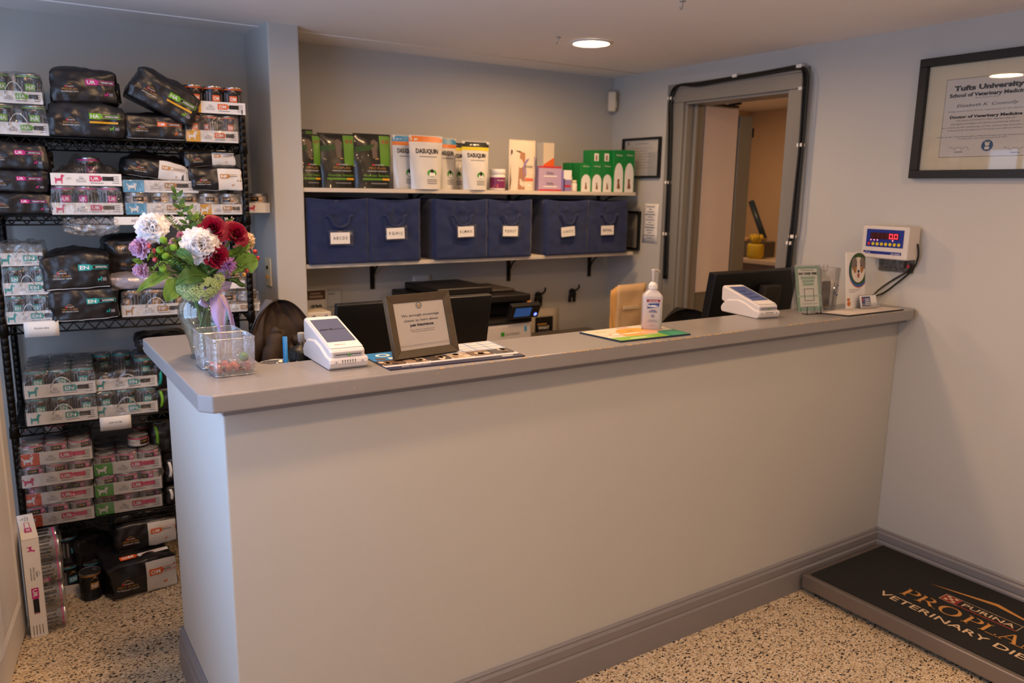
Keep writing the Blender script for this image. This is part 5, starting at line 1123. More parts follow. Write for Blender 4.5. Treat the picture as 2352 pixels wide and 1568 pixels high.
seg7(DW*.595, DH*.625, dw, dh, [1, 1, 1, 1, 1, 1, 0], LED); seg7(DW*.70, DH*.625, dw, dh, [1, 1, 1, 1, 1, 1, 0], LED); b.disc(F, DW*.682, DH*.63, DW*.008, LED, .0014)
for a in (.19, .26, .33, .66): b.poly(F, [(DW*a, DH*.585), (DW*(a+.035), DH*.585), (DW*(a+.0175), DH*.545)], LEDP, .0012)
b.build('front_panel', t)
for i in range(8): b = MB(Md); b.disc(plane((-.0018, 0, 0), (0, -1, 0), (0, 0, 1)), DW*(.17+.092*i), DH*.455, DW*.033, [RED, YB_][i > 0], 0); b.lathe([(DW*.033, -.002), (DW*.03, .0005)], [RED, YB_][i > 0], 16, (-.001, -DW*(.17+.092*i), DH*.455), 'x', cap=False); b.build('button', t)
p = at(2020, 598, 'x', -.004); q = at(2097, 628, 'x', -.004)
t2 = empty('wall_bracket', (-.001, p.y, q.z), label='dull metal mounting plate under the scale display', cat='bracket')
b = MB(); b.box(-.004, 0, -(p.y-q.y), 0, 0, .14, mat('dull_metal', '7d7468', .4, metal=.8, bump=.2, bs=60)); b.box(-.02, -.004, -(p.y-q.y)*.8, -(p.y-q.y)*.2, .02, .1, MATS['dull_metal']); b.build('plate', t2)
b = MB(); b.lathe([(.007, -.006), (.007, 0), (.004, .006)], RED, 12, (-.012, -(p.y-q.y)+.014, .028), 'x'); b.build('connector', t2)
CBL = mat('dark_grey_cord', '2a2822', .5)
for k, (pts, lab) in enumerate(((((2108, 560, -.03), (2109, 590, -.02), (2095, 620, -.012), (2060, 650, -.01), (2030, 672, -.008), (2004, 682, -.02), (1985, 690, -.03)), 'dark cord arching from the scale display to the counter, outer one'), (((2092, 605, -.02), (2085, 622, -.012), (2055, 640, -.008), (2025, 660, -.008), (2000, 682, -.02), (1980, 694, -.03)), 'grey cord under the scale display, inner one'))):
    b = MB(); b.tube(path3([at(u, v, 'x', x) for u, v, x in pts], 5), .0035, [CAB, CBL][k], 6); tag(b.build('power_cord'), lab, 'cord')
# ------------------------------------------------------------------ on the counter, right end
def on(px, py): p = at(px, py, 'z', H); return p
# paper calendar sheet
b = MB(); pts = [(-.47, .036), (-.436, -.062), (-.09, -.066), (-.13, .075)]; b.add([(x, y, H+.0005) for x, y in pts]+[(x, y, H+.004) for x, y in pts], [(3, 2, 1, 0), (4, 5, 6, 7), (0, 1, 5, 4), (1, 2, 6, 5), (2, 3, 7, 6), (3, 0, 4, 7)], mat('dark_mat_edge', '1c1f20', .7))
b.add([(x*.985-.004, y*.95, H+.0045) for x, y in pts], [(0, 1, 2, 3)], mat('pale_mat_print', 'd6ccc4', .5)); tag(b.build('counter_mat'), 'thin pale printed mat at the right end of the counter', 'mat')
# pay-over-time sign in an acrylic stand on a wire easel
a = on(1825, 722); c = on(1890, 716); W = .115; ang = math.atan2(c.y-a.y, c.x-a.x)-.06
zt = at(1815, 612, 'y', a.y+.03).z
GRNF = mat('sign_green', '2f8a55', .45); ACR = film('clear_acrylic', gloss=.03, rough=.03, milk=.01, bump=0)
t = empty('sign_stand', (a.x+.012, a.y-.002, H), rz=ang-.1, label='green bordered PAY OVER TIME sign in a clear stand on the counter', cat='sign')
Ms = T(0, 0, .006) @ RX(math.radians(-13)); Hs = (zt-H)/math.cos(math.radians(13))-.004
b = MB(Ms); F = plane((0, -.0035, 0)); b.box(.004, W-.004, -.003, -.001, .004, Hs-.004, GRNF); b.rect(F, .014, .020, W-.014, Hs-.014, mat('sign_mint', 'e6e8da', .6), 0)
b.rect(F, .006, Hs*.32, W-.006, Hs*.36, mat('pale_green_band', '9cc6a2', .6), .0003)
b.text(F, 'Cherry', W*.5, Hs*.88, .0045, INK, wid=W*.5); b.text(F, 'PAY OVER TIME', W*.5, Hs*.795, .0085, INK, wid=W*.72, bold=.04)
for i, (v, wd) in enumerate(((.72, .55), (.65, .45), (.58, .4))): b.rect(F, W*(.5-wd/2-.02), Hs*v-.004, W*(.5+wd/2+.02), Hs*v+.008, MATS['pale_green_band'], .0003); b.text(F, ['Treat now, pay later', 'Apply in seconds', 'No hard credit'][i], W*.5, Hs*v, .0042, GREYINK, wid=W*wd)
b.outline(F, W*.31, Hs*.24, W*.69, Hs*.50, .0018, INK); b.text(F, 'Scan to apply with your phone', W*.5, Hs*.17, .0038, GREYINK, wid=W*.6); b.text(F, 'Questions? Ask our team', W*.5, Hs*.11, .0034, GREYINK, wid=W*.5)
b.build('insert', t)
b = MB(Ms); b.box(-.001, W+.001, -.0055, -.0040, 0, Hs+.001, ACR); b.box(-.001, W+.001, .001, .0025, 0, Hs+.001, ACR); b.box(-.003, -.001, -.0055, .012, 0, Hs, ACR); b.box(W+.001, W+.003, -.0055, .012, 0, Hs, ACR); b.build('acrylic_sleeve', t)
b = MB()
for x in (.030, W-.022): b.tube(path3([(x, -.016, .028), (x-.002, -.018, .020), (x-.003, -.020, .002), (x-.003, .0, .002), (x, .03, .003), (x, .055, .10)], 3), .0014, BLACKM, 6)
b.tube([(.022, -.020, .002), (W-.016, -.020, .002)], .0014, BLACKM, 6); b.build('wire_easel', t)
# clear pitcher / brochure tub
p = on(1912, 711); zt = at(1912, 615, 'y', p.y+.03).z
t = empty('clear_jug', (p.x, p.y+.035, H+.0005), label='clear plastic tub with blue printing behind the green bordered sign', cat='jug'); hj = zt-H-.0
b = MB(); b.lathe([(.0001, .003), (.037, .003), (.040, 0), (.046, hj*.95), (.047, hj), (.044, hj*.99), (.038, .006), (.0001, .006)], ACR, 32, cap=False); F = lambda u, v, w=0: V(((.0435+w)*math.sin(u/.044), -(.0435+w)*math.cos(u/.044), v))
b.build('tub', t)
b = MB(); F = lambda u, v, w=0: V(((.040+.0055*v/hj+w+.0006)*math.sin(u/.044), -(.040+.0055*v/hj+w+.0006)*math.cos(u/.044), v)); b.ring(F, .012, hj*.48, .021, .003, mat('blue_print', '27408e', .5)); b.rect(F, .004, hj*.34, .024, hj*.36, MATS['blue_print']); b.build('blue_print', t)
b = MB(); b.lathe([(.009, hj*.9), (.010, hj*1.06), (.008, hj*1.07)], ACR, 14, (0, .012, 0)); b.box(-.034, .02, -.004, -.001, .008, hj*.68, mat('smoky_insert', '4e4a50', .3)); b.build('insert', t)
b = MB(); random.seed(9)
for i in range(22): a_ = random.uniform(0, 6.28); r_ = random.uniform(0, .028); b.lathe([(.0001, 0), (.004, .002), (.0001, .006)], mat('amber_treats', 'b9782a', .5), 8, (r_*math.cos(a_), r_*math.sin(a_), .007+.006*(i % 2)))
b.build('treats', t)
# dark pens seen behind
b = MB(); b.tube([(0, 0, 0), (.012, .006, .09)], .003, BLACK, 8); b.box(-.006, .004, -.004, .004, .0, .003, BLACK); t = b.build('pen'); q = on(1937, 706); t.location = (q.x, q.y+.05, H+.0003); tag(t, 'dark pen upright between the tub and the dog brochure', 'pen')
# brochure with a dog portrait
p = on(1946, 711); c = on(1999, 706); zt = at(1950, 583, 'y', p.y).z; W = .105; Hb = zt-H
t = empty('brochure', (p.x-.004, p.y+.004, H+.0045), rz=-.10, label='white brochure with an oval dog portrait standing at the right end of the counter', cat='brochure')
Mb = RX(math.radians(-6)); b = MB(Mb); b.box(0, W, -.001, .0022, 0, Hb, WPAPER); F = plane((0, -.0012, 0))
cx, cy, rx, ry = W*.66, Hb*.70, W*.50, Hb*.285
def oval(cx, cy, rx, ry, m, w, cut=True):
    pts = [(min(W, cx+rx*math.cos(a)), min(Hb, cy+ry*math.sin(a))) for a in [2*PI*i/36 for i in range(36)]]; b.poly(F, pts, m, w)
oval(cx, cy-.008, rx*1.06, ry*1.08, ORG, .0003); oval(cx, cy-.005, rx*1.06, ry*1.08, mat('brochure_blue', '2c5d9c', .5), .0006); oval(cx, cy, rx, ry, mat('grass_green_print', '35502a', .6), .0009)
DGY = mat('dog_merle_print', '7a7068', .7); DWH = mat('dog_white_print', 'dcd4c8', .7); DTN = mat('dog_tan_print', 'a87448', .7)
dx, dy = cx-.004, cy
oval(dx, dy-.004, rx*.72, ry*.80, DWH, .0012); b.disc(F, dx-rx*.42, dy+ry*.3, rx*.3, DGY, .0015, ry=ry*.42); b.disc(F, dx+rx*.42, dy+ry*.3, rx*.28, DGY, .0015, ry=ry*.42)
b.disc(F, dx-rx*.36, dy-ry*.05, rx*.16, DTN, .0018, ry=ry*.22); b.disc(F, dx+rx*.36, dy-ry*.05, rx*.16, DTN, .0018, ry=ry*.22); b.poly(F, [(dx-rx*.12, dy+ry*.7), (dx+rx*.12, dy+ry*.7), (dx+rx*.22, dy-ry*.3), (dx-rx*.22, dy-ry*.3)], DWH, .0021)
for s_ in (-1, 1): b.disc(F, dx+s_*rx*.27, dy+ry*.2, rx*.055, INK, .0024); b.poly(F, [(dx+s_*rx*.5, dy+ry*.55), (dx+s_*rx*.78, dy+ry*.3), (dx+s_*rx*.62, dy-ry*.05)], DGY, .0022)
b.disc(F, dx, dy-ry*.16, rx*.11, INK, .0025); b.disc(F, dx, dy-ry*.42, rx*.11, mat('tongue_print', 'a8504a', .6), .0025, ry=ry*.16)
for i in range(3): b.rect(F, W*.15, Hb*(.33-.025*i), W*(.8-.15*i), Hb*(.336-.025*i), GREYINK)
b.disc(F, W*.14, Hb*.08, W*.09, mat('brochure_orange', 'c8743c', .6)); b.rect(F, W*.05, Hb*.13, W*.2, Hb*.18, MATS['brochure_orange'])
b.build('cover', t)
p = on(1970, 712); t = empty('business_card_holder', (p.x+.012, p.y-.006, H+.0045), rz=-.12, label='clear holder with blue business cards in front of the dog brochure', cat='card holder')
b = MB(RX(-.25)); b.box(0, .09, 0, .001, .002, .050, WPAPER); F = plane((0, -.0004, 0)); b.rect(F, .008, .008, .055, .046, mat('card_blue', '34427a', .6)); b.text(F, 'Y', .014, .026, .014, ORG, wid=.010, w=.0015, bold=.05)
for i in range(4): b.rect(F, .024, .014+.007*i, .05, .017+.007*i, WINK, .001)
b.build('cards', t); b = MB(); b.box(-.003, .095, -.006, -.004, 0, .022, ACR); b.box(-.003, .095, -.006, .03, 0, .0015, ACR); b.box(-.003, .095, .018, .020, 0, .052, ACR); b.build('holder', t)
# ------------------------------------------------------------------ card terminals
TW = mat('terminal_white', 'd9d6d8', .35, coat=.2); TG = mat('terminal_grey', 'a7a6ad', .4); TS = mat('terminal_screen', '5a607c', .22); TSB = mat('terminal_screen_blue', '4a5f9c', .22)
def terminal(x, y, rz, label, scr, sc_=1, txt=None):
    """origin front centre on the counter; front towards -y"""
    t = empty('card_terminal', M=T(x, y, H+.0004) @ RZ(rz) @ Mx.Diagonal((sc_, sc_, sc_, 1)), label=label, cat='card terminal')
    W = .043; Ld = .205
    def prof(pts, w0, m, name, bev):
        b = MB(); k = len(pts); vs = [(-w0, y_, z_) for y_, z_ in pts]+[(w0, y_, z_) for y_, z_ in pts]
        b.add(vs, [tuple(range(k)), tuple(range(k, 2*k))[::-1]]+[((i+1) % k, i, k+i, k+(i+1) % k) for i in range(k)], m); b.build(name, t, bev=bev, seg=4)
    prof([(.004, .006), (0, .016), (.002, .026), (.030, .030), (.075, .046), (.11, .052), (.165, .046), (.19, .030), (.2, .018), (.198, .004), (.19, 0), (.012, 0)][::-1], .046, TW, 'charging_base', .004)
    prof([(.010, .022), (.008, .040), (.012, .046), (.195, .092), (.205, .088), (.205, .040), (.19, .034), (.10, .040), (.055, .022)][::-1], .041, TW, 'handset', .006)
    th = math.atan2(.046, .183); c, s = math.cos(th), math.sin(th)
    o = V((0, .012, .0462)); b = MB(); F = plane(o, (1, 0, 0), (0, c, s)); L = .187
    b.rect(F, -.0385, .004, .0385, L-.005, mat('terminal_face', 'e4e2e4', .3), .0008); b.rect(F, -.034, L*.20, .034, L*.90, scr, .0014)
    if txt:
        b.text(F, txt[0], -.030, L*.55, .010, INK, al='l', wid=.030, w=.0022, bold=.01); b.text(F, txt[1], .002, L*.55, .010, mat('screen_grey_text', '3c4056', .4), al='l', wid=.029, w=.002)
        b.text(F, 'ingenico', -.010, L*.10, .005, INK, wid=.026, w=.002); b.rect(F, .012, L*.13, .026, L*.145, GREYINK)
    else:
        for i in range(3): b.rect(F, -.024, L*(.35+.15*i), .018-.006*i, L*(.375+.15*i), mat('screen_dark_text', '2c3a70', .4), .002)
    b.build('screen', t)
    b = MB(); F = plane((0, .0075, .024)); b.rect(F, -.034, .006, .034, .014, TG, .001); b.rect(F, -.030, .009, .030, .0105, INK, .0014); b.poly(F, [(-.004, .0085), (.006, .006), (.004, .012)], GRN, .002)
    F = plane((0, .0006, .010))
    for i in range(6): b.rect(F, -.017+.006*i, .004, -.0145+.006*i, .013, TG, .0008); b.rect(F, -.0165+.006*i, .009, -.015+.006*i, .0125, INK, .0012)
    for x_ in (-.030, .031): b.disc(F, x_, .008, .0028, TG, .001)
    b.build('card_slot', t); return t
terminal(-2.322, .016, -.03, 'white card terminal with grey screen beside the framed sign', TS, 1.08, ('card', 'pointe'))
p = on(1762, 735); terminal(-.742, .045, -.16+.0, 'white card terminal with blue screen in front of the right monitor', TSB, 1.05)
# ------------------------------------------------------------------ mats with pictures on the counter
def padmat(name, pts, label, fn, edge, h=.003, z=H):
    """quadrilateral pad; pts = front left, front right, back right, back left"""
    b = MB(); P4 = [V((x, y, 0)) for x, y in pts]; k = 4
    b.add([(p.x, p.y, z+.0003) for p in P4]+[(p.x, p.y, z+h) for p in P4], [(3, 2, 1, 0), (4, 5, 6, 7), (0, 1, 5, 4), (1, 2, 6, 5), (2, 3, 7, 6), (3, 0, 4, 7)], edge)
    def F(u, v, w=0):
        q = P4[0]*(1-u)*(1-v)+P4[1]*u*(1-v)+P4[2]*u*v+P4[3]*(1-u)*v; return V((q.x, q.y, z+h+w*.4))
    fn(b, F); return tag(b.build(name), label, 'mat')
NVM = mat('navy_mat_border', '2a2c48', .5); LBL = mat('light_blue_print', '2c7ec4', .5)
def f_m1(b, F):
    b.rect(F, 0, 0, 1, 1, NVM, .0002); b.rect(F, .0, .14, 1, .26, mat('mat_white_band', 'cfccd2', .5), .0005)
    cols = ['5a4334', '8c7560', '3c332c', 'a89680', '6e5848', '4a4a50']; random.seed(3)
    for i in range(6):
        u0 = .01+i*.165; b.rect(F, u0, .22, u0+.155, .5, mat('pet_photo_%s' % 'abcdef'[i], cols[i], .6), .0008)
        for k in range(5): b.disc(F, u0+random.uniform(.02, .13), random.uniform(.27, .45), .022, mat('pet_photo_pale_%s' % 'abc'[k % 3], ['c9b8a4', '7a6450', '2e2620'][k % 3], .6), .0011, ry=.05)
    b.rect(F, .0, .52, .30, 1, LBL, .0006); b.disc(F, .12, .82, .05, WINK, .001, ry=.09); b.disc(F, .12, .82, .03, LBL, .0014, ry=.05)
    for i in range(3): b.rect(F, .03+.09*i, .56, .10+.09*i, .66, [MATS['pet_photo_a'], WINK, MATS['pet_photo_b']][i], .001)
    b.rect(F, .31, .5, 1, 1, mat('mat_white_area', 'd6d4d8', .5), .0006)
    for i in range(7): b.rect(F, .33+.11*i, .52, .337+.11*i, .98, LBL, .0009)
    for j in range(4): b.rect(F, .33, .53+.14*j, .99, .545+.14*j, LBL, .0009)
    b.text(F, 'pet wellness', .2, .07, .04, WINK, wid=.2); b.rect(F, .84, .07, .93, .10, WINK)
padmat('counter_mat', [(-2.243, -.046), (-1.862, -.066), (-1.838, .158), (-2.238, .150)], 'wide navy edged mat of pet photos under the framed sign', f_m1, NVM)
def f_m2(b, F):
    b.rect(F, .01, .01, .99, .99, mat('cartoon_mat_pale', 'c9c4b2', .5), .0002); b.rect(F, .01, .01, .99, .26, mat('cartoon_mat_green', '7fae3a', .5), .0004); b.rect(F, .70, .01, .99, .42, mat('cartoon_mat_teal', '2f8a6a', .5), .0006)
    O1 = mat('cartoon_orange', 'd99a3a', .5); O2 = mat('cartoon_peach', 'd9a582', .5)
    b.disc(F, .52, .58, .22, O1, .0008, 30, .27); b.disc(F, .40, .34, .17, O1, .0010, 24, .10); b.disc(F, .62, .42, .13, O2, .0012, 24, .12)
    b.disc(F, .22, .50, .09, O2, .0011, 20, .09); b.disc(F, .21, .49, .05, WINK, .0014, 20, .05); b.disc(F, .78, .55, .08, O2, .0012, 20, .12)
    b.rect(F, .30, .42, .50, .47, WINK, .0015); b.rect(F, .44, .62, .52, .635, INK, .0016); b.rect(F, .66, .66, .70, .68, INK, .0016)
    b.text(F, 'hello pets', .17, .78, .05, MATS['cartoon_mat_green'], wid=.16, w=.001); b.rect(F, .45, .9, .6, .93, RED, .0008); b.rect(F, .2, .09, .42, .12, WINK, .001); b.rect(F, .72, .30, .95, .33, mat('steel_grey_print', '55656a', .5), .001)
padmat('mouse_mat', [(-1.506, -.040), (-1.232, -.052), (-1.206, .150), (-1.522, .135)], 'colourful cartoon pet mat under the sanitizer bottle', f_m2, mat('dark_blue_foam', '24344a', .8), .005)
# ------------------------------------------------------------------ framed sign
WOD = mat('dark_olive_wood', '4a3f30', .42, bump=.3, bs=14, var=.25, vs=40)
W, Hh = .200, .166; t = empty('framed_sign', M=T(-2.193, .040, H+.0035) @ RZ(.135) @ RX(math.radians(-17)), label='wooden framed sign about pet insurance standing on the counter', cat='framed sign')
b = MB(); bw = .021
for q in ([(0, 0), (W, 0), (W-bw, bw), (bw, bw)], [(W, 0), (W, Hh), (W-bw, Hh-bw), (W-bw, bw)], [(W, Hh), (0, Hh), (bw, Hh-bw), (W-bw, Hh-bw)], [(0, Hh), (0, 0), (bw, bw), (bw, Hh-bw)]):
    pts = [V((x, -.012 if k < 2 else -.008, z)) for k, (x, z) in enumerate(q)]; bk = [V((p.x, .006, p.z)) for p in pts]
    b.add(pts+bk, [(0, 1, 2, 3), (4, 7, 6, 5), (0, 4, 5, 1), (1, 5, 6, 2), (2, 6, 7, 3), (3, 7, 4, 0)], WOD)
b.build('wooden_frame', t, bev=.0012)
b = MB(); b.box(bw*.8, W-bw*.8, -.004, -.002, bw*.8, Hh-bw*.8, mat('sign_paper', 'dcd5d2', .6)); F = plane((0, -.0042, 0)); c = W/2
b.disc(F, c, Hh*.815, .0105, mat('badge_blue', '31506e', .5), .0004, 28); b.ring(F, c, Hh*.815, .0100, .0010, WINK, .0008); b.disc(F, c, Hh*.815, .0060, WINK, .001, 20); b.disc(F, c, Hh*.815, .0045, GOLD, .0014, 16); b.disc(F, c, Hh*.825, .0022, WINK, .0018)
for k in range(14): a_ = 2*PI*k/14; b.disc(F, c+.0080*math.cos(a_), Hh*.815+.0080*math.sin(a_), .0007, WINK, .001, 6)
b.text(F, 'We strongly encourage', c, Hh*.645, .0066, NAVY, wid=.118); b.text(F, 'clients to learn about', c, Hh*.565, .0066, NAVY, wid=.107); b.text(F, 'pet insurance', c, Hh*.49, .0070, NAVY, wid=.073, bold=.035)
b.text(F, 'Scan the QR code or visit pawlicy.com for', c, Hh*.425, .0026, NAVY, wid=.078); b.text(F, 'information from your provider of choice', c, Hh*.395, .0026, NAVY, wid=.070)
b.rect(F, bw, Hh*.195, W-bw, Hh*.198, GREYINK); b.rect(F, bw, Hh*.175, W-bw, Hh*.177, GREYINK)
b.build('sign_sheet', t)
b = MB(); b.box(bw*.9, W-bw*.9, -.0066, -.0060, bw*.9, Hh-bw*.9, GLS); b.build('glass', t)
b = MB(RX(.5)); b.box(c-.025, c+.025, .008, .0105, .0, .085, BLACK); 
b = MB(); b.add([(c-.02, .007, .10), (c+.02, .007, .10), (c+.028, .055, .018), (c-.028, .055, .018)], [(0, 1, 2, 3)], BLACK); b.build('easel_back', t, solid=.002)
# ------------------------------------------------------------------ sanitizer bottle
p = at(1507, 757, 'z', H+.005); zt = at(1513, 618, 'y', p.y+.03).z; hs = zt-H-.005
SB = mat('bottle_plastic', 'cdc6c8', .3, trans=.12, sss=.3, coat=.1)
t = empty('sanitizer_bottle', (p.x+.004, p.y+.028, H+.0052), rz=-.62, label='tall white hand sanitizer pump bottle on the cartoon mat', cat='bottle')
b = MB(); n = 32; vs = []; zs = [(0, .90), (.004, 1), (hs*.545, 1), (hs*.565, .98), (hs*.60, .82), (hs*.635, .61), (hs*.66, .45), (hs*.675, .40), (hs*.68, .38)]
for z, k in zs:
    for i in range(n):
        a_ = 2*PI*i/n; ca, sa = math.cos(a_), math.sin(a_); q = (abs(ca)**8+abs(sa)**8)**(-.125) if k > .5 else 1
        kx, ky = (.031*k, .026*k) if k > .5 else (.030*k, .030*k); vs.append((kx*ca*q, ky*sa*q, z))
b.add(vs, [(j*n+i, j*n+(i+1) % n, (j+1)*n+(i+1) % n, (j+1)*n+i) for j in range(len(zs)-1) for i in range(n)], SB, True); b.add(vs[:n], [tuple(range(n))[::-1]], SB)
b.build('bottle_body', t)
b = MB(); b.lathe([(.0128, hs*.672), (.0138, hs*.675)]+[(.0138, hs*.74), (.0120, hs*.765), (.0085, hs*.78), (.0085, hs*.79), (.0001, hs*.79)], WHITE, 26)
for i in range(26): a_ = 2*PI*i/26; b.box(.0136*math.cos(a_)-.0006, .0136*math.cos(a_)+.0006, .0136*math.sin(a_)-.0006, .0136*math.sin(a_)+.0006, hs*.68, hs*.74, WHITE)
b.build('collar', t)
PMP = mat('pump_plastic', 'cfc9c4', .3, trans=.25)
b = MB(RZ(.62)); b.lathe([(.0035, hs*.78), (.0042, hs*.85), (.0055, hs*.95), (.0075, hs*.985), (.0075, hs), (.0001, hs*1.0)], PMP, 18); b.tube(path3([(-.006, 0, hs*.985), (.008, 0, hs*.985), (.020, -.001, hs*.975), (.0235, -.001, hs*.945)], 4), [.0045]*6+[.0038]*4+[.0032]*3, PMP, 10)
b.build('pump', t)
b = MB(); F = plane((0, -.0265, 0)); 
b.rect(F, -.021, hs*.47, .021, hs*.51, mat('label_red', '8e2440', .45), .0002, 2); b.text(F, 'ADVANCED', 0, hs*.48, .003, WINK, wid=.03, w=.001, bold=.03)
PBLU = mat('label_blue', '2a3f8a', .45); b.poly(F, [(-.019, hs*.36), (.016, hs*.38), (.020, hs*.45), (-.015, hs*.44)], PBLU, .0002); b.text(F, 'PURELL', 0, hs*.385, .0065, WINK, wid=.031, w=.001, bold=.05)
b.text(F, 'HAND', 0, hs*.32, .0036, PBLU, wid=.016, bold=.03); b.text(F, 'SANITIZER', 0, hs*.295, .0036, PBLU, wid=.026, bold=.03); b.ring(F, 0, hs*.235, .0055, .0008, PBLU); b.disc(F, 0, hs*.235, .002, PBLU)
b.text(F, 'Refreshing Gel', 0, hs*.155, .003, PBLU, wid=.024); b.text(F, 'Kills 99.99% of germs', 0, hs*.13, .0026, PBLU, wid=.032); b.text(F, '12 FL OZ', 0, hs*.07, .0024, PBLU, wid=.016)
b.build('label', t)
# ------------------------------------------------------------------ clear candy container at the left end
PET = film('clear_deli_plastic', tint=(.97, .98, 1), gloss=.13, rough=.07, milk=.13, bs=60, bump=.3)
PETE = film('plastic_rim', gloss=.4, rough=.1, milk=.35, bump=.1)
t = empty('candy_container', (-2.530, .087, H+.0005), rz=.0, label='clear divided plastic container of wrapped candies in front of the vase', cat='container')
hc = at(586, 772, 'y', .088).z-H
def cell(x0, x1, y0, y1, flare, hh):
    b = MB(); r = .010; n = 6
    def ring_(z, g):
        pts = []
        for cx, cy, a0 in ((x1-r, y1-r, 0), (x0+r, y1-r, 90), (x0+r, y0+r, 180), (x1-r, y0+r, 270)):
            for k in range(n+1): a_ = math.radians(a0+90*k/n); pts.append(V((cx+(r)*math.cos(a_), cy+(r)*math.sin(a_), z)))
        c_ = V(((x0+x1)/2, (y0+y1)/2, z)); return [c_+(p-c_)*g for p in pts]
    rows = [ring_(.002, 1)]+[ring_(hh*j/8, 1+flare*j/8) for j in range(1, 9)]; k = len(rows[0])
    b.add([p for r_ in rows for p in r_], [(j*k+i, j*k+(i+1) % k, (j+1)*k+(i+1) % k, (j+1)*k+i) for j in range(8) for i in range(k)], PET, True); b.add(rows[0], [tuple(range(k))], PET)
    for s_ in range(12):     # moulded ribs
        f = s_/12*k; i = int(f); q = [r_[i] for r_ in rows]; b.tube(q[1:-1], .0009, PET, 4)
    b.tube(rows[-1]+[rows[-1][0]], .0013, PETE, 5); b.tube(rows[0]+[rows[0][0]], .0010, PETE, 5); return b
cell(-.090, 0, -.008, .078, .06, hc).build('front_cell', t)
cell(-.098, -.005, .090, .172, .06, hc*1.0).build('rear_cell', t)
random.seed(12)
cols = [('candy_orange', 'b8562e'), ('candy_red', 'a03a34'), ('candy_green', '4f8a4a'), ('candy_rose', 'b56a78')]
for i in range(11):
    x, y = -.078+.021*(i % 4)+random.uniform(-.003, .003), .008+.022*((i//4) % 3)+random.uniform(-.003, .003); z = .016+.0*(i > 7)
    if i == 10: x, y, z = -.020, .012, .040
    m = mat(*cols[2 if i == 10 else i % 4 if i % 4 != 2 else 0], .35, coat=.5, bump=.4, bs=180); b = MB()
    vs = []; 
    def Q(a_, c_, i=i): th, ph = 2*PI*a_, PI*c_; r_ = .0115*(1+.14*noise.noise(V((math.cos(th)*2+i, math.sin(th)*2, ph*2)))); return V((r_*math.sin(ph)*math.cos(th)*1.1, r_*math.sin(ph)*math.sin(th), r_*math.cos(ph)*.95))
    b.grid(Q, 14, 8, m)
    for s_ in (-1, 1):
        b.grid(lambda a_, c_: V((s_*(.010+.013*c_), (a_-.5)*.016*(c_+.15)+.002*math.sin(a_*25), .004*math.sin(a_*19)*c_)), 10, 3, FILMK)
    o = b.build('wrapped_candy'); o.matrix_world = T(-2.530+x, .087+y, H+z) @ RZ(random.uniform(0, 3)) @ RY(random.uniform(-.6, .6)); tag(o, 'green wrapped candy on top of the pile in the container' if i == 10 else 'foil wrapped red or orange candy at the bottom of the container', 'candy', None if i == 10 else 'candies in the container')
for i in range(6):
    x, y = -.078+.022*(i % 3), .105+.03*(i//3); b = MB(); b.tube([(0, 0, 0), (.002, .003, .042)], .0016, WHITE, 6); b.lathe([(.0001, -.008), (.008, -.004), (.008, .004), (.0001, .008)], mat('pale_lolly', 'cfd4dc', .3, trans=.3), 12, (.0, 0, .0))
    o = b.build('lollipop'); o.matrix_world = T(-2.530+x, .087+y, H+.014) @ RX(random.uniform(-.2, .2)); tag(o, 'pale wrapped lollipop in the rear cell of the container', 'lollipop', 'lollipops in the container')
# ------------------------------------------------------------------ vase and bouquet
VX, VY = -2.585, .335
zr = 1.262
GL = mat('vase_glass', 'ffffff', .02, trans=1, ior=1.45, spec=.5); 
t = empty('glass_vase', (VX, VY, H+.0005), label='clear glass urn vase holding the mixed bouquet', cat='vase')
def vprof(): return [(.036, 0), (.038, .003), (.036, .010), (.042, .045), (.055, .085), (.0635, .110), (.062, .135), (.050, .155), (.040, .170), (.038, .182), (.045, .195)]
VG = film('thin_vase_glass', tint=(.93, .96, .95), gloss=.10, rough=.01, milk=.02, bump=0)
b = MB(); b.lathe(vprof(), VG, 40, cap=False); b.build('glass_body', t)
b = MB(); b.lathe([(.0001, .012), (.034, .012), (.040, .045), (.053, .085), (.0605, .110), (.0600, .118), (.0001, .118)], film('water_film', tint=(.90, .95, .92), gloss=.03, rough=.02, milk=.02, bump=.05), 40, cap=False); b.build('water', t)
b = MB(); b.lathe([(.0001, 0), (.037, 0), (.037, .006), (.030, .010), (.0001, .009)], mat('vase_foot_glass', 'e8eeee', .05, trans=1), 40, cap=False); b.build('foot', t)
RIB = film('lilac_ribbon_film', tint=(.78, .68, .92), gloss=.02, rough=.5, milk=.72, bump=.1)
for n_ in RIB.node_tree.nodes:
    if n_.type == 'BSDF_DIFFUSE': n_.inputs[0].default_value = (.58, .42, .78, 1)
b = MB()
b.grid(lambda a, c: V(((.0415+.003*math.sin(a*40+c*3))*math.cos(2*PI*a), (.0415+.003*math.sin(a*40+c*3))*math.sin(2*PI*a), .163+.024*c)), 48, 3, RIB); b.build('ribbon_band', t)
def ribbon(pts, wid, name, tw=0, fold=.004, wd=(1, 0, .2)):
    pl = path3(pts, 7); k = len(pl)-1; b = MB()
    def Q(a, c):
        f = c*k; i = min(int(f), k-1); p = pl[i].lerp(pl[i+1], f-i); w_ = V(wd); w_.rotate(Euler((0, 0, tw*c))); q = wid*(.45+.55*math.sin(PI*min(1, c*1.4+.1)))
        return p+w_*(a-.5)*q+V((0, fold*math.sin(a*7+c*4), fold*.4*math.sin(a*5)))
    b.grid(Q, 12, k*2, RIB); b.build(name, t)
kx, ky, kz = .016, -.045, .178
ribbon([(kx, ky, kz), (-.010, -.062, .176), (-.018, -.068, .158), (-.002, -.062, .142), (kx, ky-.006, kz-.008)], .034, 'bow_loop', wd=(.5, 0, .9))
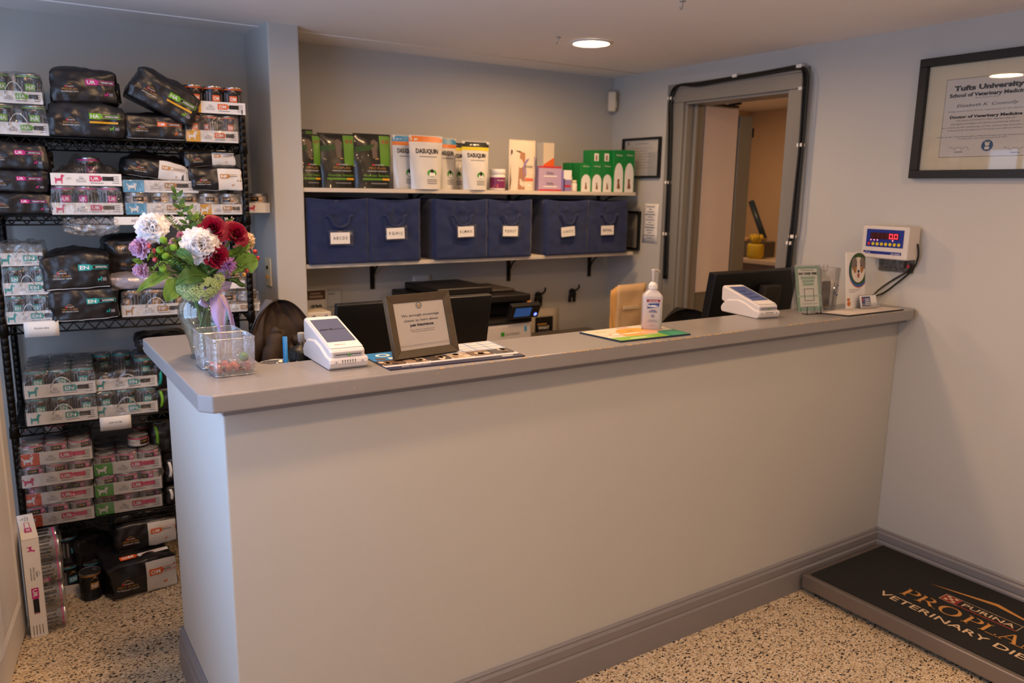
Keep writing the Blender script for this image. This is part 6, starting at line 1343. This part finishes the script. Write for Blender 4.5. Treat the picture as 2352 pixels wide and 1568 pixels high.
ribbon([(kx, ky, kz), (.030, -.050, .200), (.052, -.048, .222), (.060, -.040, .206), (.048, -.044, .184), (kx, ky-.004, kz)], .040, 'bow_loop', wd=(.5, .2, -.8))
ribbon([(kx, ky-.004, kz), (.022, -.062, .150), (.020, -.072, .110), (.028, -.070, .060), (.030, -.064, .030)], .040, 'ribbon_tail', wd=(1, .15, 0))
ribbon([(kx, ky-.004, kz), (.030, -.058, .160), (.048, -.062, .120), (.056, -.058, .080)], .026, 'ribbon_tail', wd=(1, .3, 0))
# --- plants
STEM = mat('stem_green', '5f7f3c', .5, sss=.1); LEAFM = petalm('leaf_green', '44682c', .25); LEAFL = petalm('light_leaf_green', '6d9440', .25); LEAFD = petalm('dark_leaf_green', '2c4a26', .25); FERN = mat('filler_green', '5d7a34', .6, var=.2)
def fpos(px, py, dy): return at(px, py, 'y', VY+dy)
def stem_pts(p, j=0):
    nk = V((VX+random.uniform(-.026, .026), VY+random.uniform(-.026, .024), H+.175)); a_ = random.uniform(0, 6.28); r_ = random.uniform(.008, .026)
    ft = V((VX-(nk.x-VX)*1.0+r_*math.cos(a_), VY-(nk.y-VY)*.6+r_*math.sin(a_)*.6, H+.018)); ft.x = max(VX-.028, min(VX+.028, ft.x)); ft.y = max(VY-.028, min(VY+.028, ft.y))
    mid = nk.lerp(p, .55)+V((0, 0, .012)); return path3([ft, ft.lerp(nk, .5), nk, mid, p], 4)
def flower(name, px, py, dy, label, cat, fn, rr=.0026, face=(0, -1, .35), group=None, calyx=True):
    p = fpos(px, py, dy); t = empty(name, p, label=label, cat=cat, group=group); n = V(face).normalized(); R = n.to_track_quat('Z', 'Y').to_matrix().to_4x4()
    b = MB(R); fn(b); b.build('petals', t)
    pts = [q-p for q in stem_pts(p-n*.006)]; b = MB(); b.tube(pts, rr, STEM, 6); b.build('stem', t); return t
def petal(b, m, ang, tilt, r0, L, W, curl, z0, ruff=0, nu=5, nv=5, sd=0, tip=1.0):
    ca, sa = math.cos(ang), math.sin(ang)
    def Q(a, c):
        u = (a-.5)*2; w_ = W*.5*(.35+.65*math.sin(PI*min(1, c*.62+.08)))*(1 if c < .85 else tip)
        f = tilt+curl*c; r_ = r0+L*(math.sin(f)*c); z = z0+L*math.cos(f)*c+ruff*math.sin(a*13+sd+c*3)*c*c+ruff*.8*noise.noise(V((a*6, c*3, sd)))*c; r_ += .10*W*u*u*(-1 if tilt < .8 else .2)+(ruff*.7*math.sin(a*16+sd*2) if c > .7 else 0)
        s_ = u*w_; return V((r_*ca-s_*sa, r_*sa+s_*ca, z))
    b.grid(Q, nu, nv, m)
def carnation(m, R=.03, n=46, sd=1):
    def fn(b):
        rnd = random.Random(sd)
        for i in range(n):
            f = (i+.5)/n; tilt = .05+1.25*f**.8; L = R*(.75+.35*f); petal(b, m, i*2.39996+rnd.uniform(-.3, .3), tilt+rnd.uniform(-.12, .12), .001, L*rnd.uniform(.85, 1.05), R*1.25, .35*f, -.012*f, ruff=R*.09, nu=12, nv=5, sd=rnd.uniform(0, 9))
        b.lathe([(.003, -.034), (.006, -.026), (.007, -.012), (.004, -.004)], STEM, 10)
    return fn
def rose(m, R=.022, sd=1):
    def fn(b):
        rnd = random.Random(sd)
        for i in range(20):
            f = i/19; tilt = -.12+.62*f**1.3; petal(b, m, i*2.39996+rnd.uniform(-.2, .2), tilt, .0025+.009*f, R*(.95+.15*f), R*(.55+.95*f), .15+.75*f*f, -.010*f, nu=8, nv=7, sd=i, ruff=.0006)
        for k in range(5): petal(b, STEM, k*1.257, 1.2, .003, .016, .006, .4, -.016, nu=3, nv=4)
        b.lathe([(.002, -.024), (.006, -.018), (.006, -.010), (.003, -.004)], STEM, 10)
    return fn
def mum(m, R=.02, n=70, sd=1, wd=.26):
    def fn(b):
        for i in range(n):
            f = (i+.5)/n; petal(b, m, i*2.39996+random.uniform(-.15, .15), .1+1.35*f+random.uniform(-.12, .12), .001, R*(.55+.45*f)*random.uniform(.8, 1.1), R*wd, .2, random.uniform(-.001, .001), nu=2, nv=3, sd=i)
        b.lathe([(.002, -.010), (.006, -.006), (.005, 0)], STEM, 10)
    return fn
def button(m, R=.009):
    def fn(b):
        b.lathe([(.0001, R*.62)]+[(R*math.sin(a_), R*.62*math.cos(a_)) for a_ in [PI*.5*k/5 for k in range(1, 6)]]+[(R*.6, -R*.35), (.0015, -R*.5)], m, 16)
        for i in range(40): f = (i+.5)/40; a_ = i*2.4; th = 1.45*f**.5; q = V((R*math.sin(th)*math.cos(a_), R*math.sin(th)*math.sin(a_), R*.62*math.cos(th))); b.tube([q*.9, q*1.14], [R*.11, R*.05], m, 4)
    return fn
def berry(m, R=.006):
    def fn(b): b.lathe([(.0001, R*1.1), (R*.25, R*1.15), (R*.55, R*.9), (R, R*.2), (R*.95, -R*.3), (R*.5, -R*.9), (.001, -R)], m, 14); b.lathe([(R*.1, R*1.1), (R*.3, R*1.35), (.0001, R*1.2)], mat('berry_tip', '3a2418', .7), 8)
    return fn
WC = petalm('white_petals', 'f6f4f6', .45); PKC = petalm('pale_pink_petals', 'dcb8d4', .45); RRS = petalm('crimson_petals', '8a0630', .3); MUV = petalm('mauve_petals', 'a878b4', .45); CRP = petalm('cream_petals', 'e4d2b8', .45); PKB = petalm('pink_bud_petals', 'cc8ba6', .45); BTN = mat('green_button', '6f9c28', .6); HYD = petalm('pale_green_petals', 'b8cc94', .45); BER = mat('red_berry', 'c4454a', .3, coat=.3); BERY = mat('yellow_berry', 'c99a5a', .4)
random.seed(21)
flower('carnation', 462, 562, -.070, 'large white carnation at the centre of the bouquet', 'flower', carnation(WC, .040, 60, 1), face=(-.1, -1, .25))
flower('carnation', 347, 521, -.02, 'large white carnation at the upper left of the bouquet', 'flower', carnation(WC, .034, 52, 2), face=(-.45, -1, .5))
flower('carnation', 566, 553, .01, 'cream white carnation at the right edge behind the roses', 'flower', carnation(CRP, .026, 40, 3), face=(.7, -.6, .4))
flower('carnation', 318, 569, -.02, 'pale pink carnation seen edge-on at the left of the bouquet', 'flower', carnation(PKC, .024, 36, 4), face=(-1, -.4, .1))
flower('carnation', 319, 622, -.03, 'small pale pink carnation lowest at the left of the bouquet', 'flower', carnation(PKC, .018, 30, 5), face=(-1, -.5, -.15))
flower('rose', 489, 526, -.055, 'red rose on the left at the top of the bouquet', 'flower', rose(RRS, .026, 1), face=(-.05, -1, .45), rr=.0026)
flower('rose', 541, 538, -.045, 'red rose on the right at the top of the bouquet', 'flower', rose(RRS, .025, 2), face=(.3, -1, .5), rr=.0026)
flower('rose', 498, 590, -.080, 'red rose below the others, right of the central carnation', 'flower', rose(RRS, .023, 3), face=(.1, -1, .1), rr=.0026)
flower('chrysanthemum', 524, 608, -.085, 'mauve chrysanthemum below the red roses', 'flower', mum(MUV, .023, 48, 1, .22), face=(.2, -1, .1))
flower('chrysanthemum', 512, 560, -.02, 'mauve blossom tucked between the two upper roses', 'flower', mum(MUV, .014, 40, 2), face=(.1, -1, .3))
for k, (px, py, dy, m, lab) in enumerate(((415, 540, -.03, PKB, 'pink blossom cluster left of the central carnation'), (397, 556, -.03, PKC, 'pale pink blossom above the left filler'), (448, 527, .0, PKB, 'small pink blossom over the central carnation'), (513, 545, -.01, CRP, 'peach blossom between the two upper roses'), (545, 571, -.02, PKB, 'dusty pink blossom under the right rose'))):
    flower('blossom', px, py, dy, lab, 'flower', mum(m, .011, 26, k+5, .5), face=(random.uniform(-.4, .4), -1, .4), rr=.0013)
for k, (px, py, dy) in enumerate(((449, 498, .01), (476, 503, .0), (487, 507, .01), (375, 551, -.05), (398, 568, -.05), (380, 588, -.05), (367, 574, -.05), (374, 617, -.06), (492, 509, -.01), (428, 578, -.06))):
    lab = ['green button flower at the top of the bouquet', 'green button flower left of the central carnation'][0 if py < 520 else 1]
    flower('button_flower', px, py, dy, lab, 'flower', button(BTN, .0085), face=(random.uniform(-.5, .3), -1, random.uniform(0, .8)), rr=.0012, group='green button flowers at the top' if py < 520 else 'green button flowers at the left')
for k, (px, py, dy, m) in enumerate(((342, 565, -.04, BER), (354, 576, -.04, BER), (356, 596, -.04, BER), (592, 593, -.02, BER), (567, 622, -.05, BER), (586, 578, -.02, BER), (560, 631, -.06, BERY))):
    flower('berry', px, py, dy, 'red berry at the left of the bouquet' if px < 400 else 'yellowish berry at the lower right of the bouquet' if m is BERY else 'red berry at the right of the bouquet', 'berry', berry(m, .0062), face=(random.uniform(-.8, .8), -1, .2), rr=.001, group=None if m is BERY else 'red berries at the left' if px < 400 else 'red berries at the right')
# hydrangea collar
p = fpos(460, 664, -.075); t = empty('hydrangea', p, label='pale green hydrangea cluster over the vase rim', cat='flower'); b = MB(); random.seed(5)
for i in range(150):
    a_ = random.uniform(-1, 1); c_ = random.uniform(-1, 1); q = V((a_*.054, -.034*math.sqrt(max(0, 1-a_*a_*.75-c_*c_*.5))+.010+random.uniform(-.004, .002), c_*.023*math.sqrt(1-.7*a_*a_)+.014*a_*a_+.008*a_)); n = V((a_*.8, -1, c_*.6+.2)).normalized(); R = n.to_track_quat('Z', 'Y').to_matrix().to_4x4(); b.M = T(*q) @ R @ RZ(random.uniform(0, 1.5)); s_ = random.uniform(.0050, .0068)
    for k in range(4): petal(b, HYD, k*PI/2, 1.25, .0006, s_, s_*.95, .2, 0, nu=2, nv=2)
    b.lathe([(.0001, .002), (.0009, .001), (.0001, 0)], LEAFL, 6, cap=False)
b.M = Mx(); b.build('petals', t); b = MB(); b.tube([q-p for q in stem_pts(p+V((0, .015, -.004)))], .0028, STEM, 6); b.build('stem', t)
# broad leaves
def leaf(name, pts, wid, label, m=LEAFM, nrm=(0, -1, .3), dy=-.05, rnd=.5, cup=.25, group=None, stem=True):
    P_ = path3([fpos(px, py, d_) for px, py, d_ in pts], 5); k = len(P_)-1; t = empty(name, P_[0], label=label, cat='leaf', group=group); o = P_[0]; N0 = V(nrm).normalized(); b = MB()
    def Q(a, c):
        f = c*k; i = min(int(f), k-1); p = P_[i].lerp(P_[i+1], f-i)-o; d_ = (P_[i+1]-P_[i]).normalized(); s_ = d_.cross(N0).normalized(); u = (a-.5)*2
        w_ = wid*.5*(math.sin(PI*min(1, max(0, c))**rnd)**.8+.02); return p+s_*u*w_+N0*(cup*w_*u*u-.0025*math.cos(u*12)*.3+.002*math.sin(c*14+u*3))
    b.grid(Q, 10, 18, m); b.tube([q-o+N0*.0008 for q in P_], .0009, LEAFL, 5); b.build('blade', t)
    if stem: b = MB(); b.tube([q-o for q in stem_pts(o)], .0026, STEM, 6); b.build('stem', t)
    return t
leaf('broad_leaf', [(402, 640, -.06), (398, 660, -.075), (388, 680, -.085), (384, 693, -.085)], .044, 'broad light green leaf hanging over the left of the vase', LEAFL, rnd=.6, nrm=(.1, -1, .1))
leaf('broad_leaf', [(385, 625, -.04), (360, 640, -.06), (335, 655, -.07), (314, 670, -.07)], .030, 'long green leaf pointing down to the left', LEAFL, nrm=(-.1, -.8, .7))
leaf('broad_leaf', [(480, 638, -.06), (450, 632, -.085), (425, 640, -.095), (405, 650, -.09)], .050, 'dark broad leaf under the central carnation', LEAFM, nrm=(0, -.8, .8), rnd=.7)
leaf('broad_leaf', [(405, 573, -.05), (425, 585, -.085), (438, 600, -.09), (443, 610, -.09)], .024, 'narrow upright leaf left of the central carnation', LEAFM, nrm=(-.3, -1, .1))
leaf('broad_leaf', [(540, 620, -.03), (560, 608, -.05), (580, 600, -.05), (592, 596, -.04)], .052, 'broad green leaf at the right of the bouquet', LEAFL, nrm=(.4, -1, .2), rnd=.7)
leaf('broad_leaf', [(520, 640, -.04), (540, 645, -.06), (556, 655, -.06), (566, 659, -.06)], .026, 'dark leaf at the lower right above the ribbon', LEAFD, nrm=(.2, -.7, .8))
leaf('broad_leaf', [(520, 590, -.0), (545, 580, -.03), (560, 570, -.03), (575, 560, -.02)], .030, 'yellow-green leaf under the cream carnation', LEAFL, nrm=(.3, -1, .1))
leaf('broad_leaf', [(400, 600, .02), (378, 590, -.02), (360, 580, -.03), (345, 568, -.03)], .026, 'green leaf beside the left berries', LEAFM, nrm=(-.3, -1, .2))
leaf('broad_leaf', [(306+20, 606, -.03), (318, 600, -.04), (308, 597, -.04), (303, 596, -.04)], .013, 'small green bud leaf at the far left of the bouquet', LEAFL, nrm=(-.2, -1, .2), stem=False)
leaf('broad_leaf', [(495, 640, -.05), (480, 650, -.08), (470, 655, -.08), (450, 660, -.08)], .03, 'dark leaf above the hydrangea cluster', LEAFD, nrm=(0, -.7, .8))
# sprigs of small leaves
def sprig(pts, nl, ll, wl, label, m=LEAFM, group=None, tips=None, sd=1, spread=.9):
    random.seed(sd); P_ = path3([fpos(px, py, d_) for px, py, d_ in pts], 6); t = empty('leafy_sprig', P_[0], label=label, cat='sprig', group=group); o = P_[0]; k = len(P_)-1
    b = MB(); b.tube([q-o for q in P_], [.0014*(1-.6*i/k) for i in range(k+1)], STEM, 5); b.tube([q-o for q in stem_pts(o)], .0022, STEM, 5); b.build('stem', t); b = MB()
    for i in range(nl):
        f = .12+.88*i/(nl-1); j = min(int(f*k), k-1); p = P_[j].lerp(P_[j+1], f*k-j)-o; d_ = (P_[j+1]-P_[j]).normalized(); side = V((1, 0, 0)) if i % 2 else V((-1, 0, 0)); side = (side+V((0, random.uniform(-.8, .4), random.uniform(-.2, .2)))).normalized()
        q = (d_*.75+side*spread*(1 if i < nl-1 else .1)).normalized(); n_ = q.cross(V((0, -1, .3))).normalized(); L = ll*random.uniform(.75, 1.1)*(1-.25*f)
        b.grid(lambda a, c: p+q*L*c+n_*(a-.5)*2*wl*.5*math.sin(PI*min(1, c*.95+.03))**.8+V((0, -1, 0))*.15*L*math.sin(PI*c), 2, 5, m)
        if tips: e = p+q*L*1.0; b.lathe([(.0001, .0022), (.0022, 0), (.0001, -.0022)], tips, 7, e, cap=False)
    b.build('leaflets', t); return t
sprig([(455, 600, 0), (440, 540, -.01), (420, 490, -.01), (404, 447, -.01)], 15, .030, .010, 'tall leafy sprig rising highest over the bouquet', LEAFM, sd=1)
sprig([(460, 600, 0), (455, 540, -.0), (447, 500, .0), (424, 470, .0)], 12, .024, .008, 'second leafy sprig beside the tallest one', LEAFL, sd=2)
HEA = mat('waxflower_white', 'd6c8c0', .6)
for k, (pts, lab) in enumerate(((((450, 590, .01), (425, 540, .0), (402, 515, .0), (385, 498, .0)), 'airy filler sprig with tiny white buds above the left carnation'), (((455, 590, .01), (450, 540, .01), (440, 510, .01), (432, 485, .01)), 'airy filler sprig with tiny buds at the top centre'), (((480, 590, .01), (470, 540, .01), (462, 510, .01), (455, 492, .01)), 'airy filler sprig behind the left red rose'), (((440, 610, -.02), (400, 590, -.04), (365, 575, -.04), (345, 590, -.04)), 'airy filler sprig at the left beside the berries'), (((440, 620, -.02), (410, 612, -.05), (380, 600, -.06), (360, 612, -.06)), 'airy filler sprig at the lower left'), (((500, 600, -.0), (530, 590, -.03), (555, 575, -.03), (575, 590, -.03)), 'airy filler sprig at the right under the roses'), (((500, 620, -.02), (530, 625, -.06), (550, 620, -.06), (570, 605, -.05)), 'airy filler sprig above the ribbon at the right'), (((470, 600, .0), (500, 560, .02), (520, 520, .02), (528, 505, .02)), 'airy filler sprig between the two upper roses'))):
    sprig(pts, 34, .014, .0022, lab, FERN, tips=HEA if k < 3 or k == 7 else BTN, sd=10+k, spread=1.1)
for k, (px, py, px2, py2, dy) in enumerate(((440, 620, 395, 605, -.03), (430, 610, 410, 560, -.02), (470, 620, 440, 585, -.02), (500, 630, 540, 600, -.03), (450, 630, 380, 580, -.03), (480, 610, 500, 560, .0), (440, 600, 430, 530, .01), (510, 620, 560, 600, -.02), (450, 640, 410, 620, -.05), (480, 640, 460, 600, -.04))):
    sprig([(px, py, dy+.02), ((px+px2)/2-3, (py+py2)/2, dy), (px2, py2, dy-.01), (px2-6, py2-8, dy-.02)], 22, .022, .0055, 'fine green foliage filling the middle of the bouquet', [LEAFM, FERN, LEAFD][k % 3], group='foliage inside the bouquet', sd=30+k, spread=.8)

# ------------------------------------------------------------------ pieces that belong to a part of their thing
SUB = {'screen': 'handset', 'card_slot': 'handset', 'label': 'bottle_body', 'label_card': 'fabric_body', 'strap_handle': 'fabric_body', 'lamp_glass': 'trim_ring', 'button': 'housing', 'front_panel': 'housing', 'lens': 'housing',
       'display': 'screen_housing', 'bow_loop': 'ribbon_band', 'ribbon_tail': 'ribbon_band', 'blue_print': 'tub', 'toggle': 'cover_plate', 'connector': 'plate', 'mat_print': 'rubber_mat', 'print': 'frame', 'top_seal': 'pouch', 'control_panel': 'body', 'spout': 'cap', 'pump': 'collar', 'insert': 'acrylic_sleeve', 'cards': 'holder'}
for r_ in [o for o in bpy.data.objects if o.parent is None and o.children]:
    kids = {o.name.split('.')[0]: o for o in r_.children}
    for o in list(r_.children):
        tgt = kids.get(SUB.get(o.name.split('.')[0], ''))
        if tgt and tgt is not o: o.parent = tgt
